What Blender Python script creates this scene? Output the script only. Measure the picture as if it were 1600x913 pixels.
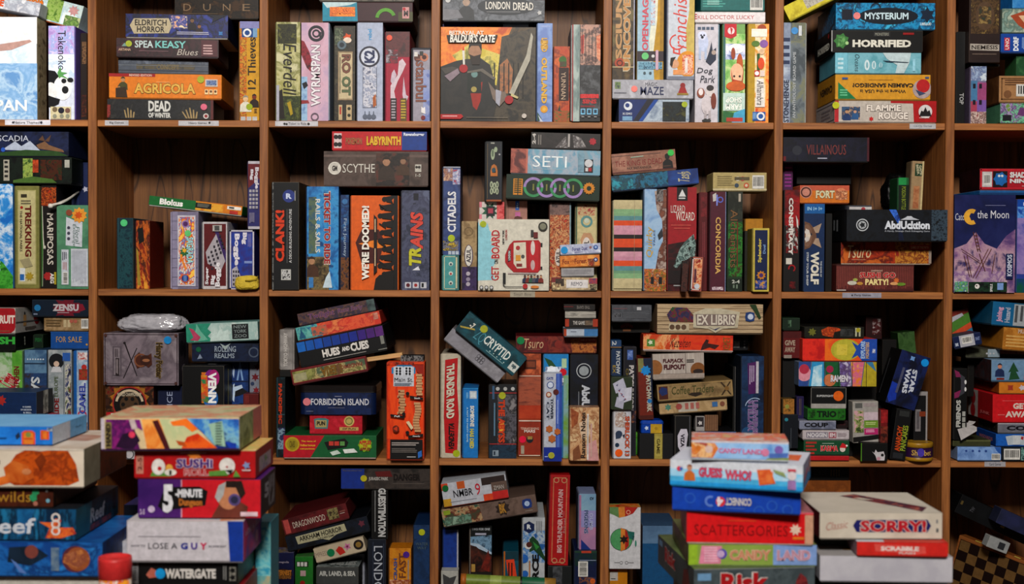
import bpy, bmesh, math, random
from mathutils import Vector, Matrix
random.seed(7)
SC = bpy.context.scene
for _o in list(bpy.data.objects): bpy.data.objects.remove(_o)
COL = SC.collection

# ------------------------------------------------------------------ camera
FPX = 2054.0                       # focal length in pixels of the 1600 px frame
DIST, CAMH = 3.8, 1.55
PITCH, ROLL = math.radians(1.3), math.radians(0.24)
cam_d = bpy.data.cameras.new('camera'); cam = bpy.data.objects.new('camera', cam_d); COL.objects.link(cam)
cam_d.sensor_width = 36.0; cam_d.lens = 36.0*FPX/1600.0
CROT = Matrix.Rotation(math.pi/2-PITCH, 3, 'X') @ Matrix.Rotation(ROLL, 3, 'Z')
cam.location = (0, -DIST, CAMH); cam.rotation_euler = CROT.to_euler()
cam_d.dof.use_dof = True; cam_d.dof.focus_distance = DIST; cam_d.dof.aperture_fstop = 2.8
SC.camera = cam
# ------------------------------------------------------------------ light
vs = SC.view_settings
vs.view_transform = 'Standard'; vs.look = 'None'; vs.gamma = 1.0; vs.use_curve_mapping = False
vs.exposure = -0.5
w = bpy.data.worlds.new('room_ambient'); SC.world = w; w.use_nodes = True
w.node_tree.nodes['Background'].inputs[0].default_value = (0.75, 0.85, 1.0, 1)
w.node_tree.nodes['Background'].inputs[1].default_value = 0.035
def area(name, loc, target, sx, sy, watts, col=(1, .95, .88)):
    l = bpy.data.lights.new(name, 'AREA'); l.shape = 'RECTANGLE'; l.size = sx; l.size_y = sy
    l.energy = watts; l.color = col
    o = bpy.data.objects.new(name, l); COL.objects.link(o); o.location = loc
    o.rotation_euler = (Vector(target)-Vector(loc)).to_track_quat('-Z', 'Y').to_euler(); return o
def spot(name, loc, target, deg, blend, watts, col=(1, .96, .9), rad=.03):
    l = bpy.data.lights.new(name, 'SPOT'); l.spot_size = math.radians(deg); l.spot_blend = blend
    l.energy = watts; l.color = col; l.shadow_soft_size = rad
    o = bpy.data.objects.new(name, l); COL.objects.link(o); o.location = loc
    o.rotation_euler = (Vector(target)-Vector(loc)).to_track_quat('-Z', 'Y').to_euler(); return o
area('ceiling_panel_light', (-0.1, -5.4, 3.95), (0, 0.1, 1.75), 1.0, .7, 480)
area('ceiling_lamp_near', (0.2, -1.3, 3.35), (0, -.3, 1.0), 2.4, .5, 15)
spot('track_spot_left', (-1.25, -1.5, 3.2), (-1.42, 0.02, 2.07), 17, .6, 95)
spot('track_spot_right', (0.75, -1.35, 3.2), (0.66, 0.05, 2.13), 12, .5, 42)

# ------------------------------------------------------------------ helpers
def ray(px, py):
    return (CROT @ Vector(((px-800)/FPX, -(py-456.5)/FPX, -1.0)))
CAM = Vector((0, -DIST, CAMH)); VIEW = CROT @ Vector((0, 0, -1))
def P(px, py, d=0.0):
    r = ray(px, py); t = (d+DIST)/r.y
    return CAM + r*t
def mpp(p):                                   # metres per pixel at a point
    return (p-CAM).dot(VIEW)/FPX
CONTRAST = 1.28                         # contrast curve put into every surface colour, deepening the darks
def lin(h):
    h = h.lstrip('#')
    if len(h) == 3: h = ''.join(c*2 for c in h)
    out = []
    for i in (0, 2, 4):
        c = int(h[i:i+2], 16)/255
        out.append((c/12.92 if c <= .04045 else ((c+.055)/1.055)**2.4)**CONTRAST)
    return (*out, 1)
MATS = {}
def nodes(m):
    m.use_nodes = True; nt = m.node_tree
    return nt, nt.nodes, nt.links, nt.nodes['Principled BSDF']
def card(h, rough=.45):
    """printed card: flat ink with a faint mottle of handling wear"""
    k = ('c', h, rough)
    if k in MATS: return MATS[k]
    m = bpy.data.materials.new('card_'+h.strip('#')); nt, N, L, b = nodes(m)
    tc = N.new('ShaderNodeTexCoord'); nz = N.new('ShaderNodeTexNoise'); nz.inputs['Scale'].default_value = 70; nz.inputs['Detail'].default_value = 7; nz.inputs['Roughness'].default_value = .7
    cr = N.new('ShaderNodeMapRange'); cr.inputs[1].default_value = .3; cr.inputs[2].default_value = .75; cr.inputs[3].default_value = .7; cr.inputs[4].default_value = 1.12
    mx = N.new('ShaderNodeMix'); mx.data_type = 'RGBA'; mx.blend_type = 'MULTIPLY'; mx.inputs[0].default_value = 1
    mx.inputs[6].default_value = lin(h)
    L.new(tc.outputs['Object'], nz.inputs['Vector']); L.new(nz.outputs['Fac'], cr.inputs[0]); L.new(cr.outputs[0], mx.inputs[7]); L.new(mx.outputs[2], b.inputs['Base Color'])
    b.inputs['Roughness'].default_value = rough; b.inputs['Specular IOR Level'].default_value = .22
    MATS[k] = m; return m
def paint(pal, sc=26, dist=1.2, stretch=(1, 1, 1)):
    """illustration print: procedural blotches in the given inks"""
    k = ('p', pal, sc, dist, stretch)
    if k in MATS: return MATS[k]
    m = bpy.data.materials.new('print_artwork'); nt, N, L, b = nodes(m)
    tc = N.new('ShaderNodeTexCoord'); mp = N.new('ShaderNodeMapping'); mp.inputs['Scale'].default_value = stretch
    mp.inputs['Location'].default_value = (random.random()*9, random.random()*9, random.random()*9)
    nz = N.new('ShaderNodeTexNoise'); nz.inputs['Scale'].default_value = sc*1.7; nz.inputs['Detail'].default_value = 9; nz.inputs['Roughness'].default_value = .62; nz.inputs['Distortion'].default_value = dist*.35
    cr = N.new('ShaderNodeValToRGB'); cols = pal.split(); n = len(cols)
    el = cr.color_ramp.elements
    for i, c in enumerate(cols):
        pos = .385+.23*i/max(1, n-1)
        e = el[i] if i < 2 else el.new(pos)
        e.position = pos; e.color = lin(c)
    L.new(tc.outputs['Object'], mp.inputs[0]); L.new(mp.outputs[0], nz.inputs['Vector']); L.new(nz.outputs['Fac'], cr.inputs[0]); L.new(cr.outputs[0], b.inputs['Base Color'])
    b.inputs['Roughness'].default_value = .42; b.inputs['Specular IOR Level'].default_value = .22
    MATS[k] = m; return m
def mix_hex(h, k, g='b8ae9c'):
    a, b = h.lstrip('#'), g
    if len(a) == 3: a = ''.join(c*2 for c in a)
    return ''.join('%02x' % int(int(a[i:i+2], 16)*(1-k)+int(b[i:i+2], 16)*k) for i in (0, 2, 4))
def wood(name, dark, light, axis, sc=1.0, bands=False, rough=.5):
    m = bpy.data.materials.new(name); nt, N, L, b = nodes(m)
    tc = N.new('ShaderNodeTexCoord'); mp = N.new('ShaderNodeMapping')
    s = [34*sc]*3; s[axis] = 1.6*sc; mp.inputs['Scale'].default_value = s
    nz = N.new('ShaderNodeTexNoise'); nz.inputs['Scale'].default_value = 2.2; nz.inputs['Detail'].default_value = 8; nz.inputs['Roughness'].default_value = .68
    cr = N.new('ShaderNodeValToRGB'); cr.color_ramp.elements[0].position = .3; cr.color_ramp.elements[0].color = lin(dark)
    cr.color_ramp.elements[1].position = .68; cr.color_ramp.elements[1].color = lin(light)
    L.new(tc.outputs['Object'], mp.inputs[0]); L.new(mp.outputs[0], nz.inputs['Vector']); L.new(nz.outputs['Fac'], cr.inputs[0])
    src = cr.outputs[0]
    if bands:                                # cathedral figure of a veneered back board
        mp2 = N.new('ShaderNodeMapping'); mp2.inputs['Scale'].default_value = (1, 1, .1)
        n2 = N.new('ShaderNodeTexNoise'); n2.inputs['Scale'].default_value = 9; n2.inputs['Detail'].default_value = 1.5; n2.inputs['Distortion'].default_value = .2
        sn = N.new('ShaderNodeMath'); sn.operation = 'MULTIPLY'; sn.inputs[1].default_value = 20
        fr = N.new('ShaderNodeMath'); fr.operation = 'PINGPONG'; fr.inputs[1].default_value = 1
        r2 = N.new('ShaderNodeValToRGB'); r2.color_ramp.elements[0].position = .0; r2.color_ramp.elements[0].color = (.13, .1, .08, 1)
        r2.color_ramp.elements[1].position = .17; r2.color_ramp.elements[1].color = (1, 1, 1, 1)
        mx = N.new('ShaderNodeMix'); mx.data_type = 'RGBA'; mx.blend_type = 'MULTIPLY'; mx.inputs[0].default_value = .85
        L.new(tc.outputs['Object'], mp2.inputs[0]); L.new(mp2.outputs[0], n2.inputs['Vector']); L.new(n2.outputs['Fac'], sn.inputs[0]); L.new(sn.outputs[0], fr.inputs[0])
        L.new(fr.outputs[0], r2.inputs[0]); L.new(src, mx.inputs[6]); L.new(r2.outputs[0], mx.inputs[7]); src = mx.outputs[2]
    L.new(src, b.inputs['Base Color']); b.inputs['Roughness'].default_value = rough; b.inputs['Specular IOR Level'].default_value = .3
    bp = N.new('ShaderNodeBump'); bp.inputs['Strength'].default_value = .12; bp.inputs['Distance'].default_value = .001
    L.new(nz.outputs['Fac'], bp.inputs['Height']); L.new(bp.outputs[0], b.inputs['Normal'])
    return m

class MB:
    """collects faces in several materials and links them as ONE mesh object"""
    def __init__(s): s.v = []; s.f = []; s.m = []; s.mats = []
    def mi(s, m):
        if m not in s.mats: s.mats.append(m)
        return s.mats.index(m)
    def face(s, pts, m):
        n = len(s.v); s.v += [tuple(p) for p in pts]; s.f.append(tuple(range(n, n+len(pts)))); s.m.append(s.mi(m))
    def cbox(s, x0, x1, y0, y1, z0, z1, m, me=None, c=.0012):
        """box with chamfered edges (me: rubbed edge material)"""
        me = me or m; c = min(c, (x1-x0)*.2, (y1-y0)*.2, (z1-z0)*.2)
        X, Y, Z = (x0, x1), (y0, y1), (z0, z1); n = len(s.v); idx = {}
        for i in (0, 1):
            for j in (0, 1):
                for k in (0, 1):
                    sx, sy, sz = (1-2*i), (1-2*j), (1-2*k)
                    for a in range(3):
                        p = [X[i]+sx*c*(a != 0), Y[j]+sy*c*(a != 1), Z[k]+sz*c*(a != 2)]
                        idx[i, j, k, a] = len(s.v); s.v.append(tuple(p))
        def q(l, mt): s.f.append(tuple(l)); s.m.append(s.mi(mt))
        ring = ((0, 0), (1, 0), (1, 1), (0, 1))
        for i in (0, 1):
            q([idx[i, a, b, 0] for a, b in (ring if i else ring[::-1])], m)
            q([idx[a, i, b, 1] for a, b in (ring if not i else ring[::-1])], m)
            q([idx[a, b, i, 2] for a, b in (ring if i else ring[::-1])], m)
        for a in (0, 1):
            for b in (0, 1):
                q([idx[a, b, 0, 0], idx[a, b, 1, 0], idx[a, b, 1, 1], idx[a, b, 0, 1]], me)
                q([idx[a, 0, b, 0], idx[a, 1, b, 0], idx[a, 1, b, 2], idx[a, 0, b, 2]], me)
                q([idx[0, a, b, 1], idx[1, a, b, 1], idx[1, a, b, 2], idx[0, a, b, 2]], me)
        for i in (0, 1):
            for j in (0, 1):
                for k in (0, 1): q([idx[i, j, k, 0], idx[i, j, k, 1], idx[i, j, k, 2]], me)
    def tube(s, pts, r, m, n=8):
        rings = []
        for i, p in enumerate(pts):
            p = Vector(p); t = (Vector(pts[min(i+1, len(pts)-1)])-Vector(pts[max(i-1, 0)])).normalized()
            a = t.orthogonal().normalized(); b = t.cross(a); st = len(s.v)
            rr = r[i] if isinstance(r, (list, tuple)) else r
            for k in range(n):
                an = 2*math.pi*k/n; s.v.append(tuple(p+a*math.cos(an)*rr+b*math.sin(an)*rr))
            rings.append(st)
        for i in range(len(rings)-1):
            for k in range(n):
                s.f.append((rings[i]+k, rings[i]+(k+1) % n, rings[i+1]+(k+1) % n, rings[i+1]+k)); s.m.append(s.mi(m))
        s.f.append(tuple(rings[0]+k for k in range(n))[::-1]); s.m.append(s.mi(m))
        s.f.append(tuple(rings[-1]+k for k in range(n))); s.m.append(s.mi(m))
    def lathe(s, prof, m, n=28, cx=0, cy=0, axis='z', mfn=None):
        """prof: list of (radius, height)"""
        st = len(s.v)
        for r, h in prof:
            for k in range(n):
                a = 2*math.pi*k/n
                s.v.append((cx+r*math.cos(a), cy+r*math.sin(a), h) if axis == 'z' else (h, cy+r*math.cos(a), cx+r*math.sin(a)))
        for i in range(len(prof)-1):
            mt = mfn(i) if mfn else m
            for k in range(n):
                s.f.append((st+i*n+k, st+i*n+(k+1) % n, st+(i+1)*n+(k+1) % n, st+(i+1)*n+k)); s.m.append(s.mi(mt))
    def build(s, name, parent=None, smooth=False):
        me = bpy.data.meshes.new(name); me.from_pydata(s.v, [], s.f)
        for m in s.mats: me.materials.append(m)
        me.polygons.foreach_set('material_index', s.m)
        if smooth: me.polygons.foreach_set('use_smooth', [True]*len(s.f))
        me.update(); o = bpy.data.objects.new(name, me); COL.objects.link(o)
        if parent: o.parent = parent
        return o
def empty(name, label, cat, group=None):
    o = bpy.data.objects.new(name, None); COL.objects.link(o); o.empty_display_size = .05
    o['label'] = label; o['category'] = cat
    if group: o['group'] = group
    return o

# ---- lettering -------------------------------------------------------------
TXT = {}
def text_polys(s, bold):
    k = (s, bold)
    if k in TXT: return TXT[k]
    cu = bpy.data.curves.new('t', 'FONT'); cu.body = s; cu.size = 1; cu.offset = bold; cu.resolution_u = 2
    o = bpy.data.objects.new('t', cu); me = o.to_mesh()
    vs_ = [v.co.copy() for v in me.vertices]; fs = [tuple(p.vertices) for p in me.polygons]
    o.to_mesh_clear(); bpy.data.objects.remove(o); bpy.data.curves.remove(cu)
    if not vs_: TXT[k] = ([], []); return TXT[k]
    x0 = min(v.x for v in vs_); x1 = max(v.x for v in vs_); y0 = min(v.y for v in vs_); y1 = max(v.y for v in vs_)
    TXT[k] = ([((v.x-x0)/(x1-x0)-.5, (v.y-y0)/(y1-y0)-.5) for v in vs_], fs); return TXT[k]

# ---- print items (u right, v down, fractions of the face) -------------------
def T(s, u, v, w, h, c='eee', rot=0, o=None, b=.022, sl=0): return ('T', s, u, v, w, h, c, rot, o, b, sl)
def R(u0, v0, u1, v1, c): return ('R', u0, v0, u1, v1, c)
def PL(c, *p): return ('PL', p, c)
def E(u, v, a, b, c): return ('E', u, v, a, b, c)
def C(u, v, r, c): return ('C', u, v, r, c)
def RG(u, v, r, t, c, a0=0, a1=360): return ('RG', u, v, r, t, c, a0, a1)
def N(u0, v0, u1, v1, pal, sc=26, st=(1, 1, 1)): return ('N', u0, v0, u1, v1, pal, sc, st)
def NP(pal, sc, *p): return ('NP', p, pal, sc)
def L(u0, v0, u1, v1, n, c, vert=0): return ('L', u0, v0, u1, v1, n, c, vert)
def BC(u0, v0, u1, v1, vert=0): return ('BC', u0, v0, u1, v1, vert)
def FG(u, v, r, skin, body, rot=0): return ('FG', u, v, r, skin, body, rot)
def SB(u, v, r, n, c, q=.6): return ('SB', u, v, r, n, c, q)
def FR(m, t, c): return ('FR', m, t, c)            # frame line: margin, thickness in min-dim fractions
def S(u, v, r, c): return ('S', u, v, r, c)        # round dot sticker (a part), radius in px
def draw(mb, tb, items, W, H, place, parent, stick):
    """place(x, z, off) maps face metres (x from the left, z up from the bottom) to 3-D"""
    mn = min(W, H); lay = 0; tb_n = [0]
    for it in items:
        lay += 1; off = .00025*lay; k = it[0]
        q = lambda u, v: place(min(max(u, 0), 1)*W, (1-min(max(v, 0), 1))*H, off)
        if k == 'R': _, a, b, c_, d_, c = it; mb.face([q(a, d_), q(c_, d_), q(c_, b), q(a, b)], card(c))
        elif k == 'N': _, a, b, c_, d_, pal, sc, st = it; mb.face([q(a, d_), q(c_, d_), q(c_, b), q(a, b)], paint(pal, sc, 1.2, st))
        elif k == 'PL': mb.face([q(*p) for p in it[1]], card(it[2]))
        elif k == 'NP': mb.face([q(*p) for p in it[1]], paint(it[2], it[3]))
        elif k == 'E':
            _, u, v, a, b, c = it; mb.face([q(u+a*math.cos(t*math.pi/12), v+b*math.sin(t*math.pi/12)) for t in range(24)], card(c))
        elif k == 'C':
            _, u, v, r, c = it; mb.face([q(u+r*mn/W*math.cos(t*math.pi/12), v+r*mn/H*math.sin(t*math.pi/12)) for t in range(24)], card(c))
        elif k == 'RG':
            _, u, v, r, t_, c, a0, a1 = it; n = 24; m_ = card(c)
            for i in range(n):
                A, B_ = (math.radians(a0+(a1-a0)*(i+j)/n) for j in (0, 1)); pt = []
                for (rr, an) in ((r, A), (r, B_), (r-t_, B_), (r-t_, A)): pt.append(q(u+rr*mn/W*math.cos(an), v-rr*mn/H*math.sin(an)))
                mb.face(pt, m_)
        elif k == 'SB':
            _, u, v, r, n, c, qq = it
            mb.face([q(u+(r if i % 2 else r*qq)*mn/W*math.cos(i*math.pi/n), v+(r if i % 2 else r*qq)*mn/H*math.sin(i*math.pi/n)) for i in range(2*n)], card(c))
        elif k == 'L':
            _, a, b, c_, d_, n, c, vt = it; rr = random.Random(int((a*7+b*13+n)*100)); m_ = card(c)
            for i in range(n):
                e = rr.uniform(.82, 1)
                if vt: s0 = a+(c_-a)*i/n; s1 = s0+(c_-a)/n*.5; mb.face([q(s0, b+(d_-b)*e), q(s1, b+(d_-b)*e), q(s1, b), q(s0, b)], m_)
                else: s0 = b+(d_-b)*i/n; s1 = s0+(d_-b)/n*.5; mb.face([q(a, s1), q(a+(c_-a)*e, s1), q(a+(c_-a)*e, s0), q(a, s0)], m_)
        elif k == 'BC':
            _, a, b, c_, d_, vt = it; rr = random.Random(5); mb.face([q(a, d_), q(c_, d_), q(c_, b), q(a, b)], card('d8d6d2')); off += .0002
            p = .08
            while p < .9:
                wd = rr.uniform(.02, .06)
                if vt: y0, y1 = b+(d_-b)*p, b+(d_-b)*(p+wd); x0, x1 = a+(c_-a)*.12, a+(c_-a)*.88
                else: x0, x1 = a+(c_-a)*p, a+(c_-a)*(p+wd); y0, y1 = b+(d_-b)*.12, b+(d_-b)*.8
                mb.face([q(x0, y1), q(x1, y1), q(x1, y0), q(x0, y0)], card('222224')); p += wd+rr.uniform(.02, .05)
        elif k == 'FG':
            _, u, v, r, sk, bd, rot = it; a = math.radians(rot)
            def g(x, y): X = x*math.cos(a)-y*math.sin(a); Y = x*math.sin(a)+y*math.cos(a); return q(u+X*r*mn/W, v+Y*r*mn/H)
            mb.face([g(-.7, 1), g(.7, 1), g(1.7, 1.9), g(1.9, 4.2), g(-1.9, 4.2), g(-1.7, 1.9)], card(bd)); off += .0002
            mb.face([g(math.cos(t*math.pi/8)*.85, math.sin(t*math.pi/8)) for t in range(16)], card(sk)); off += .0002
            mb.face([g(-.85, -.1), g(-.8, -.8), g(0, -1.25), g(.8, -.8), g(.85, -.1), g(.5, -.5), g(-.5, -.5)], card(mix_hex(bd, .3, '20140c')))
        elif k == 'FR':
            _, m0, t_, c = it; mx, mz = m0*mn/W, m0*mn/H; tx, tz = t_*mn/W, t_*mn/H; m_ = card(c)
            for (a, b, c2, d2) in ((mx, mz, 1-mx, mz+tz), (mx, 1-mz-tz, 1-mx, 1-mz), (mx, mz, mx+tx, 1-mz), (1-mx-tx, mz, 1-mx, 1-mz)):
                mb.face([q(a, d2), q(c2, d2), q(c2, b), q(a, b)], m_)
        elif k == 'T':
            _, s, u, v, w_, h_, c, rot, o_, bold, sl = it
            a = math.radians(rot); ca, sa = math.cos(a), math.sin(a)
            bw, bh = w_*W, h_*H
            if 45 < abs(rot) < 135: bw, bh = bh, bw
            for (cc, bb, grow, dz) in (((o_, min(bold, .045)+.028, .035, 0), (c, min(bold, .045), 0, .0002)) if o_ else ((c, bold, 0, 0),)):
                vv, ff = text_polys(s, min(bb, .05+.03*bool(o_))); m_ = card(cc, .4)
                gw, gh = bw*(1+grow*.6), bh*(1+grow*2.4)
                for f in ff:
                    pt = []
                    for i in f:
                        x, y = vv[i]; x = x*gw+sl*y*gh; y = y*gh
                        pt.append(place(u*W+x*ca-y*sa, (1-v)*H+x*sa+y*ca, off+dz+.0002))
                    tb.face(pt, m_)
            if tb.f:
                tb.build('title' if not tb_n[0] else 'lettering', parent); tb_n[0] += 1; tb.__init__()
        elif k == 'S': stick.append((it, off))

# ---- the boxes --------------------------------------------------------------
CELL = {}            # filled by the bookcase: (row) -> floor z ; columns -> x bounds
PLACED = []          # (polygon xz, y0, y1)
def rectpoly(cx, zb, W, H, ang):
    a = math.radians(ang); ca, sa = math.cos(a), math.sin(a)
    return [(cx+x*ca-z*sa, zb+x*sa+z*ca) for x, z in ((-W/2, 0), (W/2, 0), (W/2, H), (-W/2, H))]
def env(poly, x, top):
    r = []
    for i in range(len(poly)):
        (xa, za), (xb, zb) = poly[i], poly[(i+1) % len(poly)]
        if min(xa, xb)-1e-9 <= x <= max(xa, xb)+1e-9:
            r.append(max(za, zb) if abs(xa-xb) < 1e-9 and top else min(za, zb) if abs(xa-xb) < 1e-9 else za+(zb-za)*(x-xa)/(xb-xa))
    return (max(r) if top else min(r)) if r else None
def gap(A, B):
    x0 = max(min(p[0] for p in A), min(p[0] for p in B)); x1 = min(max(p[0] for p in A), max(p[0] for p in B))
    if x1-x0 < .0015: return None
    xs = [x0+1e-5, x1-1e-5]+[p[0] for p in A+B if x0 < p[0] < x1]
    g = []
    for x in xs:
        a = env(A, x, False); b = env(B, x, True)
        if a is not None and b is not None: g.append(a-b)
    return (min(g), x1-x0) if g else None
CUR = {'row': 0, 'group': '', 'col': 0}
def B(x0, y0, x1, y1, col, label, art=(), ang=0, d=.02, dep=None, yaw=0, k=None, name='board_game_box', cat='game box', tray=None,
      faces=None, snap=.03, edge=.22, group=None, art_on=None, rough=.45, side=True):
    cpx, cpy = (x0+x1)/2, (y0+y1)/2
    c = P(cpx, cpy, d); s = mpp(c); W = (x1-x0)*s/math.cos(math.radians(yaw)); H = (y1-y0)*s
    if dep is None: dep = min(max(W, H)*.78, .345-max(d, 0))
    a = math.radians(ang)
    bx, bz = c.x+math.sin(a)*H/2, c.z-math.cos(a)*H/2           # bottom centre
    y_0, y_1 = d, d+dep
    if yaw:
        yr = math.radians(abs(yaw)); y_0, y_1 = d-W/2*math.sin(yr), d+W/2*math.sin(yr)+dep*math.cos(yr)
    if CUR['row'] and snap is not None:
        lo, hi = CUR['cell']
        if ang == 0 and not yaw and d > -.03:
            xl, xr = bx-W/2, bx+W/2
            if xl < lo+.0015: xl = lo+.0015
            if xr > hi-.0015: xr = hi-.0015
            bx, W = (xl+xr)/2, xr-xl
        fz = CUR['fz']; best = None
        for it in range(2):
            A = rectpoly(bx, bz, W, H, ang); best = None; moved = False
            zb = min(p[1] for p in A)
            if zb-fz < max(snap, .02) or zb < fz: best = zb-fz
            for (pl, q0, q1) in PLACED:
                if q1 <= y_0+.002 or q0 >= y_1-.002: continue
                g = gap(A, pl)
                if not g or max(p[1] for p in A) < min(p[1] for p in pl)+.004: continue
                gg, ov = g
                if gg < -.035 or gg < -.6*H:
                    if side and ang == 0 and ov < .02:
                        pc = sum(p[0] for p in pl)/len(pl)
                        if pc < bx: bx += ov/2; W -= ov
                        else: bx -= ov/2; W -= ov
                        moved = True
                    continue
                if gg < snap and (best is None or gg < best): best = gg
            if not moved: break
        if best is not None:
            bz -= best-.0004
            if ang == 0 and H > best: H = max(H+best, .006) if abs(best) < H*.5 else H
    if CUR['row'] and CUR['row'] < 9 and ang and d > -.03:
        px_ = [p[0] for p in rectpoly(bx, bz, W, H, ang)]; lo, hi = CUR['cell']
        if min(px_) < lo+.001 and lo-min(px_) < .05: bx += lo+.001-min(px_)
        elif max(px_) > hi-.001 and max(px_)-hi < .05: bx -= max(px_)-hi+.001
    if not yaw: PLACED.append((rectpoly(bx, bz, W, H, ang), y_0, y_1))
    else: PLACED.append((rectpoly(bx, bz, W*math.cos(math.radians(yaw))*.9, H, 0), y_0, y_1))
    root = empty(name, label, cat, group or CUR['group'])
    root.location = (bx, d, bz); root.rotation_euler = (0, -a, math.radians(yaw))
    if k is None: k = 'h' if W >= H else 'v'
    cm = paint(*col[1:]) if isinstance(col, tuple) else card(col, rough)
    ch = '6a6258' if isinstance(col, tuple) else col
    em = card(mix_hex(ch, edge), .6); tm = card(tray or mix_hex(ch, .35, '181614'), .55)
    mb = MB(); t = .0035
    X0, X1, Y0, Y1, Z0, Z1 = -W/2, W/2, 0, dep, 0, H
    i = .0012
    if k != 't':
        tr = MB()
        if k == 'h': Z0 = min(t, H*.15); tr.cbox(X0+i, X1-i, i, dep-i, 0, Z0+.004, tm)
        elif k == 'v': X0 = -W/2+min(t, W*.12); tr.cbox(-W/2, X0+.004, i, dep-i, i, H-i, tm)
        elif k == 'V': X1 = W/2-min(t, W*.12); tr.cbox(X1-.004, W/2, i, dep-i, i, H-i, tm)
        elif k == 'f': Y1 = dep-t; tr.cbox(X0+i, X1-i, Y1-.004, dep, i, H-i, tm)
        tr.build('tray', root)
    mb.cbox(X0, X1, Y0, Y1, Z0, Z1, cm, em)
    W2, H2 = X1-X0, Z1-Z0; tb = MB(); stick = []
    fs = {'F': list(art)}
    if faces: fs.update(faces)
    for fk, items in fs.items():
        if fk == 'F': pl = lambda x, z, o: (X0+x, Y0-o, Z0+z); w_, h_ = W2, H2
        elif fk == 'T': pl = lambda x, z, o: (X0+x, Y0+z, Z1+o); w_, h_ = W2, Y1-Y0
        elif fk == 'L': pl = lambda x, z, o: (X0-o, Y1-x, Z0+z); w_, h_ = Y1-Y0, H2
        elif fk == 'R': pl = lambda x, z, o: (X1+o, Y0+x, Z0+z); w_, h_ = Y1-Y0, H2
        draw(mb, tb, items, w_, h_, pl, root, stick)
    mb.build('carton' if k == 't' else 'lid', root)
    for (it, off) in stick:
        _, u, v, r, c_ = it; sb = MB(); rr = r*s; cx_, cz_ = X0+u*W2, Z0+(1-v)*H2
        yf = -off-.0008
        n = 20; ring = [(cx_+rr*math.cos(2*math.pi*j/n), cz_+rr*math.sin(2*math.pi*j/n)) for j in range(n)]
        m_ = card(c_, .35); sb.face([(x, yf, z) for x, z in ring], m_)
        for j in range(n):
            (xa, za), (xb, zb) = ring[j], ring[(j+1) % n]; sb.face([(xa, yf, za), (xb, yf, zb), (xb, yf+.0005, zb), (xa, yf+.0005, za)], m_)
        so = sb.build('sticker', root); so['label'] = 'round coloured dot sticker'
    return root
def BT(cx, cy, w, h, col, label, art=(), ang=0, **kw): return B(cx-w/2, cy-h/2, cx+w/2, cy+h/2, col, label, art, ang=ang, **kw)
# ------------------------------------------------------------------ the bookcase
M_UP = wood('oak_upright', '6c4022', 'b07a48', 2); M_SH = wood('oak_shelf', '744626', 'ba8350', 0)
M_BK = wood('oak_back_board', '5c3b22', '92683e', 2, .6, bands=True)
DXL = P(137.3, 215).x; DXR = P(1478.0, 215).x; PIT = (DXR-DXL)/5; DT = P(687, 230).x-P(673.5, 230).x
UX = [DXL+PIT*i for i in range(-1, 7)]                       # left edge of every upright front
FZ = [P(800, 190, .008).z, P(800, 454, .008).z, P(800, 717.6, .008).z]
PZ = (FZ[0]-FZ[2])/2; FZ = [FZ[0]+PZ]+[FZ[0], FZ[0]-PZ, FZ[0]-2*PZ, FZ[0]-3*PZ]
ST, SD = .0195, .38
case = empty('bookcase', 'tall oak bookcase of square cubbies filled with boxed games', 'bookcase'); case.location = (0, 0, 0)
for x in UX:
    m = MB(); m.cbox(x, x+DT, 0, SD, .0, FZ[0], M_UP, M_UP, .0015); m.build('upright', case)
for r, z in enumerate(FZ):
    for i in range(len(UX)-1):
        m = MB(); m.cbox(UX[i]+DT, UX[i+1], .008, SD-.008, z-ST, z, M_SH, M_SH, .0015); m.build('shelf_board', case)
z = FZ[4]-PZ
for i in range(len(UX)-1):
    m = MB(); m.cbox(UX[i]+DT, UX[i+1], .008, SD-.008, .03, .06, M_SH, M_SH, .0015); m.build('shelf_board', case)
for i in range(len(UX)-1):
    m = MB(); m.cbox(UX[i]+DT*.5, UX[i+1]+DT*.5, SD-.006, SD+.006, .03, FZ[0], M_BK, M_BK, .0005); m.build('back_panel', case)
m = MB(); m.cbox(UX[0], UX[-1]+DT, -.004, SD, FZ[0], FZ[0]+.03, M_SH); m.build('top_board', case)
def shelf_label(x0, x1, y, h, txt, u=.5, w_=.5, col='cfcdd2', tc='55555e', row=1, icons=()):
    a = P(x0, y, .008); b = P(x1, y, .008); s = mpp(a); z1 = FZ[row]-.0015; z0 = max(z1-h*s, FZ[row]-ST+.001)
    mb, tb = MB(), MB(); pr = MB(); mb.cbox(a.x, b.x, .0066, .0078, z0, z1, card(col), card(col), .0002)
    o = mb.build('shelf_label', case)
    draw(pr, tb, [T(txt, u, .5, w_, .5, tc, b=.01)]+list(icons), b.x-a.x, z1-z0, lambda x, z, o: (a.x+x, .0066-o, z0+z), o, [])
    if pr.f: pr.build('symbols', o)
    o['label'] = 'printed paper strip on shelf edge'
shelf_label(8, 79, 192, 8, 'Nature Themed', .48, .56, 'e4e2ea', icons=[C(.18, .5, .22, '55555e'), C(.8, .5, .25, '445')])
shelf_label(164, 201, 191, 8, 'Big Games', .5, .6)
shelf_label(279, 342, 193, 8, 'Heavy Games', .48, .45, icons=[C(.77, .4, .2, '333')])
shelf_label(430, 497, 194, 8, 'Ticket to Ride', .52, .42, icons=[C(.22, .55, .22, '333'), C(.27, .6, .2, '333'), C(.78, .55, .25, '333')])
shelf_label(797, 836, 459, 11, 'Small Box', .5, .7, 'b0a898', '8a8278', 2)
shelf_label(1421, 1462, 198, 8, 'Co-Op Games', .5, .7, 'c0c0c4', '7a8490', 1)
shelf_label(1316, 1377, 462, 8, 'Party Games', .52, .42, 'a4a2ae', '33333c', 2, icons=[C(.25, .5, .16, '444')])
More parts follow.
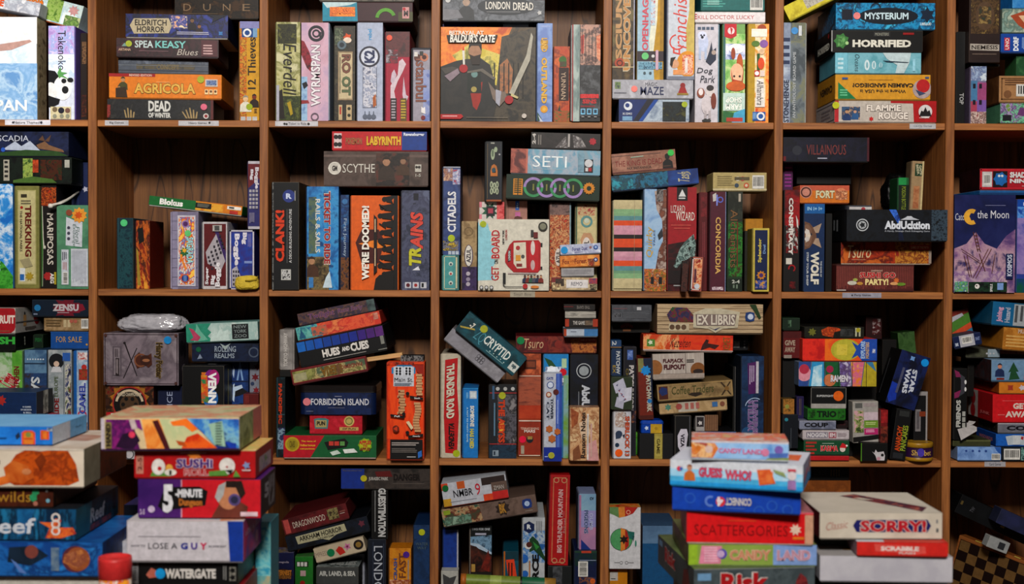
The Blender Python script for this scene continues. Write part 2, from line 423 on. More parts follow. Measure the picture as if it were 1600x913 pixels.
shelf_label(1538, 1571, 726, 8, 'Card Games', .5, .55, 'b0aeb4', '66666e', 3)
# ------------------------------------------------------------------ the room
def struct(o): o['kind'] = 'structure'; return o
m = MB(); fl = wood('floor_boards', '4a3626', '6e543c', 0, .4); m.cbox(-4, 4, -7.2, .48, -.1, 0, fl); struct(m.build('floor'))
m = MB(); wl = card('8d877c', .8); m.cbox(-4, 4, .4, .48, 0, 4.6, wl); struct(m.build('wall_back'))
m = MB(); m.cbox(-4, 4, -7.2, .48, 4.6, 4.7, card('b5b0a6', .8)); struct(m.build('ceiling'))
def cell(row, col, group):
    CUR.update(row=row, col=col, group=group, cell=(UX[col]+DT, UX[col+1]), fz=FZ[row])
# ================================================================== ROW 1
cell(1, 0, 'boxed games on the top row, first bay')
B(-102, 27, 58, 187, ('paint', 'f4f6fa e6eef6 cfe0f0 f2f2f4', 7), 'large pale white and sky-blue upright game box with wide-spaced white capital letters', [
  N(0, .45, 1, 1, 'a8c8e8 8ab4dc c0d8ec 7aa6d4', 9, (1, 1, 1)), R(0, 0, 1, .26, 'f6f6f8'), PL('caa8a0', (.55, .28), (.8, .24), (.93, .22), (.95, .24), (.75, .32), (.55, .34)),
  T('WINGSPAN', .47, .86, .86, .11, 'fafafa'), L(.1, .95, .7, .98, 1, 'dce6f0')], d=.02, dep=.08, k='f', tray='c8bca4', faces={'R': [N(0, 0, 1, 1, '8a7e66 a89a80 6e624e', 20), R(0, 0, .1, 1, 'b8ac90')]})
B(76, 41, 118, 186, 'dfe4f2', 'upright white and lavender game box with a panda eating bamboo on its spine', [
  N(0, 0, 1, .35, 'b49ad0 c8b4e0 a0b4e0 dccff0', 30), N(0, .3, 1, .55, 'c8d8f4 eef2fa dde6f6', 22), T('Takenoko', .52, .26, .3, .42, '2c2c38', -90, b=0),
  PL('222226', (0, .47), (.25, .48), (.45, .55), (.42, .62), (.3, .62), (0, .6)), E(.55, .66, .36, .13, 'f4f4f6'), E(.08, .7, .24, .1, 'eee'), E(.65, .68, .13, .04, '2a2a2e'), E(.6, .585, .1, .025, '2a2a2e'), E(.85, .575, .12, .025, '2a2a2e'),
  PL('222226', (0, .74), (.2, .76), (.45, .78), (.4, .83), (.1, .87), (0, .86)), PL('6fae6a', (.35, .5), (.48, .43), (.5, .49), (.75, .5), (.55, .52), (.8, .57), (.5, .54), (.42, .56)),
  R(.08, .86, .88, .99, 'd8cfae'), C(.25, .89, .1, '8a7a60'), C(.5, .9, .12, '334'), C(.75, .9, .1, '8a6a60'), C(.25, .96, .08, 'a0a090'), C(.52, .96, .08, 'a0a090'), C(.75, .96, .08, 'a0a090')], tray='6a5a9a', k='V')
B(121, 52, 136, 186, '2c1a14', 'narrow dark brown game box standing against the first upright', [N(.2, .1, .9, .35, '5a4030 8a6a4a 3a261c', 60), N(.1, .7, .9, .95, '5a2a18 2a1810 6e3a20', 50)], d=.06)
BT(72, 2, 112, 38, 'c8d8dc', 'game box tilted on its side with orange cartoon letters and a green print', [
  N(0, 0, 1, 1, 'e6eef0 b8d0d8 dce8e4 9cc0cc', 16), T('TOKYO', .3, .5, .3, .6, 'e88a2a', o='7a3414', b=.06), N(.5, 0, .72, .95, '7aa040 a8c070 5a8030', 40), SB(.88, .3, .25, 8, 'd8a8a8'), N(.78, .55, 1, 1, '8aa860 5a7a48 c8d0a0', 40)], ang=-14.5, tray='b86a3a', d=.09)
BT(4, 15, 118, 22, 'b8b8c4', 'grey-white game box tilted on top of the pale upright box, orange lettering at left', [N(.3, 0, 1, 1, 'd0d4dc a8acb8 e4e4e8', 20), T('FIRE', .42, .55, .2, .55, 'e06a3a', b=.05)], ang=-11, d=.02, dep=.06)

cell(1, 1, 'boxed games on the top row, second bay')
B(170, 156, 332, 188, '1c1c20', 'black game box with skeletal hands and white block capitals, bottom of stack', [
  N(0, 0, 1, 1, '141418 2c2c30 101012 3a3836', 24), T('DEAD', .49, .34, .21, .55, 'dcdcd8', b=.04), T('OF WINTER', .49, .8, .21, .26, 'dcdcd8', b=.04),
  *[PL('b09a70', (.17+i*.022, .95), (.155+i*.03, .45+.1*abs(i-1)), (.167+i*.03, .45+.1*abs(i-1)), (.185+i*.022, .95)) for i in range(4)],
  *[PL('b09a70', (.74+i*.022, .95), (.70+i*.035, .4+.1*abs(i-2)), (.712+i*.035, .4+.1*abs(i-2)), (.757+i*.022, .95)) for i in range(5)],
  N(0, .3, .03, .95, '7a2020 a03a30 501818', 60), S(.91, .35, 5, 'e07a94'), C(.93, .82, .14, 'd8d4d0'), C(.93, .82, .08, 'a03038'), R(.975, 0, 1, 1, '6e2a2a')], yaw=5)
B(172, 116, 345, 156, 'e8901c', 'bright orange game box with farmer in green and outlined gold lettering', [
  R(0, 0, .41, .13, 'b01c20'), T('REVISED EDITION', .28, .065, .2, .09, 'e8d0c0'), FG(.125, .25, .1, 'c89a70', '5a5a2c'), FG(.09, .55, .06, 'b08a60', '3e4a24'), PL('4a3414', (.06, .6), (.15, .55), (.165, .98), (.06, .98)),
  T('AGRICOLA', .495, .6, .54, .42, 'e8c060', o='7a5a20', b=.03), L(.42, .33, .56, .38, 1, 'f0c080'), S(.815, .21, 5.5, 'b8c030'),
  R(.855, .2, .965, .5, 'd8d0c8'), N(.865, .24, .955, .45, '4a6a9a 8a9ac0 304a70', 60), *[R(.85+i*.04, .62, .882+i*.04, .82, 'f0d8a8') for i in range(3)], *[C(.866+i*.04, .7, .05, '7a4a20') for i in range(3)]], yaw=4)
B(187, 93, 324, 116, '5c6472', 'slim slate-grey game box with faint gold strip, middle of the stack', [N(0, 0, 1, .35, '6a7280 4e5664 788090', 20), N(.2, .35, .85, .7, '4a4e58 6a6044 3a4048', 30), R(0, .42, 1, .47, '7a8088'), T('CONCEPT', .55, .55, .25, .35, '8a7a50', b=.01), R(0, .78, 1, .82, '3a404c')], d=.04, yaw=6)
B(184, 61, 340, 92, '4a2630', 'dark maroon game box lettered in white and teal neon capitals', [
  N(0, 0, 1, 1, '3a1c26 4c2832 2c161e 5a2e3a', 15), C(.12, .3, .17, 'b8c43a'), PL('8aa8a0', (.05, .45), (.08, .25), (.1, .45)), T('ARTANA', .08, .63, .12, .14, 'd8b8a0'), T('SPEA', .27, .32, .18, .4, 'cfdede'), T('KEASY', .53, .32, .3, .4, '8fd0cc', o='2a4a50'), T('Blues', .7, .73, .2, .34, 'c8c0b8', sl=.3, b=0),
  L(.22, .68, .55, .74, 1, '9a7a80'), R(.83, .05, .99, .95, '66343e'), L(.85, .3, .95, .9, 4, 'd0b0b0')], yaw=5)
B(198, 23, 355, 60, '1e2850', 'deep blue game box with a parchment title plate and armed figures', [
  N(0, 0, 1, 1, '141c44 24327a 101430 3a4a9a', 14), N(.44, .05, .6, .6, 'e8b890 6a70b0 3a4488 f0e0c0', 40), PL('c8bca0', (.04, .5), (.08, .2), (.42, .17), (.45, .5), (.42, .82), (.08, .86)), T('ELDRITCH', .245, .37, .31, .26, '241c18', b=.02), T('HORROR', .245, .66, .27, .26, '241c18', b=.02),
  FG(.65, .25, .1, '8a6a50', '2a2430'), FG(.72, .5, .09, '9a7050', '3a2a2c'), PL('101430', (.8, 0), (.99, .0), (.9, .2), (.84, .35), (.86, .12)), L(.5, .75, .82, .9, 2, 'c0c0d8'), SB(.93, .8, .12, 4, '4a88c0')], tray='b8b2a8', edge=.5, yaw=4)
B(273, -16, 404, 28, '241c18', 'black-brown game box with thin wide-spaced gold letters at the very top', [N(0, .3, 1, 1, '241c18 382a1e 15110f 50381e', 18), *[T(c, .15+.235*i, .62, .09, .24, '9a8268', b=-.005) for i, c in enumerate('DUNE')], L(.1, .83, .55, .87, 1, '7a6650')], d=.1)
B(373, 34, 405, 188, 'd8a82c', 'upright yellow game box with blue square emblem, title reading upwards', [
  N(0, 0, .35, 1, 'c05a20 e0962c 8a4820 d8b040 b8502a', 36), R(0, 0, 1, .07, '9a9ac8'), R(.1, .07, .68, .16, '1a5a9a'), RG(.38, .115, .22, .09, 'f0f0f0'), R(.68, .07, .9, .16, '8ab0d0'),
  T('12 Thieves', .62, .42, .42, .52, '3a2a18', 90, b=.01), FG(.3, .78, .16, 'e8c8a0', 'e4e0d0'), FG(.75, .76, .13, '8a3a20', '3a2014'), S(.5, .86, 5, 'a8b82c'), L(.75, .88, .9, .93, 3, '6a4a20'), R(.05, .96, .3, 1, 'c8c8c8'), R(.36, .96, .6, 1, 'c8c8c8'), R(.66, .96, .9, 1, 'c8c8c8')], tray='8a6420')

cell(1, 2, 'boxed games on the top row, third bay')
B(430, 35, 469, 189, '9a9a60', 'upright olive game box with flowing black script and dark foliage', [
  N(0, 0, 1, 1, 'a8a468 c8c498 8a8a50 d0ccaa', 9), N(.05, .02, .85, .22, '2a2a14 4a4a24 1c1c10 6a6a34', 34), N(0, .75, 1, 1, '3a4a20 56602a 24301a 6e7434', 22), PL('2c2018', (.1, .7), (.25, .68), (.35, .98), (.1, .98)), R(0, .64, .12, 1, 'b8b8c4'),
  T('Everdell', .56, .48, .55, .5, '26241c', -90, sl=.15, b=.0), PL('b8a020', (.45, .82), (.6, .8), (.7, .93), (.6, .95))], d=.015)
B(471, 36, 515, 189, 'c8a8b8', 'upright pink game box with embossed pale capitals and a crimson dragon', [
  N(0, 0, 1, 1, 'c8a4b4 d4b4c4 c0a8c0', 8), NP('7a1c2c a03044 4a1018', 30, (0, .18), (.1, .19), (.3, .3), (.4, .4), (.35, .5), (.2, .46), (0, .33)), N(0, .55, .22, 1, '8ab0d0 a8c4dc 7a98c0', 20), PL('1c2030', (.02, .62), (.18, .6), (.25, .64), (.1, .68)),
  PL('a04048', (0, .79), (.25, .79), (.3, .82), (0, .83)), RG(.55, .11, .3, .1, '3a3a44'), RG(.55, .11, .15, .06, '3a3a44'), PL('3a3a44', (.4, .05), (.75, .1), (.7, .17), (.6, .08)), T('WYRMSPAN', .53, .54, .34, .62, 'f0ecf0', 90, o='8a7a8a'), RG(.5, .96, .15, .05, '7a6a78')], d=.015, tray='9aa4b4', k='V')
B(521, 41, 555, 189, '3c3428', 'upright dark brown game box with fox head and cream title plate', [
  N(0, 0, 1, 1, '3a3226 4c4232 2a2620 56503c', 22), N(0, .02, .4, .2, '5a6a50 34402c 8a9078', 50), SB(.62, .12, .22, 5, 'd8642a'), E(.62, .15, .2, .03, 'e8d8c8'), C(.35, .2, .22, '70808a'), C(.35, .2, .12, '38404a'), R(.17, .27, .88, .78, 'a89478'), R(.22, .285, .84, .765, 'cfc0a0'),
  T('RO', .57, .4, .42, .2, '8a5a48', -90, o='3a2a20', b=.03), T('OT', .57, .63, .42, .2, '6a7a58', -90, o='3a2a20', b=.03), L(.25, .33, .32, .72, 1, '4a3c2c', 1), R(.2, .83, .38, .99, 'c8b490'), R(.25, .85, .33, .93, 'b8402a'), R(.58, .83, .84, .99, 'c8b490'), C(.71, .87, .08, '3a3a20'), C(.71, .94, .08, '3a3a20')])
B(557, 36, 598, 189, 'b4bcd0', 'upright pale blue-white game box with a round K2 badge and mountain panel', [
  R(0, 0, 1, 1, 'b8c0d4'), T('rebel', .48, .12, .16, .11, '3aa0d0', 90), R(.2, .45, .77, .865, '5a6070'), N(.22, .42, .75, .86, 'c4c8d4 9098b0 d8d8e0 6a708a', 30), PL('b8703a', (.6, .76), (.72, .72), (.75, .84), (.62, .86)), C(.47, .345, .42, '3a3a4c'), C(.47, .345, .34, 'd8dce8'), T('K2', .47, .345, .42, .13, '26386a', 90, b=.05),
  *[C(.3+.17*i, .955, .1, '70788a') for i in range(3)], *[R(.28+.17*i, .9, .32+.17*i, .93, '70788a') for i in range(3)]])
B(601, 50, 640, 189, 'b01c48', 'upright crimson game box with white swirling streaks and orange dot', [
  N(0, 0, 1, .28, '5a2028 6e3034 481820', 20), N(0, .2, .5, .35, '9a1c3c 4a3038 aaa0a8', 40), PL('d8c8d0', (.55, .33), (.7, .3), (.85, .36), (.7, .45), (.5, .55), (.35, .66), (.45, .8), (.2, .8), (.2, .6), (.5, .48)), PL('d0c0cc', (.25, .46), (.35, .42), (.45, .48), (.3, .6), (.2, .55)), PL('d0c0cc', (.75, .5), (.85, .7), (.95, .72), (.8, .82), (.7, .7)),
  R(.2, .74, .46, 1, '241c28'), L(.24, .76, .42, .98, 7, 'b8b0b8'), R(.62, .74, .88, 1, '6e5a28'), L(.64, .76, .86, .98, 7, 'c8b048'), S(.15, .07, 4.5, 'e85a20')], d=.03)
B(642, 75, 673, 189, '1c2438', 'short upright game box with lilac-grey panel and brown curling title', [
  R(.06, .03, .95, 1, 'a8a4b0'), N(.6, .3, .95, 1, '8a98c8 a0a8c8 7080b8', 18), T('Istanbul', .48, .44, .55, .58, '9a5a44', -90, o='5a3a34', b=0), C(.3, .14, .2, '6a3a30'), C(.65, .13, .22, 'c88a70'), C(.65, .13, .12, '5a2c24'), R(.12, .06, .3, .12, 'e0dcd8'), R(.4, .05, .6, .11, '444'), PL('e8e4e4', (.5, .8), (.6, .82), (.7, .8), (.72, .9), (.5, .88)), C(.6, .95, .12, '8a2c34')])
B(504, 4, 645, 36, '4c2430', 'game box lying flat, teal end with orange cartoon logo, maroon end with green tentacle', [
  PL('2a98b0', (0, 0), (.38, 0), (.39, 1), (0, 1)), PL('c8dce0', (0, 0), (.38, 0), (.3, .15), (.05, .3)), N(.08, .25, .36, .75, 'e8781c f0a03a c05a18', 60), T('JURASSIC', .22, .5, .28, .4, 'f08a2c', o='8a3a14', b=.06), RG(.7, .85, .55, .18, '6aa83a', 20, 175), RG(.74, .62, .25, .1, '6aa83a', -20, 90),
  R(.84, .5, 1, 1, '5a5a34'), R(.885, .25, .96, .85, 'd0a0a0'), T('M', .925, .58, .05, .3, '2a1a1c', b=.05), C(.905, .35, .08, 'c03040')])
B(499, -28, 647, 2, '6a6258', 'grey-brown game box at the top of the third bay, only its lower edge in view', [N(0, .4, 1, 1, '4a463e 7a7468 38342e', 20)], edge=.4)

cell(1, 3, 'boxed games on the top row, fourth bay')
B(688, 43, 837, 190, '5a3a20', 'large game box facing out, bearded warrior in dark cloak with sword against fiery sky', [
  N(0, 0, 1, 1, '4a3a2a 2c241c 6a5638 3a3024', 9), NP('d8782a e89a38 c05a1c', 14, (0, 0), (.75, 0), (.62, .3), (.3, .45), (0, .5)), NP('c8b84a d8c870 8a8a48', 18, (.12, .3), (.3, .18), (.66, .3), (.6, .62), (.3, .5)), NP('3a342c 5a5040 2a2620', 16, (.64, .1), (1, 0), (1, 1), (.55, 1), (.6, .5)), NP('8a6a50 b07a50 6a4a3c', 24, (.62, .4), (.7, .33), (.76, .45), (.74, .7), (.62, .7)),
  *[R(.56+.05*i, .38, .572+.05*i, .75, '26221c') for i in range(7)],
  NP('242222 141416 302b28', 14, (0, .42), (.16, .36), (.26, .34), (.42, .33), (.52, .4), (.56, .55), (.6, .75), (.55, 1), (0, 1)), PL('a83020', (.3, .62), (.44, .58), (.42, .78), (.38, .88), (.34, .84)), PL('1c2a24', (.28, .48), (.42, .48), (.43, .7), (.28, .7)), C(.355, .5, .035, '7a9a98'), C(.35, .66, .03, 'b0a060'),
  PL('5a5450', (.0, .44), (.12, .42), (.2, .44), (.05, .5)), PL('7a746c', (.28, .47), (.44, .44), (.58, .54), (.56, .56), (.42, .47), (.28, .49)), C(.36, .26, .07, 'b08a70'), PL('2c1c14', (.29, .24), (.3, .17), (.36, .15), (.43, .17), (.43, .26), (.4, .2), (.32, .2)), PL('3a2a20', (.3, .29), (.35, .31), (.42, .29), (.41, .4), (.33, .4)),
  C(.24, .44, .045, 'b01c28'), PL('e0dcd4', (.225, .25), (.25, .25), (.255, .4), (.235, .4)), PL('d8401c', (.225, .25), (.238, .2), (.25, .25)), PL('9a8a94', (.04, .52), (.18, .44), (.2, .49), (.1, .58)), PL('8a7a70', (.5, .58), (.6, .7), (.68, .68), (.7, .75), (.62, .84), (.55, .76)), PL('b0b0bc', (.58, .66), (.64, .68), (.62, .84), (.58, .8)),
  PL('b8b4a8', (.72, .7), (.9, .3), (.95, .06), (.97, .1), (.94, .35), (.77, .72)), C(.72, .77, .045, 'b01c28'), PL('c8bc90', (.74, .7), (.82, .74), (.81, .76), (.74, .73)),
  T('BETRAYAL AT', .27, .065, .36, .042, 'e8e4dc'), PL('1c1410', (.06, .09), (.6, .085), (.57, .17), (.08, .17)), T("BALDUR'S GATE", .335, .125, .47, .085, 'f0ece4', sl=.12, b=.03), PL('b81c24', (0, .925), (.22, .925), (.24, .95), (.21, .975), (0, .975)), L(.02, .94, .19, .96, 1, 'e8b8b8'), L(.27, .955, .8, .965, 1, '8a8070'), C(.88, .94, .025, 'd0c8c0')],
  k='f', dep=.075, tray='3a3028', faces={'T': [R(0, 0, 1, 1, '2a241e')]})
B(838, 37, 863, 190, '8098c8', 'upright periwinkle game box with ornate gold letters reading downwards', [
  N(0, 0, 1, 1, '7a90c4 90a8d4 6c84b8', 9), L(.2, .02, .85, .06, 1, 'a8b8e0'), *[R(.2, .17+i*.05, .7, .21+i*.05, 'c8a040') for i in range(2)], T('LAND', .45, .22, .36, .14, 'e0b850', -90, o='b08830', b=.04), T('OUTLAND', .45, .58, .38, .46, 'e0b850', -90, o='b08830', b=.04), C(.45, .87, .25, 'e0a830'), C(.45, .87, .12, 'e8c060'), PL('3a6048', (0, .9), (.3, .97), (0, 1)), PL('d0d8e8', (.05, .93), (.4, 1), (.2, 1))])
B(864, 73, 890, 190, 'b0481c', 'upright rust-orange game box with dark title plate and pale letters reading downwards', [
  N(0, 0, 1, 1, 'b8481c c05c20 8a3414 d0702a', 14), R(.3, .28, .95, .72, '3c1a10'), T('YUNNAN', .6, .52, .3, .36, 'd0b8a0', -90, b=.0), C(.55, .18, .25, '4a7a34'), N(.35, .2, .8, .27, '3a5a28 5a3a1c', 60), N(0, .85, 1, 1, '4a6a24 b0501c 6a7a2c', 50), PL('2c4a2c', (.25, .85), (.35, .76), (.42, .86))])
B(892, 39, 938, 187, '3c3c40', 'upright grey game box with winter forest print and red block letters near the foot', [
  R(0, 0, .27, 1, '9aa8a4'), N(.03, 0, .25, 1, 'b0bcb8 8a9a98 6a7a7c', 20, (1, 1, .4)), R(0, 0, .04, 1, 'a03030'), N(.29, 0, 1, .5, '8a7a74 c8a090 5a4c4c a88078', 20), NP('d88a6a c86a48 e0a888', 30, (.85, .12), (1, .1), (1, .38), (.88, .35)), NP('c04a3a a03028', 30, (.3, .12), (.42, .1), (.4, .3), (.32, .3)), *[R(.34+i*.12, .05, .36+i*.12, .4, '3c3434') for i in range(5)], N(.29, .42, 1, .95, '4a4a50 2c2c30 66686c', 16),
  R(.29, .72, .95, .76, 'c82c30'), T('SEVEN', .62, .74, .6, .045, 'd8383c', b=.08), T('SINS', .62, .795, .5, .045, 'c83034', b=.06), L(.3, .84, .85, .86, 1, 'a8303a'), *[R(.31+.22*i, .87, .47+.22*i, .93, '8ac8e8') for i in range(3)], *[R(.34+.22*i, .88, .44+.22*i, .915, '2a4a60') for i in range(3)], *[L(.34+.22*i, .95, .44+.22*i, .97, 1, 'aaa') for i in range(3)]], tray='a8a8a8', edge=.6, d=.0)
B(692, 34, 745, 42, '2a3490', 'thin blue and violet box lying behind the warrior box top', [N(0, 0, 1, 1, '1c2470 5a2a70 2c3a9a', 30)], d=.06, k='t', dep=.2)
B(786, 34, 826, 42, 'b8bcc4', 'thin white box wedged under the flat grey box', [N(0, 0, 1, 1, 'c0c4cc a8b0c0', 20)], d=.06, k='t', dep=.2)
B(692, -8, 851, 32, '6a6e74', 'grey flat game box with lined face and pale embossed capitals at top of fourth bay', [
  N(0, 0, 1, 1, '5a5e66 787c84 484c54 8a8e94', 10), FG(.23, .28, .17, 'b8a090', '4a4c50'), PL('8a8a90', (.0, .55), (.15, .6), (.2, .9), (0, 1)), E(.62, .45, .28, .34, '44484e'), T('LONDON', .54, .42, .24, .3, 'dcd8d0', b=.02), T('DREAD', .79, .45, .2, .3, 'dcd8d0', b=.02), L(.43, .66, .8, .7, 1, 'a0a0a4'), C(.05, .22, .1, 'd0d0d0'), R(.9, 0, 1, .2, 'c03038'), SB(.95, .7, .1, 5, 'c8c8c8')])

cell(1, 4, 'boxed games on the top row, fifth bay')
B(967, 156, 1077, 192, '5a6a8a', 'flat blue and grey game box with white oval emblem at its left end', [
  N(0, 0, 1, 1, '8a98ac b8c4d0 6a7a94', 10), PL('1c3c7c', (0, 0), (.5, 0), (.28, 1), (0, 1)), PL('2a2a3c', (.4, 0), (.5, 0), (.28, 1), (.2, 1)), PL('1c5aa8', (.5, 0), (.56, 0), (.34, 1), (.28, 1)), C(.13, .3, .2, 'e0e4ec'), C(.12, .27, .1, '2a4a90'), T('DC COMICS', .12, .66, .13, .1, 'e0e4ec'), R(.05, .78, .19, .98, '8ab0d0'),
  N(.62, .1, .95, 1, '1c1c20 2c3a3c 18181a 5a5a28', 18), S(.93, .22, 4.5, 'b0bc34')], tray='d8d8dc', edge=.5)
B(957, 125, 1083, 158, 'b4b4bc', 'flat light grey game box with blue hand-drawn capitals and a red pawn', [
  N(0, 0, 1, 1, 'b8b8c0 a8a8b0 c4c4cc', 14), N(.03, .12, .1, .5, '4a6a4a 8a9a6a 3a4a5a', 60), T('MAGIC', .48, .25, .15, .2, '4a4a5a', b=0), T('MAZE', .49, .6, .29, .44, '2c3a68', b=.01), S(.27, .5, 5, 'f09088'), C(.87, .3, .14, 'a03030'), PL('b03434', (.84, .4), (.9, .4), (.93, .75), (.81, .75)), R(.8, .72, .94, .82, 'a89040'), L(.02, .68, .2, .8, 1, '8a8a94')], d=.02)
B(957, -30, 992, 123, '4c3c28', 'upright brown game box with tarnished gold outlined letters reading upwards', [
  N(0, 0, 1, 1, '5a4a30 3c3020 6e5a38 7a7048', 14), T('SCIUNE', .3, .42, .3, .75, 'c8a070', 90, o='8a7450', b=.04), T('UNCOVER', .68, .48, .34, .85, 'c8985c', 90, o='d8d0b8', b=.05), C(.35, .83, .24, 'b85a3c'), RG(.35, .83, .15, .05, '5a2a1c'), R(0, .865, 1, .875, 'c8bc98')], tray='c0c0d0', k='V', d=.03)
B(994, -30, 1037, 122, 'b0ccdc', 'upright light-blue and ochre game box with spaced red capitals reading upwards', [
  PL('e8e8d8', (.7, 0), (.8, 0), (.8, .4), (.6, .75), (.5, .9), (.45, .6)), PL('c8a024', (.8, 0), (1, 0), (1, 1), (.65, 1), (.6, .75), (.75, .4)), R(.86, 0, 1, 1, 'b08c1c'), T('COPENHAGEN', .3, .42, .24, .72, 'd85a6c', 90, b=.03), N(.5, .2, .68, .45, 'a8c8e0 d0dce4 c05a50', 60), R(0, .71, 1, .81, '4a3c44'), S(.3, .76, 5.5, '7ad08a'), C(.6, .76, .06, 'ddd'), N(.05, .82, .95, .89, '1c4a6a 8ab8cc 2a5a7a', 60), R(.7, .7, .8, .9, 'd8b8c8'), C(.28, .93, .05, '5a6a70'), C(.5, .93, .05, '5a6a70')], tray='6a5420', d=.03)
B(1042, -30, 1085, 123, 'd4dae4', 'upright white game box with large coral script reading upwards and a cheering man', [
  PL('d0bc70', (.8, 0), (1, 0), (1, .8), (.7, .72), (.68, .5), (.8, .3)), T('Franchise', .45, .42, .52, .66, 'e0584c', 90, sl=.25, b=-.005), RG(.35, .62, .3, .05, 'e0584c', 100, 330), E(.75, .84, .42, .13, 'e0a030'), C(.25, .84, .17, 'e0b090'), PL('3a2a20', (.1, .78), (.3, .77), (.2, .82), (.16, .88), (.08, .85)), N(.55, .75, .95, .95, 'c83c34 e8c8a8 d86a3c', 60), R(.2, .9, .6, .95, 'e8a870'), R(.65, .78, .75, .93, 'e8e0dc'), R(0, .965, 1, 1, '8a90a0')], tray='8a90a0', d=.02)
B(1086, 38, 1124, 192, 'd0ccd4', 'upright white game box with drawn dogs at both ends and grey handwritten title', [
  T('IIII', .45, .045, .7, .03, '5a6a80', b=.05), E(.35, .19, .22, .09, 'c8d0e8'), E(.3, .12, .2, .045, 'd8dcf0'), C(.25, .115, .04, '334'), C(.38, .115, .04, '334'), C(.3, .135, .06, '223'), R(.15, .24, .25, .36, 'b8c4dc'), R(.4, .24, .5, .36, 'b8c4dc'), PL('3a4258', (.6, .28), (.7, .18), (.75, .27), (.9, .24), (.9, .36), (.65, .42), (.45, .38)), C(.8, .29, .1, 'b8a8a0'),
  T('Dog', .42, .48, .66, .07, '2c3448', sl=.2, b=0), T('Park', .55, .56, .62, .07, '2c3448', sl=.2, b=0), E(.25, .7, .17, .05, '9a5a44'), E(.25, .69, .1, .035, 'e4dcdc'), E(.65, .68, .2, .06, 'd8d0d0'), E(.65, .65, .16, .03, '4a4448'), E(.5, .82, .22, .1, 'd4ccd0'), E(.8, .78, .12, .08, '8a4a38'), R(.4, .88, .5, .96, 'bcb4b8'), R(.58, .88, .68, .96, 'bcb4b8'), E(.5, .98, .2, .015, '444')], k='V', tray='7a9aa8')
B(1128, 38, 1164, 192, '88b070', 'upright game box printed upside down with a red-haired farm girl in a straw hat', [
  N(0, .1, 1, .9, '7ab060 a0c880 c8d8a0 6aa050', 14), N(0, .2, 1, .36, 'e8e4f0 c8d0e8 6a78a8', 30), R(0, 0, .1, .75, '4a7a78'), PL('c83040', (.05, 0), (.6, 0), (.6, .12), (.35, .15), (.05, .13)), C(.35, .07, .16, 'e8d8d8'), PL('c83040', (.3, .03), (.42, .05), (.36, .12)), E(.6, .25, .35, .05, 'f0f0f4'), E(.45, .3, .1, .06, 'a85a3c'), E(.75, .42, .15, .12, 'c06a34'), E(.62, .5, .3, .1, 'f0c4a4'), PL('b8562c', (.35, .45), (.4, .58), (.9, .6), (.95, .4), (.85, .58), (.45, .56)), E(.58, .63, .45, .05, 'd07030'), C(.5, .53, .05, '3a2a24'), C(.75, .53, .05, '3a2a24'),
  R(0, .7, 1, .88, 'c8dcd4'), T('FARM', .48, .84, .74, .06, 'f0f4ee', 180, o='7a9a70', b=.05), T('SHOP', .48, .77, .74, .06, 'f0f4ee', 180, o='7a9a70', b=.05), PL('3c7a4c', (0, .88), (.5, .9), (.4, 1), (0, 1)), PL('5ab0d0', (.5, .9), (1, .86), (1, 1), (.4, 1)), R(.15, .95, .9, .99, 'c05040')])
B(1167, 38, 1201, 192, 'c8a838', 'upright mustard game box with a white lettered panel and tropical flowers', [
  N(.3, 0, 1, 1, 'e0c078 e8e0c8 d8a040', 12), R(0, 0, .33, 1, 'c0a030'), N(.35, .8, 1, 1, 'e87a30 e8a060 d05a28', 40), N(.85, 0, 1, 1, 'e88a40 f0b060 e06a30', 30), C(.65, .05, .22, 'b05a34'), R(.15, .05, .9, .13, 'f0ece0'), E(.75, .2, .2, .04, '9a70b0'), E(.35, .2, .2, .03, '6a8a40'), R(.42, .3, .56, .5, '3a6a34'), E(.65, .28, .14, .03, 'e8c8a8'), E(.62, .4, .16, .06, 'e06030'), R(.3, .47, .55, .53, 'c83034'), R(.58, .47, .8, .53, 'e8d8d0'), C(.42, .5, .1, 'fff'), PL('e8e4e0', (.4, .56), (.75, .55), (.82, .84), (.35, .84)), T('Alhambra', .58, .7, .32, .25, '5a4a48', -90, b=0, sl=.1), R(.22, .89, .85, .98, '2a6ab0'), RG(.62, .935, .2, .08, 'f0f0f0'), L(.24, .9, .42, .97, 4, '9ac0e0', 1)])
B(1086, 19, 1196, 37, 'e4dee0', 'slim white game box with thin red capitals lying over three upright boxes', [T('KILL DOCTOR LUCKY', .44, .5, .8, .38, 'c05a5a', b=0), L(0, .2, .03, .8, 3, 'c84040')])
B(1095, -22, 1195, 17, '1f7472', 'teal game box with barcode at the top of the fifth bay', [L(.03, .4, .4, .9, 5, '5aa8a0'), L(.1, .55, .3, .8, 3, 'a8d0c8'), BC(.77, .45, .97, .98)])

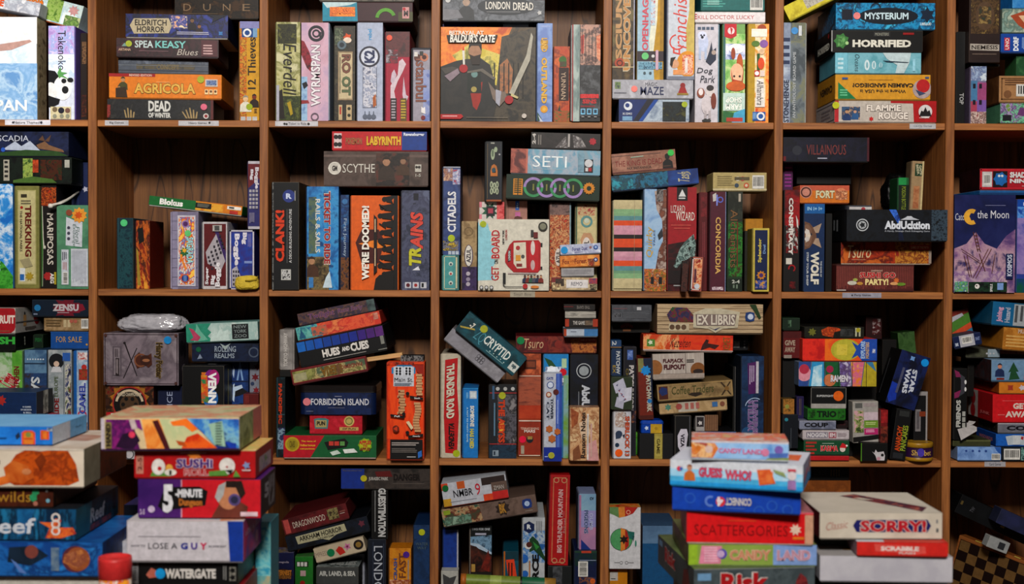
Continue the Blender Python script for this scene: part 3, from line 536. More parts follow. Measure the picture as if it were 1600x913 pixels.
cell(1, 5, 'boxed games on the top row, sixth bay')
B(1224, 36, 1260, 192, '70787c', 'upright silver-grey game box with two upward titles, navy lettering at its left', [
  N(.3, 0, 1, 1, '5a6268 7a8288 8a8c74 6a7278', 7), N(0, 0, .32, 1, 'a0aabc 8a94a8 b8c0cc', 10), L(0, .15, .3, .45, 4, '3c4868'), T('STONEHENGE', .14, .78, .24, .42, '26304e', 90), T('AN ANTHOLOGY BOARD GAME', .5, .62, .13, .66, 'c8ccd0', 90, b=.01), C(.5, .08, .16, '5aa0d8'), R(.68, .03, .82, .13, 'd8dce0')], tray='a8aaa8', k='V', d=.03)
B(1304, 158, 1463, 192, 'c8c0b8', 'flat white and red game box with cyclists and white outlined title, bottom of stack', [
  R(0, 0, .04, 1, 'c0343c'), PL('b81c24', (.55, 0), (1, 0), (1, 1), (.78, 1), (.77, .12), (.55, .1)), N(.07, .28, .25, .88, '4a6a8a 3a4c6a c8a888', 50), FG(.12, .5, .1, 'c8a080', '2c4a7a'), FG(.2, .5, .09, 'd0a890', '3a6a9a'), T('FLAMME', .48, .33, .34, .3, 'e8e0d8', o='5a3a34', b=.05), T('ROUGE', .575, .7, .29, .34, 'e8e0d8', o='5a3a34', b=.05), SB(.36, .85, .12, 6, 'c82c30'),
  C(.89, .5, .32, 'd8d4d4'), PL('2a2024', (.83, .72), (.85, .45), (.87, .5), (.89, .28), (.91, .5), (.93, .42), (.95, .72)), L(.83, .78, .95, .84, 1, 'd8c0c0'), S(.01, .22, 5.5, 'c8cc38')],
  faces={'L': [R(0, 0, 1, 1, 'aaa4a4'), FR(.1, .04, '5a5a64'), L(.3, .3, .8, .8, 3, '8a848a')]})
B(1305, 117, 1454, 157, 'd8a434', 'flat mustard-yellow game box stacked upside down with green corner ribbon', [
  PL('1f8a5a', (.03, .3), (.22, .98), (.03, .98)), L(.05, .6, .14, .9, 3, '7ac8a0'), T('Where in the USA is', .5, .67, .48, .14, '3a3028', 180, b=.02), T('CARMEN SANDIEGO?', .5, .43, .64, .17, '3a3028', 180, b=.04), L(.35, .2, .65, .24, 1, 'b08430'), C(.91, .58, .38, 'b8a8a8'), C(.92, .45, .27, 'c02c30'), PL('4a5a7a', (.84, .6), (.95, .75), (.88, .85)), R(.94, .08, .98, .16, '5a6a8a'), R(.07, .12, .13, .2, '4a6aa0')],
  yaw=0, faces={'L': [R(0, 0, 1, 1, 'b88a2c'), T('CARMEN', .5, .5, .7, .3, '3a3028', 180, b=.04)]})
B(1305, 83, 1439, 117, '7ab8c8', 'flat pale turquoise game box with white shapes and a dark script down its face', [
  R(0, 0, .14, 1, '8cc8d8'), L(.03, .25, .1, .9, 3, 'c8e4ec'), N(.15, 0, 1, 1, '78b0bc 8abcc8 6ca8b4', 12), T('Oceans', .255, .5, .055, .85, '203440', -90, sl=.2, b=0), *[E(.37+.08*i, .6, .03-.006*i, .26-.06*i, 'd8e8ec') for i in range(3)], *[E(.37+.08*i, .6, .012, .15, '90bcc8') for i in range(3)], PL('c8d8dc', (.55, .0), (.88, 0), (.86, .5), (.8, 1), (.7, 1), (.72, .6), (.6, .3)), PL('1c3a50', (.55, .38), (.86, .46), (.84, .5), (.6, .46)), R(.9, .3, .93, .9, 'a8d8e8')],
  faces={'L': [N(0, 0, 1, 1, '5a98a8 6aa8b8', 10)]})
B(1299, 48, 1442, 82, '161618', 'flat black game box with bold white capitals and a green monster head', [
  R(0, 0, .012, 1, 'aaa'), SB(.11, .5, .38, 7, '4c8a4c', .75), N(.07, .3, .15, .75, '3a703c 7ab070', 60), C(.17, .6, .08, 'b8d8a0'), T('HORRIFIED', .55, .62, .64, .36, 'e4e2d8', b=.06), FR(-.9, 0, '000') if 0 else R(.46, .06, .64, .3, '38383a'), T('MONSTERS', .55, .18, .15, .14, '9a9a90'), R(.78, .1, .9, .2, 'a02020')],
  faces={'L': [R(0, 0, 1, 1, '141416'), T('HORRIFIED', .55, .68, .7, .34, 'd4d2c8', b=.06), C(.85, .2, .12, 'a83030')]}, edge=.45)
B(1306, 5, 1461, 46, '1a6c90', 'flat bright teal-blue game box with dark ornamental plaque and black-blue mist', [
  N(0, 0, 1, 1, '12506e 2aa0cc 1a7ca8 0c3c58 48b8dc', 16), R(.06, .25, .17, .65, '1a2438'), E(.53, .5, .3, .32, '122434'), PL('122434', (.23, .5), (.3, .3), (.76, .3), (.8, .5), (.76, .72), (.3, .72)), T('MYSTERIUM', .51, .5, .44, .26, 'd0e4ec', o='0c1c2c', b=.03), RG(.4, .2, .2, .04, '0c2c40', 0, 180), SB(.92, .45, .3, 6, '12304a'), T('LIBELLUD', .905, .8, .11, .1, 'e0eef4'), S(.21, .5, 5.5, 'f09a98')],
  faces={'L': [N(0, 0, 1, 1, '1a3c58 1c78a0 12283c', 20)]}, edge=.3)
BT(1272, 2, 108, 26, 'c8bc30', 'yellow game box leaning diagonally in the upper left of the sixth bay', [N(0, 0, 1, 1, 'c8bc30 d8cc44 b8a828', 12), N(.3, .2, .7, .8, 'a8a098 c8c4b8 8a8478', 40)], ang=27, tray='a8a030', snap=.012)

cell(1, 6, 'boxed games on the top row, seventh bay')
B(1493, 50, 1508, 192, '18181a', 'narrow black game box with small white sideways lettering by the last upright', [T('TOP', .6, .72, .5, .12, 'b8b8b8', -90)], d=.05)
B(1515, 104, 1541, 192, '8a7a9a', 'upright game box with tall pastel houses on its spine', [
  N(0, 0, 1, .25, 'a8b8d0 6a78a0 d0d8e0', 40), R(0, .25, .42, .6, '5a8ab0'), R(.42, .28, 1, .6, 'a85a88'), R(0, .6, .5, .8, 'b0506a'), R(.4, .58, 1, .8, '8a6ab0'), *[R(.12+.4*i, .3+.28*j, .3+.4*i, .38+.28*j, '2a2438') for i in range(2) for j in range(2)], N(0, .78, 1, 1, 'b09a90 6a4048 d8c8c0 8a3a44', 50)], d=.04)
B(1563, 162, 1650, 193, '5a8a70', 'flat game box with green and purple octopus pattern, bottom of stack', [N(0, 0, 1, 1, '4a7a60 8ac8a8 6a3a78 b0a0c8 7a9a50', 26), R(.04, .6, .2, .9, '2a2a34'), PL('7a4a80', (.35, .2), (.6, .3), (.7, .8), (.3, .6))])
B(1561, 119, 1650, 160, 'b08860', 'kraft-brown flat game box with a barcode sticker, open left side in view', [
  FR(.08, .05, '7a5a3a'), L(.1, .15, .5, .4, 3, '6a4a30'), BC(.3, .32, .75, .78), C(.15, .7, .15, '8a6444')], faces={'L': [N(0, 0, 1, 1, '5a3c24 6e4c30', 14)]})
B(1588, 86, 1650, 118, '3a6a44', 'flat mid-green game box partly out of view at right', [N(0, 0, 1, 1, '3a6a44 4a7a50 2c5a3a', 16)], d=.04)
B(1564, 53, 1650, 92, '1a56a8', 'flat royal-blue game box with white capitals stood sideways', [R(.06, .22, .16, .9, 'c8384a'), T('UNO', .11, .55, .07, .6, 'f0e0e0', 90), T('DORF', .27, .55, .1, .75, 'e8ecf4', 90, b=.05), L(.38, .2, .5, .9, 5, '9ab8e0', 1)], d=.02)
B(1566, 14, 1650, 53, '7a8a80', 'flat game box with a cartoon sausage in a bun', [N(0, 0, 1, 1, '90a8a0 6a8078 b8c0b0', 20), PL('b05a3a', (.15, .3), (.4, .1), (.8, .3), (.9, .9), (.5, 1), (.3, .7)), PL('e0c0a0', (.3, .3), (.6, .25), (.8, .8), (.5, .85))], d=.02)
B(1582, -20, 1650, 13, '2a7ab8', 'flat light-blue game box at the top edge of the last bay', [N(0, 0, 1, 1, '2a7ab8 5aa0d0', 16)], d=.03)
B(1512, 97, 1562, 101, '2a2420', 'thin dark box under the brown upright cover', d=.05, k='t', snap=.06)
B(1509, -14, 1563, 90, '3a2a28', 'dark brown game box facing out with oval portrait and torn white title strip', [
  N(.05, .05, .95, .6, '4a382c 6a5438 3a2a24 8a7448', 30), E(.5, .35, .3, .2, '6a5440'), N(.3, .22, .7, .46, '9a8458 5a4430 3a4a40', 50), PL('b8b0a8', (.03, .74), (.97, .75), (.97, .84), (.03, .83)), T('NEMESIS', .5, .79, .85, .06, '4a4440', b=.02), L(.1, .88, .9, .9, 1, '8a7a70')], k='f', dep=.1, d=.02, snap=.08)

# ================================================================== ROW 2
cell(2, 0, 'boxed games on the second row, first bay')
B(-60, 288, 20, 449, '4a90d0', 'upright game box with blue sky, white clouds and green hill, far left of second row', [
  N(0, 0, 1, 1, '2a7cc8 4aa0dc d8e4ee 3a88cc', 10), NP('3a8a34 5ab048 2a6a2a', 24, (0, .6), (.5, .66), (.8, .75), (1, .88), (1, 1), (0, 1)), T('PERFECT OASIS', .68, .48, .14, .72, 'c8e0f0', -90, b=.01)], tray='2a5a80', dep=.25)
B(22, 291, 61, 449, '8a8850', 'upright olive and cream game box with red-brown slab title reading downwards', [
  R(.1, .04, .88, .96, 'b4ae7c'), R(.14, .05, .84, .95, 'c8c094'), T('TREKKING', .55, .44, .27, .5, '7a3024', -90, b=.04), T('THE NATIONAL PARKS', .25, .44, .1, .4, '4a4434', -90), L(.25, .08, .75, .12, 1, '4a4434', 1), L(.25, .14, .75, .19, 2, '7a745c'), C(.28, .21, .06, 'b03020'),
  R(.2, .8, .42, .93, 'd8dcdc'), R(.2, .86, .38, .92, '3a78b8'), SB(.6, .88, .2, 8, 'b09a38'), PL('a8a080', (.2, .72), (.6, .7), (.75, .78), (.4, .8))])
B(63, 290, 88, 449, '26201e', 'upright black game box with orange butterfly and bold white serif title reading downwards', [
  N(0, .02, 1, .2, 'b8481c 2a1a14 c8682c 3a2018', 60), PL('d8d4c8', (0, .2), (.08, .2), (.14, .5), (.2, .6), (.12, .62), (.08, .98), (0, .98)), PL('4a7a3c', (0, .2), (.05, .2), (.09, .5), (.12, .6), (.06, .98), (0, .98)), PL('d8d4c8', (.14, .6), (.25, .58), (.3, .6), (.25, .62)), T('MARIPOSAS', .6, .52, .42, .5, 'd4cec4', -90, b=.02), SB(.42, .88, .3, 8, 'b03838', .8), T('AEG', .72, .9, .26, .1, 'e0dcd8', -90, b=.04), R(.86, .84, 1, .96, 'b8a838')], d=.03)
B(89, 321, 138, 450, '5c8c70', 'sea-green game box facing out with white labels and an orange flower', [
  N(0, 0, 1, 1, '5c8c70 689a7c 54826a', 8), PL('d0d4dc', (.3, .14), (.55, .18), (.82, .2), (.8, .5), (.28, .48)), T('Floral', .66, .36, .13, .2, '5a7a70', -90, sl=.2, b=0), T('Exchange', .55, .36, .13, .26, '5a7a70', -90, sl=.2, b=0), *[C(.38, .27+i*.065, .05, '556') for i in range(3)], SB(.72, .12, .26, 10, 'e8a848', .75), SB(.7, .12, .14, 7, 'd86a28', .6), C(.4, .09, .1, '9a5a44'), R(.15, .53, .38, .95, 'c8ccd4'), BC(.2, .8, .35, .94, 1), L(.18, .56, .34, .66, 3, '445', 1), L(.2, .68, .34, .78, 3, 'b08080', 1), R(.46, .52, 1, .97, 'ccd0d8'), L(.5, .54, .96, .95, 14, 'a8acb8', 1)], k='f', dep=.11, d=.005)
B(-40, 246, 112, 285, '14201a', 'flat dark forest-green game box with bears among trees, white barcode-like icons', [
  N(0, 0, 1, 1, '101812 1c2a20 0c100e', 16), R(.3, .1, .36, .92, 'b0aca0'), L(.31, .15, .35, .88, 4, '333'), N(.5, .05, .6, .95, '6a8a4a a0b060 3a5a2c', 40), N(.6, .1, .66, .6, '8a3a20 c05a30', 60), N(.68, .1, .9, .9, '2a3a20 5a2c18 18241a', 30), PL('5a7a3c', (.4, .9), (.6, .75), (.8, .85), (.85, 1), (.4, 1)), R(.93, .1, .98, .4, 'b8b8b0')], dep=.1)
B(-60, 206, 107, 244, '242c4c', 'flat navy game box with snowy mountains, golden deer and spaced white capitals', [
  N(0, 0, 1, 1, '1c2440 2a3458 141a30', 12), PL('b8c0d0', (.38, .75), (.5, .4), (.56, .6), (.64, .38), (.74, .8)), PL('3a5a30', (.3, .9), (.6, .75), (.9, .8), (1, 1), (.3, 1)), PL('8a6a50', (.7, .55), (.78, .4), (.82, .55), (.95, .75), (.96, .85), (.8, .75), (.72, .7)), PL('6a5040', (.72, .35), (.76, .15), (.78, .38), (.84, .12), (.82, .42)), T('CASCADIA', .43, .28, .4, .24, 'c8ccd8', b=.0), C(.39, .75, .09, '3a6ac0')])
B(111, 254, 137, 330, '182c5c', 'upright navy blue game box behind the sea-green one', [R(.35, 0, .42, 1, '2a4070'), SB(.85, .55, .2, 5, 'b8b8c8')], d=.13, snap=None)
def cord():
    t = MB(); a = P(79, 323, -.006); pts = []
    for i, (x, y, d) in enumerate([(79, 322, -.008), (84, 320.5, -.004), (94, 317, -.001), (104, 313, .03), (112, 308, .07), (118, 303, .105), (123, 300, .12)]): pts.append(P(x, y, d))
    o = pts[0]; t.tube([p-o for p in pts], [.0055, .005, .0042, .004, .0036, .0034, .003], card('d8d4cc', .7), 10)
    e = empty('cord_handle', 'white cord handle lying over the sea-green game box', 'cord', CUR['group']); e.location = o; t.build('cord', e, True)
    k = MB(); k.lathe([(0, -.006), (.006, -.005), (.0075, 0), (.006, .006), (0, .007)], card('e0dcd4', .7), 12); k.build('knot', e, True)
cord()

cell(2, 1, 'boxed games on the second row, second bay')
B(182, 341, 208, 451, '1c4450', 'upright dark teal game box with a mint dot near its top', [N(.1, .15, .92, .98, '18404c 2a5a60 143440', 40), R(0, 0, .08, 1, '2c5a64'), S(.42, .07, 5.5, '6ad090')], d=.04)
B(209, 345, 234, 451, '7a2c18', 'upright game box with flame-orange and yellow streaks beside the teal box', [N(0, 0, 1, 1, '8a3018 c8702a 3a1a14 a84420 d8a040', 20, (1, 1, .4)), PL('14120e', (.1, .12), (.5, .1), (.6, .3), (.2, .35)), PL('a8903a', (0, .4), (.15, .45), (.35, .95), (.1, .95))], d=.06)
B(266, 331, 310, 451, '8a849c', 'upright lilac-grey game box with stained-glass panel and mint dot', [
  R(.04, 0, .24, 1, '9a94ac'), *[R(.02, .12*i, .98, .12*i+.005, '76708a') for i in range(1, 9)], R(.24, .05, .9, .96, 'd0ccd4'), N(.28, .07, .86, .94, 'e8a030 c83c28 e8e0d0 3a78b0 d85a28 f0c860', 30, (1, 1, .5)), C(.53, .16, .14, '6a3a78'), RG(.53, .16, .14, .05, 'a888b8'), S(.62, .28, 5, '7ad08a'), SB(.5, .52, .2, 8, '3a7a4c'), SB(.5, .5, .1, 6, 'e8b840'), T('SAGRADA', .7, .5, .26, .34, 'b8e0e4', -90, o='2a4a58', b=.03), C(.52, .86, .16, '2a4a88'), RG(.52, .86, .16, .03, 'd86a3a'), R(.46, .82, .58, .9, '6a8ac0')], tray='a8a2b8')
B(315, 347, 355, 451, 'c8c4c8', 'upright maroon and white game box with a grid of letter dice', [
  R(.05, .03, .95, .95, '6e1c24'), PL('4a3070', (.6, .1), (.95, .45), (.95, .62), (.5, .15)), PL('b4aeb4', (.55, .18), (.92, .58), (.75, .72), (.2, .62), (.12, .45)), *[R(.2+.12*i+.05*j, .56-.08*i+.055*j-.05, .28+.12*i+.05*j, .595-.08*i+.055*j-.05, '3a3440') for i in range(5) for j in range(4)], R(.42, .05, .8, .14, 'b8b4b0'), R(.5, .06, .7, .13, '5a5a5a'), T('Super', .2, .8, .16, .26, 'e4e0e4', 90, b=.04), T('Big', .44, .86, .2, .14, 'e4e0e4', 90, b=.06), T('Boggle', .65, .78, .26, .36, 'e4e0e4', 90, b=.06)])
B(357, 360, 397, 451, '3c3a80', 'upright violet-blue game box with dice and rounded white title reading downwards', [
  FR(.0, .06, 'c8c4cc'), N(.06, .04, .94, .98, '3a3878 2c4aa0 44307a', 10), T('Big', .6, .14, .22, .2, 'e0dce4', -90, b=.06), T('Boggle', .28, .33, .26, .54, 'e0dce4', -90, b=.06), L(.75, .06, .9, .3, 4, '8a88c0', 1), R(.6, .52, .92, .56, '8898c8'), PL('b4b0b8', (.1, .66), (.3, .6), (.45, .78), (.35, .96), (.1, .96)), *[R(.14+.1*i, .68+.07*j, .2+.1*i, .72+.07*j, '3a3440') for i in range(3) for j in range(4)]])
B(386, 252, 406, 358, '4a2c64', 'upright purple and maroon dice game box perched at the top right above its pair', [R(0, 0, 1, .04, 'c4c0c8'), R(0, .96, 1, 1, 'c4c0c8'), R(0, .04, 1, .4, '7a2430'), PL('3a3878', (0, .4), (1, .25), (1, .96), (0, .96)), T('Boggle', .72, .25, .4, .32, 'd8d4dc', -90, b=.06), T('Big', .3, .2, .3, .16, 'd8d4dc', -90, b=.06), *[R(.1+.28*i, .42+.06*j, .3+.28*i, .46+.06*j, 'b0acb4') for i in range(3) for j in range(5)], L(.15, .76, .6, .92, 4, '9a94a8', 1)], d=.03, snap=None)
BT(305.5, 316, 146, 16, '2a7a3c', 'flat game box tilted downhill, green half and orange half with white rounded title', [
  R(0, 0, .5, 1, '1f7a40'), R(.5, 0, 1, 1, 'd88a24'), N(.5, .1, .8, 1, 'd8a030 e0b048 c87820', 20), T('Blokus', .24, .5, .25, .68, 'f0f0ec', b=.05), R(.5, .15, .67, .75, '1c1c18'), L(.52, .25, .65, .65, 3, '8a8a80'), R(.84, .15, .99, .5, 'e8e4dc'), L(.86, .22, .97, .42, 1, '555', 1), R(.87, .62, .96, .98, 'c04034')], ang=-6.4, tray='b8b8b4', dep=.27, snap=.02)
def crumple(name, label, cat, x0, y0, x1, y1, d, dep, col, rough, seed, parts=(), smooth=True, gloss=.5):
    """a knotted or folded plastic bag: a lumpy closed skin with sharp creases"""
    c = P((x0+x1)/2, y1, d+dep/2); s = mpp(c); W = (x1-x0)*s; H = (y1-y0)*s
    e = empty(name, label, cat, CUR['group']); z0 = c.z
    if CUR['row']:
        for pl, q0, q1 in PLACED:
            if q1 < d or q0 > d+dep: continue
            if pl[0][0] < c.x < pl[1][0]:
                t = max(p[1] for p in pl)
                if abs(t-z0) < .03: z0 = t+.0005
        if abs(z0-CUR['fz']) < .03: z0 = CUR['fz']+.0005
    e.location = (c.x, d+dep/2, z0)
    bm = bmesh.new(); bmesh.ops.create_icosphere(bm, subdivisions=5, radius=1); rr = random.Random(seed)
    from mathutils import noise
    for v in bm.verts:
        p = v.co.copy(); n1 = noise.noise(p*1.6+Vector((seed, 0, 0))); n2 = 1-abs(noise.noise(p*4.5+Vector((0, seed, 0))))*2; n3 = 1-abs(noise.noise(p*9+Vector((0, 0, seed))))*2
        f = 1+.16*n1+.07*n2+.035*n3; q = [math.copysign(abs(t)**.72, t)*f for t in p]
        v.co = Vector((q[0]*W*.47, q[1]*dep*.46, max(0, (q[2]+1)*.5)*H*.92))
    me = bpy.data.meshes.new('bag'); bm.to_mesh(me); bm.free(); me.polygons.foreach_set('use_smooth', [smooth]*len(me.polygons))
    m_ = card(col, rough).copy(); m_.node_tree.nodes['Principled BSDF'].inputs['Specular IOR Level'].default_value = gloss; me.materials.append(m_)
    o = bpy.data.objects.new('bag', me); COL.objects.link(o); o.parent = e
    return e, W, H
e_, w_, h_ = crumple('drawstring_bag', 'crumpled yellow cloth drawstring bag in front of the violet-blue dice box', 'bag', 366, 428, 405, 451, -.02+.0, .035, 'd0b840', .8, 3)
k = MB(); k.tube([(.0, -.018, h_*.6), (.012, -.022, h_*.62), (.03, -.017, h_*.7), (.035, -.01, h_*.9)], .0022, card('b09a2c', .8), 8); k.build('drawstring', e_, True)

cell(2, 2, 'boxed games on the second row, third bay')
B(424, 285, 467, 453, '16171c', 'wide upright black game box with rubbed white corners and red-orange title reading upwards', [
  C(.62, .13, .24, '3a4a90'), T('R', .62, .13, .22, .05, 'd0d8f0', b=.05), L(.84, .08, .9, .18, 1, 'aaa', 1), T('CLANK!', .28, .5, .34, .48, 'd8502a', 90, o='5a1c14', b=.05), T('A DECK-BUILDING ADVENTURE', .68, .5, .1, .5, 'c8c8c8', 90), R(.55, .25, .56, .75, '999'), R(.33, .81, .7, .91, 'c0c0bc'), N(.36, .82, .67, .9, '222 ccc 444', 60), N(0, 0, .04, 1, '3a3a40 8a8a88 16171c', 50)], edge=.55, d=.0, faces={'R': [N(0, 0, 1, 1, '2a2018 5a4a30 16171c', 30)]})
B(478, 292, 529, 452, '2a6ca8', 'wide upright sea-blue game box with two-line title reading downwards and ships below', [
  N(0, 0, 1, 1, '2468a0 3a88c0 4a9ccc 1c5488', 12), N(.05, .1, .3, .65, '4a6a7a 6a7a60 3a5a70', 24), N(0, .68, .7, 1, '3a3424 6a5a40 8a7a50 28384a', 26), PL('c8d8e0', (.6, .88), (.72, .82), (.8, .98), (.5, .98)), T('TICKET TO RIDE', .64, .4, .2, .7, 'a82c34', -90, o='dcd0c4', b=.05), T('RAILS & SAILS', .34, .38, .15, .52, 'd8d8d0', -90, b=.02), R(.06, .88, .2, .98, '4a8ac0'), FG(.15, .72, .12, 'b89070', '5a3c28')])
B(531, 305, 545, 452, '1c3a68', 'narrow upright blue game box wedged beside the wide orange one', [N(0, 0, 1, .5, '2a5a90 1c3a68 3a70a0', 26), N(0, .66, 1, 1, '3a2c1c 8a5a2c 1c2a40', 40), T('First Journey', .5, .45, .5, .4, 'b8c8d8', -90, b=.0), C(.5, .07, .35, '4a80b0')], d=.05)
B(547, 306, 623, 453, 'd86c1c', 'broad orange game box with black protesting-crowd silhouettes and bold white title reading upwards', [
  R(0, 0, .98, 1, 'dc701e'), PL('5a2018', (.09, .5), (.22, .36), (.58, .36), (.7, .48), (.58, .72), (.22, .72)), PL('e89030', (.15, .51), (.5, .47), (.9, .48), (.9, .54), (.5, .56)), R(.84, 0, .98, 1, '1c1410'), *[C(.7-.09*((i*7) % 3)/2, .04+.088*i, .055, '1c1410') for i in range(11)], *[PL('1c1410', (.72-.09*((i*7) % 3)/2, .015+.088*i), (.86, .0+.088*i), (.86, .08+.088*i), (.74-.09*((i*7) % 3)/2, .068+.088*i)) for i in range(11)], *[PL('1c1410', (.58, .1+.2*i), (.6, .09+.2*i), (.74, .13+.2*i), (.73, .15+.2*i)) for i in range(5)], *[PL('d86c1c', (.86, .05+.176*i), (.9, .03+.176*i), (.89, .09+.176*i)) for i in range(5)], PL('1c1410', (.52, .88), (.6, .84), (.9, .82), (.9, 1), (.48, 1)),
  T("WE'RE DOOMED!", .305, .5, .16, .78, 'ece8e0', 90, b=.07), PL('2a1410', (.48, .2), (.55, .24), (.55, .8), (.48, .84)), L(.5, .25, .54, .4, 1, 'd8c0a0', 1), L(.5, .56, .54, .76, 1, 'd8c0a0', 1)])
B(626, 298, 671, 453, '4a4c60', 'upright slate-blue game box with slanted red and yellow comic title reading upwards', [
  N(0, 0, 1, 1, '3c4054 5c6078 4a4c64 6a7088', 12), R(.42, .03, .6, .1, '2a2c38'), PL('d8c8c0', (.2, .22), (.85, .2), (.8, .8), (.3, .8)) if 0 else R(.4, .13, .5, .135, '222'), T('TR', .48, .66, .44, .2, 'c8c43c', 90, o='20222c', b=.07, sl=.15), T('AINS', .54, .4, .46, .36, 'd85a4c', 90, o='20222c', b=.07, sl=.15), PL('e0e0e8', (.38, .8), (.6, .76), (.66, .8)), *[R(.12+.28*i, .92, .34+.28*i, .98, 'c8c8d0') for i in range(3)], C(.23, .95, .07, '6a2434'), C(.51, .95, .06, 'a83a3a'), R(.72, .93, .8, .97, '222')])
B(506, 237, 669, 290, '5a4a44', 'thick flat brown game box with soldiers and thin white capitals', [
  N(0, 0, 1, 1, '584840 665650 4c3e38', 10), R(0, .1, 1, .17, '786660'), N(.5, .05, .82, 1, '3a302c 2c2624 5a4238 6a3a30', 18), FG(.6, .3, .13, 'b08a70', '4a3c34'), FG(.76, .28, .1, '9a7a64', '5a4434'), C(.105, .5, .2, '5a4a44'), SB(.105, .5, .2, 3, 'd0ccc4', .95), RG(.105, .5, .19, .04, 'd8d4cc'), T('GM', .105, .5, .05, .16, '3a302c', b=.05), T('SCYTHE', .335, .5, .31, .26, 'd4d0c8', b=.0), R(.875, .38, .935, .6, 'c4c0b8'), C(.89, .46, .04, '3a302c'), C(.915, .46, .04, '3a302c'), T('1-5', .905, .7, .05, .09, 'c4c0b8')], tray='6a5850', snap=.05)
B(519, 206, 667, 235, 'c0202c', 'flat bright red game box with gold capitals and a royal-blue right end', [
  R(.735, 0, 1, 1, '1c4c98'), R(0, 0, .735, 1, 'c4202c'), R(.02, .1, .1, .9, 'd8c8c8'), *[C(.04+.04*i, .3+.4*j, .12, '2a1c20') for i in range(2) for j in range(2)], T('POKEMON', .23, .52, .17, .36, 'b0703c', o='4a4a60', b=.04), T('LABYRINTH', .545, .5, .36, .48, 'e0b830', o='8a5a1c', b=.05), T('Ravensburger', .865, .17, .22, .22, 'e0e4f0', b=.04)], tray='a01c24')

cell(2, 3, 'boxed games on the second row, fourth bay')
B(690, 399, 717, 453, '5aa0a0', 'small upright aqua card-game box with cream border under the navy one', [FR(.08, .04, 'd8d0b0'), R(.78, 0, 1, 1, '4a7a7a'), *[C(.5, .25+.27*i, .13, 'ccd4cc') for i in range(3)], *[C(.5, .26+.27*i, .07, ('3a5a6a', 'b04a4a', '5a5a5a')[i]) for i in range(3)], R(.8, .06, .9, .94, 'c8c4a8')], name='card_game_box', d=.005)
B(691, 261, 719, 398, '3a4e7c', 'upright navy game box with white title reading upwards and lime dot', [
  N(0, 0, 1, 1, '34487a 44588a 2c3c68', 14), N(0, .02, .55, .16, 'c8a890 8a5a50 b8b8c8', 40), N(.55, .03, 1, .2, 'a83a4c 8a98b8 d0c8d0', 50), T('CITADELS', .5, .51, .5, .46, 'e0e0e4', 90, b=.03), N(0, .84, .9, .95, 'c8b040 5a4a30 8a8a98 3a3a44', 50), S(.48, .81, 5.5, 'b4c030'), *[R(.3+.22*i, .955, .48+.22*i, .995, 'b8c0cc') for i in range(3)], R(0, 0, 1, .012, 'b0b4c0')], snap=.06)
B(720, 346, 745, 453, '9a8462', 'upright game box, sand-coloured above and dark purple below, with an ornate white cartouche', [
  N(0, 0, 1, .6, '9a8462 ae9874 8a7454', 20), RG(.45, .15, .3, .05, '7a6444'), N(0, .66, 1, 1, '3a2850 4c3868 2c1e40', 30), E(.45, .5, .3, .16, '4a3860'), E(.45, .5, .24, .15, 'd8d4cc'), T('AZUL', .45, .5, .3, .2, '3a3048', 90, b=.03), C(.42, .76, .14, 'b8b0bc'), C(.42, .84, .14, '9a90a4'), C(.42, .91, .14, 'b8b0bc')], d=.03)
B(747, 343, 858, 454, 'd4d0c4', 'square cream game box facing out with a red city bus and a pale blue skyline', [
  PL('9accd8', (0, 0), (.02, .08), (.04, .0), (.1, .12), (.13, .05), (.16, .16), (.2, .2), (.17, .3), (.24, .4), (.2, .5), (.25, .6), (.18, .72), (.25, .85), (0, .86)), PL('d4d0c4', (.0, .0), (.06, 0), (.04, .02), (.02, .1), (.0, .02)), S(.07, .07, 5, 'b0bc34'), T('GET', .24, .76, .11, .2, 'b82c34', 90, b=.02), T('ON', .255, .595, .06, .06, '2a2a2a', 90), T('BOARD', .245, .35, .12, .4, 'b82c34', 90, o='e8e4dc', b=.03), T('NEW YORK', .355, .25, .03, .2, '3a3a3a', 90), T('LONDON', .395, .22, .03, .14, 'b04a4a', 90),
  PL('b01c28', (.44, .36), (.5, .3), (.85, .29), (.88, .33), (.88, .7), (.84, .745), (.5, .74), (.42, .66), (.38, .6), (.38, .5)), PL('d8d0c0', (.5, .33), (.67, .32), (.68, .68), (.55, .69), (.5, .62)), R(.72, .31, .85, .73, 'c02834'), E(.77, .4, .03, .1, 'd8ccc8'), E(.77, .64, .03, .07, 'c8b0b0'), PL('2a2a34', (.42, .45), (.46, .42), (.46, .58), (.42, .6)), T('LONDON', .44, .51, .03, .13, 'ddd', 90), C(.56, .4, .03, 'b04040'), R(.53, .5, .6, .58, 'd8a040'), R(.54, .62, .62, .66, '8a3030'), C(.63, .52, .025, '5a5a5a'), R(.88, .33, .905, .38, '3a3a3a'), R(.88, .66, .905, .7, '3a3a3a'), R(.42, .75, .82, .765, 'b8a8a8'), C(.91, .1, .065, '3a3a30'), C(.91, .1, .045, '8a8a78'), R(.74, .15, .78, .24, '444'), R(.78, .18, .84, .26, '7a2c2c'),
  *[FG(.66+.045*i, .8, .02, ('6a4030', 'c8a080')[i % 2], ('2a3a5a', '8a3a30', '3a6a5a', '5a5a6a')[i % 4]) for i in range(6)], R(.35, .75, .39, .9, '2a2a2a'), RG(.4, .9, .05, .012, '444', 180, 270), R(.4, .94, .68, .95, '3a3a3a'), E(.8, .945, .06, .02, 'd88a3c'), C(.665, .935, .035, 'b83034'), *[C(.05+.07*i, .955, .028, '5a5a5a') for i in range(3)], *[C(.05+.07*i, .955, .018, 'ccc') for i in range(3)]], k='f', dep=.07, d=.0, tray='b8b4a8')
B(757, 346, 790, 453, '3a3230', 'dark box standing behind the cream bus box', d=.09, k='t', dep=.2)
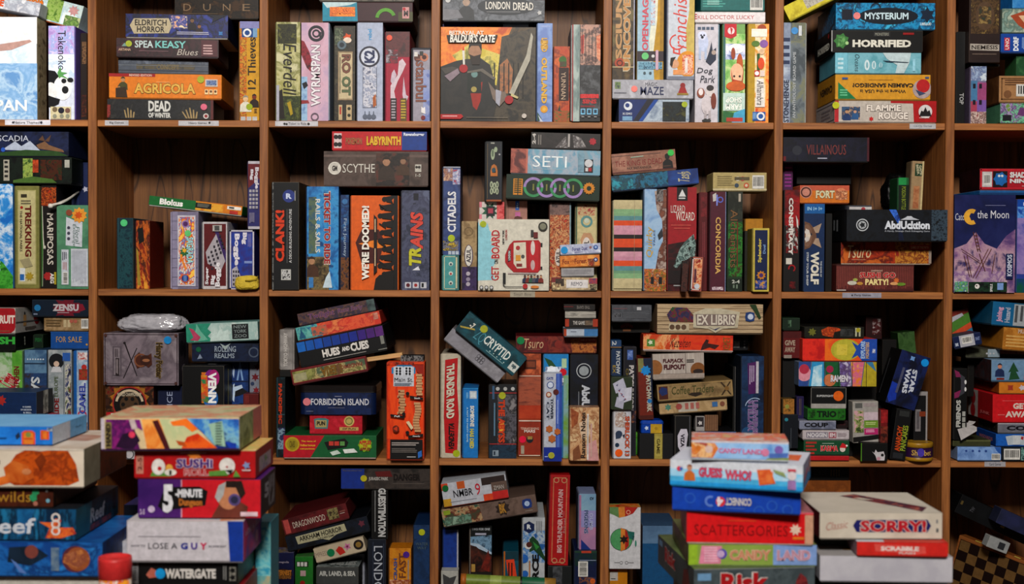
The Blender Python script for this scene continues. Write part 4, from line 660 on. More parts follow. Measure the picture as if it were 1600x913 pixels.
B(793, 346, 855, 453, '302c2c', 'black box standing behind the right half of the cream bus box', d=.09, k='t', dep=.2)
B(749, 316, 788, 343, 'c8c0bc', 'small game box with green and red star-quilt pattern', [R(0, 0, .68, 1, 'd0c8c4'), SB(.42, .5, .5, 8, '2c6a50', .55), R(.28, .25, .62, .8, '26262e'), SB(.45, .5, .2, 4, 'b04a60', .7), N(.7, 0, 1, 1, 'b83c40 d87070 a02c34', 40), R(0, 0, .1, .3, 'd88a98'), R(0, .7, .1, 1, 'd88a98')], d=.08, snap=.09)
B(790, 314, 824, 343, 'b08478', 'small dusty-pink game box with a blue strip at its top', [R(.45, .02, .62, .5, '2a6ab8'), T('ib', .535, .25, .08, .3, 'c8dcf0', 90), R(.44, .6, .68, .85, 'c878a8'), PL('6a3a30', (.42, .85), (.55, .8), (.75, .87), (.78, 1), (.38, 1)), R(.0, 0, .06, 1, '8a6458'), R(.1, 0, .13, 1, '8a6458')], d=.08, snap=.09)
B(757, 221, 785, 313, '141c28', 'upright blue-black game box with pale leaf shapes and a gold letter, balanced high up', [
  R(.04, .03, .05, .97, '4a5a70') if 0 else R(.1, .04, .12, .95, '8a7040'), R(.88, .04, .9, .95, '3a4a60'), L(.3, .02, .75, .05, 1, 'b0b0a8', 1), E(.42, .22, .12, .09, 'a8b49a'), E(.6, .14, .1, .045, 'a8b49a'), E(.42, .2, .06, .06, '6a7a64'), C(.82, .22, .05, 'b8b8b8'), T('D', .5, .48, .42, .2, 'c07a2c', 90, b=.06), E(.48, .48, .12, .04, '2a5a6a'), *[E(.35+.17*(i % 3), .72+.09*(i//3)+.02*(i % 2), .09, .055, 'b0b8a0') for i in range(6)], *[E(.35+.17*(i % 3), .72+.09*(i//3)+.02*(i % 2), .04, .03, '5a6454') for i in range(6)], R(.05, .97, .95, 1, 'a05a2c')], d=.06, snap=.04)
B(862, 434, 933, 454, 'b8a488', 'small flat box with berries and a blank white plate, bottom of the little stack', [N(0, 0, 1, 1, 'c0ac90 a89478 d0c0a0', 24), R(0, 0, .22, .4, '8a3a3c'), N(.08, .1, .27, .7, '2a2424 5a4a40 1c1818', 60), N(0, .5, .2, 1, 'd8c8a0 6a4a34 b8a080', 60), R(.32, .18, .8, .85, 'dcd8d8'), T('REMO', .55, .52, .25, .3, '6a6a78', b=.0), N(.82, .05, 1, .5, '8a3a44 b04a50 5a4a70', 60), N(.84, .55, 1, 1, '3a3028 c8b898', 60)], name='card_game_box', d=.0, dep=.045)
B(877, 418, 928, 432, 'b0aeb0', 'small flat plain grey card box second from the bottom of the little stack', [R(0, 0, 1, 1, 'a8a6a8'), L(.06, .25, .95, .85, 4, '8c8a90')], ang=1.2, name='card_game_box', dep=.045, d=.0, snap=.012)
BT(906, 406, 62, 19, 'd08a40', 'small flat orange card box with dark serif lettering and a fox', [N(0, 0, 1, 1, 'd89850 c87c34 e0a860', 18), T('Fox', .15, .55, .18, .45, '8a3a1c', b=.02), T('in the', .315, .5, .1, .25, '8a3a1c', b=.0), T('Forest', .52, .52, .3, .45, '8a3a1c', b=.02), N(.7, .35, .88, 1, 'b8502a 6a3420 d8a070', 60), C(.9, .45, .2, '3a4a78'), C(.9, .45, .1, 'c8c8d8')], ang=2.5, name='card_game_box', dep=.045, d=.0, snap=.012)
BT(907, 389, 63, 17, 'b0b4c4', 'small flat pale lavender card box with a bright blue dot, top of the little stack', [N(0, 0, 1, 1, 'c0c4d4 a4a8c0 d0d4e0', 20), T('Forest', .4, .5, .2, .4, '5a5a90', b=.02), T('Duet', .6, .47, .14, .4, '5a5a90', b=.02), L(.35, .8, .6, .9, 1, '6a6a9a'), SB(.75, .4, .18, 5, 'a87870'), C(.88, .42, .24, '3a64a8'), C(.88, .4, .12, 'a8c0e0'), S(.1, .55, 5.5, '2aa0d8')], ang=3.2, name='card_game_box', dep=.045, d=.0, snap=.012)
B(856, 317, 892, 453, '6a3426', 'upright russet game box strewn with faceted red and cream tiles, white cartouche', [N(0, 0, 1, .16, '6a5450 8a706a 4a3a38', 30), N(0, .14, 1, 1, 'b84828 6a2c20 d8a878 8a3a28 c87848 5a2820', 30), R(.93, 0, 1, 1, '8aa0a8'), E(.4, .62, .16, .1, 'd4ccc4'), T('AZUL', .4, .62, .2, .14, '3a3034', 90, b=.03)], d=.05)
B(898, 318, 933, 453, 'b0a880', 'upright cream and sage game box with turquoise swirl and white cartouche', [N(.06, .02, .94, .98, 'b8b088 c8bc94 a49c78', 18), R(0, 0, .05, 1, '4a6a54'), N(.1, .02, .9, .14, 'b85a4c c8b890 a84440', 50), RG(.5, .21, .28, .1, '6a9a9a'), C(.5, .2, .12, 'c8d0c0'), PL('c09a78', (.2, .42), (.35, .34), (.7, .34), (.85, .42), (.75, .5), (.3, .5)), E(.5, .49, .2, .1, 'd8d0c8'), T('AZUL', .5, .5, .24, .14, '3a3034', 90, b=.03)], d=.06)
BT(864, 292, 146, 39, '1c3826', 'flat dark green game box with a row of four linked lilac and green rings', [
  R(0, 0, 1, 1, '1c3a28'), R(.075, .18, .12, .86, 'd0902c'), R(.13, .18, .175, .86, 'd0902c'), L(.085, .22, .165, .82, 7, '2a4424'), *[RG(.29+.142*i, .52, .42, .11, ('4a9a6a', 'a890c0')[(i+1) % 2], 0, 180) for i in range(4)], *[RG(.29+.142*i, .52, .42, .11, ('4a9a6a', 'a890c0')[i % 2], 180, 360) for i in range(4)], *[R(.282+.142*i, .38, .298+.142*i, .66, '8a8a4a') for i in range(4)], SB(.885, .5, .26, 14, 'd0902c', .8), C(.885, .5, .1, '1c3a28')], ang=-1.6, edge=.1, snap=.05, dep=.27)
BT(868, 253, 140, 40, '8aa0ac', 'flat pale blue-grey game box with rust-red left end and thin angular white letters', [
  N(.15, 0, 1, 1, '90a4b0 7aa8bc a8b0bc 6a9cb4', 9), N(0, 0, .19, 1, '8a4a40 b06a5c 6a3c3c', 14), R(.17, 0, .19, 1, 'c88070'), T('SETI', .435, .5, .38, .46, 'e8eef0', b=-.005), L(.24, .8, .62, .83, 1, 'b8c8d0'), R(.82, .36, .92, .9, '2a2c34'), E(.87, .52, .045, .16, 'd0d0d4'), R(.835, .7, .865, .85, 'ccc'), R(.87, .7, .905, .85, 'b03a3c'), N(.75, .1, .82, .9, '6a8494 88a8b8', 20)], ang=-1.5, snap=.03, dep=.27)
BT(884, 221, 108, 26, '2a2626', 'flat black game box with ghostly white branching figures and a red badge', [N(0, 0, 1, 1, '2a2424 383030 1c1a1a', 12), T('2-4', .04, .42, .05, .7, 'c8c4c0', 90, b=.04), L(.1, .15, .16, .9, 2, '8a8480', 1), NP('a8a4a4 4a4446 8a8484', 60, (.35, .95), (.5, .2), (.53, .95)), NP('a8a4a4 4a4446 8a8484', 60, (.6, .1), (.72, .3), (.8, .9), (.62, .95)), R(.53, .05, .56, .9, 'b0acaa'), SB(.89, .5, .25, 7, 'b83444', .75)], ang=-1.4, snap=.02, dep=.2)

cell(2, 4, 'boxed games on the second row, fifth bay')
_st = ['c8bc98', 'c4b894', '90b48c', '8aae8a', '6a989c', 'd85c28', 'd0a0b0', 'cc9aac', '2a1c20', 'd85c28', 'd4582a', '2a1c20', 'd0a0b0', 'c894a8', 'd85c28', '6a989c', '7aa084', '90b48c', 'c8bc98', 'c4b894']
_h = [.06, .04, .045, .03, .05, .055, .055, .045, .045, .055, .04, .045, .055, .045, .06, .05, .03, .055, .05, .06]
_it = []; _v = 0.0
for _c, _hh in zip(_st, _h): _it.append(R(0, _v, 1, min(1, _v+_hh+.002), _c)); _v += _hh
B(957, 313, 1003, 453, 'c8bc98', 'wide upright game box with horizontal stripes of cream, green, orange, pink and black', _it+[R(.72, 0, .73, 1, 'a89a80')], edge=.1, d=.01, tray='a8a088')
B(1005, 296, 1041, 453, '88a8cc', 'upright sky-blue game box with brown cliffs at right and gold script reading upwards', [
  N(0, 0, 1, .78, '8aaccc a4bcd4 7a9cc4', 8), NP('8a5a48 6a4438 b0a098', 30, (.45, .02), (1, .0), (1, .8), (.5, .8), (.65, .6), (.85, .5), (.8, .3), (.55, .2)), N(.55, .0, .85, .12, '3a302c 8a8484 1c1818', 40), T('Quirky', .26, .52, .36, .3, 'c8a858', 90, sl=.2, b=.01), T('TALES', .45, .48, .08, .16, '5a6a8a', 90), PL('3a3c44', (.6, .45), (.8, .38), (.85, .46), (.66, .5)), N(0, .78, 1, 1, 'a83c28 5a7a34 d87a40 3a3430 c8a080', 40), R(.3, .86, .44, .93, '1c1c20'), R(.66, .86, .82, .93, '1c1c20')], d=.01)
B(1042, 293, 1088, 453, 'a01828', 'upright crimson game box with a grey lizard head and white fantasy title lines', [
  R(0, 0, 1, .72, 'a41a2a'), NP('5a1018 2a0c10 3a1014', 10, (0, .55), (1, .5), (1, 1), (0, 1)), R(.3, .0, .68, .13, '1c1a1e'), PL('d8d8d8', (.49, .02), (.62, .09), (.36, .09)), L(.36, .1, .62, .125, 1, 'ccc'), T('LIZARD', .34, .21, .5, .07, 'd8cfc8', b=0), T('WIZARD', .6, .28, .66, .08, 'e0d8d0', b=0), L(.1, .36, .85, .38, 1, 'c05a50'), L(.2, .39, .85, .41, 1, 'c05a50'), NP('6a8480 3c4c4c 9ab0ac 2a3434', 30, (.2, .76), (.4, .6), (.6, .52), (.9, .45), (.98, .55), (.95, .66), (.75, .68), (.5, .72), (.3, .78)), PL('1c1a1c', (.7, .58), (.82, .57), (.75, .62)), L(.2, .94, .6, .96, 1, 'aaa', 0), N(0, .8, 1, .93, '1c0c10 2a1418', 20)])
B(1091, 301, 1105, 452, '6a1420', 'narrow dark red game box between the crimson and plum ones', [N(.2, .03, .9, .25, '8a2c34 5a1018', 40), L(.4, .3, .8, .7, 2, '8a4048', 1)], d=.06)
B(1106, 300, 1134, 453, '5c2238', 'upright plum-coloured game box with spaced gold serif title reading downwards', [
  R(0, 0, 1, 1, '60243a'), PL('c8c4c0', (.12, .03), (.35, .01), (.35, .09), (.15, .1)), RG(.62, .08, .2, .07, '6a78c8'), R(.36, .03, .45, .14, '8a94d8'), T('CONCORDIA', .5, .54, .34, .57, 'd8b470', -90, b=.02), N(.12, .955, .85, .985, 'e0d8dc 8a5a70 e0d8dc', 90), R(.96, 0, 1, 1, '8a98b8')])
B(1136, 300, 1160, 453, '2c4a2c', 'upright dark green game box with brown antique lettering reading downwards', [
  N(0, 0, 1, .35, '34382e 2a2e26 40443a', 14), N(0, .3, 1, .85, '2a6a2c 1f4420 3a8a38 4a3c20', 18), T('Alchemists', .4, .47, .5, .58, '8a6a48', -90, o='2a1c12', b=.0), R(.7, .02, .86, .1, 'b8b0a4'), R(.6, .3, .68, .75, '7a3a1c'), N(0, .87, 1, 1, '1c2c1e 26362a', 20), T('2-4', .55, .9, .55, .035, 'c0c4bc', b=.03), L(.35, .93, .8, .97, 2, '7a8a7a', 1)], d=.01)
BT(1088, 426, 19, 54, 'b0685a', 'small card box with an autumn print on its narrow side, leaning beside the plum box', [R(0, 0, .14, 1, '1a1a20'), FR(.12, .08, 'd8ccc8'), N(.3, .06, .92, .92, '8a3c2c c87048 e0b890 9a3024', 40), R(.32, .35, .5, .75, '6a3a4a'), C(.6, .85, .22, 'c8ccd4')], ang=-3, name='card_game_box', d=-.035, k='t', dep=.03)
BT(1070, 428, 9, 48, '3c2420', 'thin dark brown card box leaning against the crimson box', [N(0, 0, 1, 1, '3c2420 5a342c 241816', 40)], ang=-3, name='card_game_box', d=-.035, k='t', dep=.03)
B(1163, 342, 1192, 400, 'c08c24', 'small golden-yellow game box seen above the blue and gold one', [C(.38, .35, .17, '8a2c34'), C(.38, .35, .1, 'd89aa0')], d=.15, dep=.1, side=False, snap=None)
B(1163, 361, 1177, 452, '1c1a12', 'dark narrow box standing left of the blue and gold box', [N(0, 0, 1, 1, '1a1812 2c2a18', 20)], d=.07, dep=.1)
B(1178, 402, 1192, 452, '241f16', 'dark box supporting the golden-yellow box at the back', d=.09, k='t', dep=.2)
B(1175, 357, 1202, 453, 'c8b858', 'small upright midnight-blue game box with broad gold border and rubbed corners', [
  R(.1, .03, .88, .97, '182c58'), T('Splendor', .42, .35, .26, .38, 'd8c860', 90, b=.03), T('Duel', .68, .33, .16, .14, '8aa8d0', 90), SB(.5, .74, .3, 9, 'c88a34', .7), C(.5, .74, .13, '5a3a7a'), N(.15, .82, .85, .95, '1c3470 3a5aa0 c89a40', 50)], name='card_game_box', d=-.01, dep=.08)
B(1114, 270, 1198, 297, 'b8a878', 'flat pale straw-coloured game box seen from its barcode side', [R(0, .9, 1, 1, 'd0c4a0'), L(.08, .2, .4, .8, 5, '8a7c54'), C(.46, .35, .13, 'd0c8b8'), C(.55, .35, .13, 'b85a5a'), R(.4, .25, .68, .42, '6a6048'), C(.44, .72, .12, '4a5a6a'), C(.62, .72, .15, 'c86a4a'), C(.62, .72, .08, 'd8c8b0'), BC(.73, .15, .95, .9)], snap=.03)
BT(1020, 280, 136, 25, '244a78', 'flat blue and teal game box tilted uphill with slim yellow-white curling title', [
  N(0, 0, .65, 1, '1c4a6a 2a7a98 1a3030 245a78', 16), N(.65, 0, 1, 1, '1c3c78 2a5498', 12), T('Tash', .83, .5, .13, .7, 'c8c0a0', 90, sl=.2, b=0), RG(.87, .4, .25, .06, 'b0a888', 0, 250), N(0, .2, .25, .95, '3aa0b0 1a4a60 2a6a70', 30)], ang=5.6, snap=.04, dep=.26)
BT(1004, 249, 100, 33, '9a7060', 'flat clay-brown game box tilted uphill with worn red medieval lettering and green dot', [
  N(0, 0, 1, 1, 'a07664 8c6454 ac8270', 14), L(0, .12, .85, .18, 1, '5a4038'), T('THE KING IS DEAD', .42, .52, .74, .28, '8a2c2c', b=.0), T('PAX BRITANNICA', .42, .78, .38, .12, '5a4038'), FG(.87, .35, .14, '2a2020', '1c1616'), R(.8, .78, .92, .84, '5a4038'), R(0, .93, 1, .97, '6a2c2c'), PL('a8c0b0', (.3, .22), (.5, .2), (.5, .24), (.3, .26)), S(.93, .17, 5, '4ac060')], ang=5.0, tray='8a6a58', snap=.04, dep=.24)

cell(2, 5, 'boxed games on the second row, sixth bay')
B(1224, 297, 1249, 454, '1c1618', 'upright black and red game box with jumbled white capitals reading downwards', [
  N(0, 0, 1, .35, 'b01c24 8a141c 5a1418', 14), N(.1, .35, .9, .62, '1c1618 8a1c20 1c1618 c8c0bc', 30), T('CONSPIRACY', .42, .36, .3, .56, 'dcd8d4', -90, b=.04), PL('d0ccc8', (.75, .25), (.9, .3), (.92, .38), (.82, .36)), PL('c8c4c0', (.75, .45), (.85, .48), (.9, .54), (.8, .5)), R(.1, .67, .5, .73, 'd0ccc4'), RG(.5, .77, .25, .09, 'a81c24', -60, 200), N(.35, .9, .75, .97, '7a141c 2a1416', 60)], d=.015)
B(1255, 319, 1288, 454, '183a64', 'upright royal-blue game box with an upside-down sideways wolf head and white title reading downwards', [
  R(0, 0, 1, 1, '183a64'), R(0, 0, 1, .11, '1f6ca8'), T('IN I+ I+', .5, .055, .75, .04, 'a8d0e8'), PL('7a5a48', (0, .2), (.25, .22), (.55, .3), (.6, .38), (.5, .42), (.25, .5), (0, .52)), PL('b09a88', (.42, .27), (.85, .22), (.7, .33), (.55, .33)), PL('b09a88', (.42, .45), (.85, .5), (.7, .39), (.55, .39)), E(.12, .36, .25, .13, '8a6a58'), PL('d8ccc0', (.05, .28), (.22, .3), (.3, .36), (.22, .42), (.05, .44)), C(.12, .32, .12, 'd0c8c4'), C(.12, .4, .12, 'd0c8c4'), PL('26364c', (.3, .32), (.38, .35), (.3, .36)), T('WOLF', .52, .73, .42, .37, 'dcd8cc', -90, b=.05), T('THE GAME OF', .83, .74, .08, .18, 'c8ccd0', -90), T('STRIP YOUR SHEEP', .15, .74, .1, .38, 'c8ccd0', -90)])
B(1223, 257, 1239, 299, '5a1c58', 'small magenta-purple card box standing at the back left', [L(.1, .1, .9, .9, 6, '9a3c90')], d=.1, snap=.04, dep=.1)
B(1250, 290, 1327, 317, 'c86834', 'flat orange game box with rounded monsters and pale blocky letters', [R(0, 0, 1, .3, 'c86a50'), R(0, .3, 1, 1, 'd0802c'), C(.12, .4, .35, 'c89080'), RG(.12, .4, .3, .08, '5a3028'), T('FORT', .51, .52, .38, .46, 'd8d0b0', o='4a3424', b=.05), C(.5, .5, .1, '3a2a24'), E(.83, .5, .12, .35, 'd8906c'), N(.72, .3, .96, .8, 'd89a70 8a4a34 e0b088', 50)], d=.03, snap=.05)
B(1289, 321, 1362, 332, '4a4c58', 'flat grey game box with a white label at right, mostly hidden by the black box', [R(.52, .2, 1, .75, 'c8c4c4'), C(.82, .55, .3, 'b04a54')], d=.12, dep=.2, snap=.01, k='t')
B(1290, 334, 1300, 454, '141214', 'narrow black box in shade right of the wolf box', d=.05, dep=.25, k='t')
B(1307, 414, 1428, 455, '6a3230', 'flat reddish-brown game box printed like a bamboo mat with rounded food title, bottom of stack', [
  L(0, .06, 1, .94, 44, '8c4c44', 1), R(0, 0, 1, .06, '5a2826'), R(0, .94, 1, 1, '5a2826'), T('SUSHI GO', .53, .4, .46, .22, 'c02838', o='e0ccb8', b=.07), T('PARTY!', .52, .66, .3, .24, 'e8d8a0', o='8a3a2c', b=.07), T('GAMEWRIGHT', .52, .23, .15, .06, 'd8b8a8'), E(.2, .7, .06, .08, 'ccc8bc'), E(.3, .72, .04, .06, 'c89a4c'), E(.24, .58, .03, .06, 'a8b060'), SB(.77, .6, .12, 8, 'd07840'), E(.83, .74, .06, .06, '7a9a3c'), E(.74, .72, .05, .06, 'd8a878'), R(0, .96, .12, .99, 'd8d0cc')])
B(1314, 379, 1455, 409, '8a2c20', 'flat glossy red and amber game box with swirls and slim white script, middle of stack', [
  N(0, 0, 1, 1, '8a241c b8481c 6a1c18 c8702c', 12), N(.6, 0, 1, 1, '9a3020 c8903c 7a2418 d8a048', 22), T('Tsuro', .2, .45, .27, .6, 'e0c8a0', sl=.15, b=0), L(.12, .82, .3, .86, 1, 'd8a888'), R(.76, .12, .98, .36, 'c84c2c'), T('GAME OF THE PATH', .87, .24, .2, .12, 'e8c0a0'), R(.97, .36, 1, 1, 'a8988c')], edge=.4, tray='c8b8a8', faces={'L': [R(0, 0, 1, 1, '2a1a18')]})
B(1323, 328, 1480, 377, '14171e', 'large flat blue-black game box jutting over the shelf edge, flying-saucer logo and white rounded title', [
  N(0, 0, 1, 1, '12151c 1c222c 0e1016', 20), NP('2a5ac0 4a80d8 1c3a80', 20, (.42, 0), (.49, 0), (.53, .3), (.51, .45)), NP('1c2c50 14203c', 20, (.51, .45), (.53, .3), (.57, 1), (.52, 1)), RG(.155, .5, .2, .03, 'c8ccd0'), C(.155, .5, .13, 'b0b4b8'), SB(.155, .5, .1, 5, '2a2e34'), T('AbdUcktion', .6, .5, .45, .27, 'd8dce4', b=.07), PL('c8ccd4', (.53, .33), (.58, .26), (.6, .21), (.64, .21), (.66, .26), (.72, .33)), T('A Handy, Strategic Duck Kidnapping Game', .6, .7, .45, .07, 'a8acb4'), N(.84, 0, 1, 1, '1a222c 4a5a68 14181e', 60)], d=-.05, dep=.27, edge=.12,
  faces={'L': [N(0, 0, 1, 1, '0c0e12 14161c', 20), L(.3, .3, .7, .7, 3, '8a8c90', 1)]}, snap=.04)
BT(1432, 290, 20, 78, 'a89070', 'slim upright kraft-tan card box leaning back, green framed word at its top', [R(.25, .05, .9, .3, '2c4a30'), T("BEER", .48, .17, .2, .2, 'c8c4a8', -80), T("GAME", .74, .18, .2, .2, 'c8c4a8', -80), N(.2, .5, .7, .95, 'a06a4a b88a64', 40), R(.85, 0, 1, 1, 'c8b890')], ang=-2.5, d=.07, name='card_game_box', snap=.04, dep=.05)
B(1402, 278, 1420, 330, '1f6a3c', 'small upright dark green card box half wrapped by the black bag', [R(0, 0, .75, .25, '2a9a58'), R(0, .22, 1, 1, '14281c'), T('POISON BOTTLE', .5, .62, .4, .7, '9aa83c', -90, b=.0)], d=.04, name='card_game_box', snap=.05, dep=.08)
crumple('plastic_bag', 'black plastic bag slumped behind the green card box', 'bag', 1379, 266, 1431, 330, .135, .09, '0a0a0c', .35, 8)
B(1224, 215, 1358, 248, '1c1c30', 'flat midnight-blue game box with tall spindly dull-red capitals near the shelf above', [
  N(0, 0, 1, 1, '181a2c 22223a 141424', 14), C(.16, .55, .2, '3a3c48'), T('VILLAINOUS', .5, .52, .46, .42, '8a4a48', o='2a2434', b=0), L(.4, .86, .53, .93, 1, 'c8c8d8'), R(.975, 0, 1, 1, '5a2430'), R(0, .8, .03, 1, '7a1c28')], d=.03, tray='101014', snap=.02)
B(1230, 252, 1238, 290, '121214', 'dark upright box propping the midnight-blue box', d=.2, k='t', dep=.1, snap=.03) if 0 else None
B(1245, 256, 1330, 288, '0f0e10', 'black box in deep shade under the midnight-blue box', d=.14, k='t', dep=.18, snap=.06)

cell(2, 6, 'boxed games on the second row, seventh bay')
B(1491, 305, 1586, 457, '28305c', 'large midnight-blue game box facing out, crescent moon, ladders and lilac clouds', [
  N(0, 0, 1, .55, '1c2450 242c60 2c3468', 6), NP('6a5080 9a7898 b89aa8 4a4070', 8, (0, .55), (.2, .5), (.35, .38), (.5, .5), (.7, .55), (.85, .42), (1, .35), (1, 1), (0, 1)), N(0, .78, .88, .9, 'b8a0b0 8a6a98 c8b0b8', 14), T('Catch', .1, .225, .18, .07, 'd0d0d8', b=0), RG(.28, .225, .13, .07, 'e0b048', 60, 300), PL('e0b048', (.22, .18), (.3, .14), (.24, .22), (.3, .3), (.22, .28)), T('the Moon', .63, .2, .52, .08, 'd8d8e0', b=.0), L(.5, .105, .85, .115, 1, '8a8cb0'),
  *[PL('6a3c24', (a, b), (a+.012, b), (a+.012+e, b+h), (a+e, b+h)) for a, b, e, h in ((.3, .38, .08, .2), (.34, .38, .08, .2), (.1, .55, .3, .12), (.12, .58, .3, .12), (.15, .62, .1, .22), (.2, .62, .08, .22), (.55, .55, -.25, .3), (.6, .55, -.25, .3), (.4, .6, .1, .18), (.66, .6, -.05, .2), (.05, .68, .25, .02), (.3, .66, .3, .03))], *[R(.32+.01*i, .41+.035*i, .37+.01*i, .417+.035*i, '7a4a2c') for i in range(5)],
  R(.84, .6, .96, .86, '1c2c60'), T('KOSMOS', .9, .72, .08, .22, 'c8ccdc', 90, b=.04), N(0, .885, .22, .99, '5a9ac0 7ab04a 3a6a90 c8d8c0', 40), C(.38, .94, .05, 'd8d4d0'), N(.23, .89, .86, .99, '1c2a24 2a4a34 14181c', 30), C(.37, .935, .04, 'e0dcd8'), C(.36, .93, .012, '222'), R(.7, .9, .8, .97, '8aa8d8'), T('SPIELE', .6, .95, .04, .08, 'ddd', 90)], k='f', dep=.075, d=.0, tray='303868')
B(1587, 312, 1650, 457, '3a50a0', 'upright blue game box, title and crescent reading upwards, cut by the frame edge', [R(0, 0, .7, .08, '1c5ab0'), T('KOSMOS', .4, .05, .5, .035, 'e0e4f0'), N(0, .08, 1, .25, '3a78c8 6aa0d8 2a58a8', 30), N(0, .2, 1, .8, '7a68a8 9a88b8 5a60a8', 8), T('Catch the Moon', .3, .5, .2, .55, 'd8dcec', 90, b=0), RG(.3, .62, .12, .05, 'e0b040', 90, 300), N(0, .85, 1, 1, '1a4a78 14604a', 20)], d=.01)
B(1531, 298, 1650, 305, '2a6aa0', 'thin flat blue box under the red ninja box', [R(0, .5, 1, 1, '1c4a78')], d=.0, snap=.012, k='t', dep=.24)
B(1531, 264, 1650, 297, 'b02434', 'flat red game box with a blue ninja figure, barcode and white capitals', [FR(.03, .06, 'c83040'), R(.03, .15, .16, .88, 'c8c4c4'), BC(.05, .25, .14, .8), R(.17, .12, .36, .9, '2a1c24'), SB(.27, .5, .35, 7, '2a78b8', .8), C(.25, .35, .06, 'ddd'), C(.29, .35, .06, 'ddd'), T('SHADOW', .57, .3, .36, .28, 'd8d8d8', b=.07), T('NINJA', .55, .62, .32, .26, 'd8d8d8', b=.07), L(.55, .82, .95, .88, 1, 'd8a8a8')], faces={'L': [N(0, 0, 1, 1, '2a1418 3c1c20', 20)]}, snap=.02)
# ================================================================== ROW 3
def tin(x0, y0, x1, y1, col, lidcol, label, art, d, dep, lidh=.2, name='game_tin', rough=.3):
    """metal tin: rounded-corner body, overhanging lid with a rolled rim"""
    c = P((x0+x1)/2, y1, d); s = mpp(c); W = (x1-x0)*s; H = (y1-y0)*s; zb = c.z
    best = None
    if abs(zb-CUR['fz']) < .04: best = CUR['fz']
    for pl, a, b in PLACED:
        if b < d or a > d+dep: continue
        if min(q[0] for q in pl) < c.x < max(q[0] for q in pl):
            t = max(q[1] for q in pl)
            if abs(t-zb) < .03: best = t
    if best is not None: zb = best+.0004
    PLACED.append((rectpoly(c.x, zb, W, H, 0), d, d+dep))
    e = empty(name, label, 'game tin', CUR['group']); e.location = (c.x, d, zb)
    def rr(w, dp, r, y0_):
        out = []
        for cx, cy, a0 in ((w/2-r, y0_+r, -90), (w/2-r, y0_+dp-r, 0), (-w/2+r, y0_+dp-r, 90), (-w/2+r, y0_+r, 180)):
            for k in range(7): a = math.radians(a0+15*k); out.append((cx+r*math.cos(a), cy+r*math.sin(a)))
        return out
    def shell(levels, m_):
        mb = MB(); rings = []
        for (ins, z) in levels:
            st = len(mb.v); mb.v += [(x, y, z) for x, y in rr(W-2*ins, dep-2*ins, max(.002, min(.014, W*.12)-ins), ins)]; rings.append(st)
        n = 28
        for a, b in zip(rings, rings[1:]):
            for k in range(n): mb.f.append((a+k, a+(k+1) % n, b+(k+1) % n, b+k)); mb.m.append(mb.mi(m_))
        mb.f.append(tuple(rings[0]+k for k in range(n))[::-1]); mb.m.append(mb.mi(m_)); mb.f.append(tuple(rings[-1]+k for k in range(n))); mb.m.append(mb.mi(m_)); return mb
    hz = H*(1-lidh); st = []
    b = shell([(.002, 0), (.0012, .001), (.0012, hz)], card(col, rough)); draw(b, MB(), art, W*.86, hz, lambda x, z, o: (-W*.43+x, .0012-o-.0002, z), e, st); b.build('body', e)
    l = shell([(0, hz), (-.0006, hz+.001), (0, hz+.002), (.0004, H-.004), (.003, H-.001), (.006, H), (.009, H-.001)], card(lidcol, rough)); l.build('lid', e)
    for (it, off) in st:
        _, u, v, r, c_ = it; sb = MB(); rr_ = r*s; cx_, cz_ = -W*.43+u*W*.86, (1-v)*hz
        sb.face([(cx_+rr_*math.cos(t*math.pi/10), -off-.0006+.001, cz_+rr_*math.sin(t*math.pi/10)) for t in range(20)], card(c_, .35)); so = sb.build('sticker', e); so['label'] = 'round coloured dot sticker'
    return e

cell(3, 0, 'boxed games on the third row, first bay')
B(114, 548, 137, 692, '3a78b4', 'upright pale blue game box with camels and curling title reading upwards, beside the first upright', [
  R(0, 0, .2, 1, '1c68ac'), N(.2, 0, 1, 1, 'a8b8c8 8aa0b8 c0c8d0', 14), N(.3, .02, 1, .1, 'd8d8d8 b04038', 60), C(.75, .18, .2, 'b83a34'), N(.35, .2, 1, .32, '8a5a34 a83a34 6a4a2c', 60), T('CAMEL', .62, .52, .5, .34, '4a5aa8', 90, o='d8dce8', b=.05), RG(.6, .7, .35, .12, 'b8506a'), SB(.6, .86, .4, 7, '8a6034'), N(.3, .78, 1, .97, '9a6a38 6a4424 c09058', 50)], d=.0)
B(74, 547, 112, 692, '9aa0a4', 'upright silver-grey game box with black hat portrait, train row and title reading upwards', [
  N(0, 0, 1, 1, 'a4a8ac 8c9498 b4b6b8', 10), C(.35, .12, .33, '22242a'), PL('c8c8cc', (.2, .18), (.5, .18), (.6, .24), (.1, .24)), C(.35, .15, .12, 'd0b8a8'), R(.62, .03, .95, .12, '3a6ab0'), N(.72, .15, .98, .95, '8a3a3c 4a6a4c c8c4b8 3a4a7a 3a3430', 30, (1, 1, .5)), T('TO', .36, .79, .18, .09, '8a2c2c', 90, b=.03), T('RIDE', .36, .62, .2, .2, '8a2c2c', 90, b=.04), T('EUROPE', .34, .39, .17, .22, '5a6a3c', 90, b=.0), R(.66, .1, .69, 1, '6a7074')])
B(37, 547, 73, 692, '34506e', 'upright steel-blue game box with pale sideways capitals and a dotted border', [N(0, 0, 1, .28, '5a7a98 6a8aa4 4a6888', 12), N(0, .25, 1, 1, '2a4260 34507a 44382c', 14), *[C(.14+.12*i, .1, .035, 'c8d0d8') for i in range(7)], L(0, .14, 1, .16, 1, '2a3c54'), T('SAMURAI', .5, .62, .4, .66, 'ccd0d4', -90, b=.03)], d=.025)
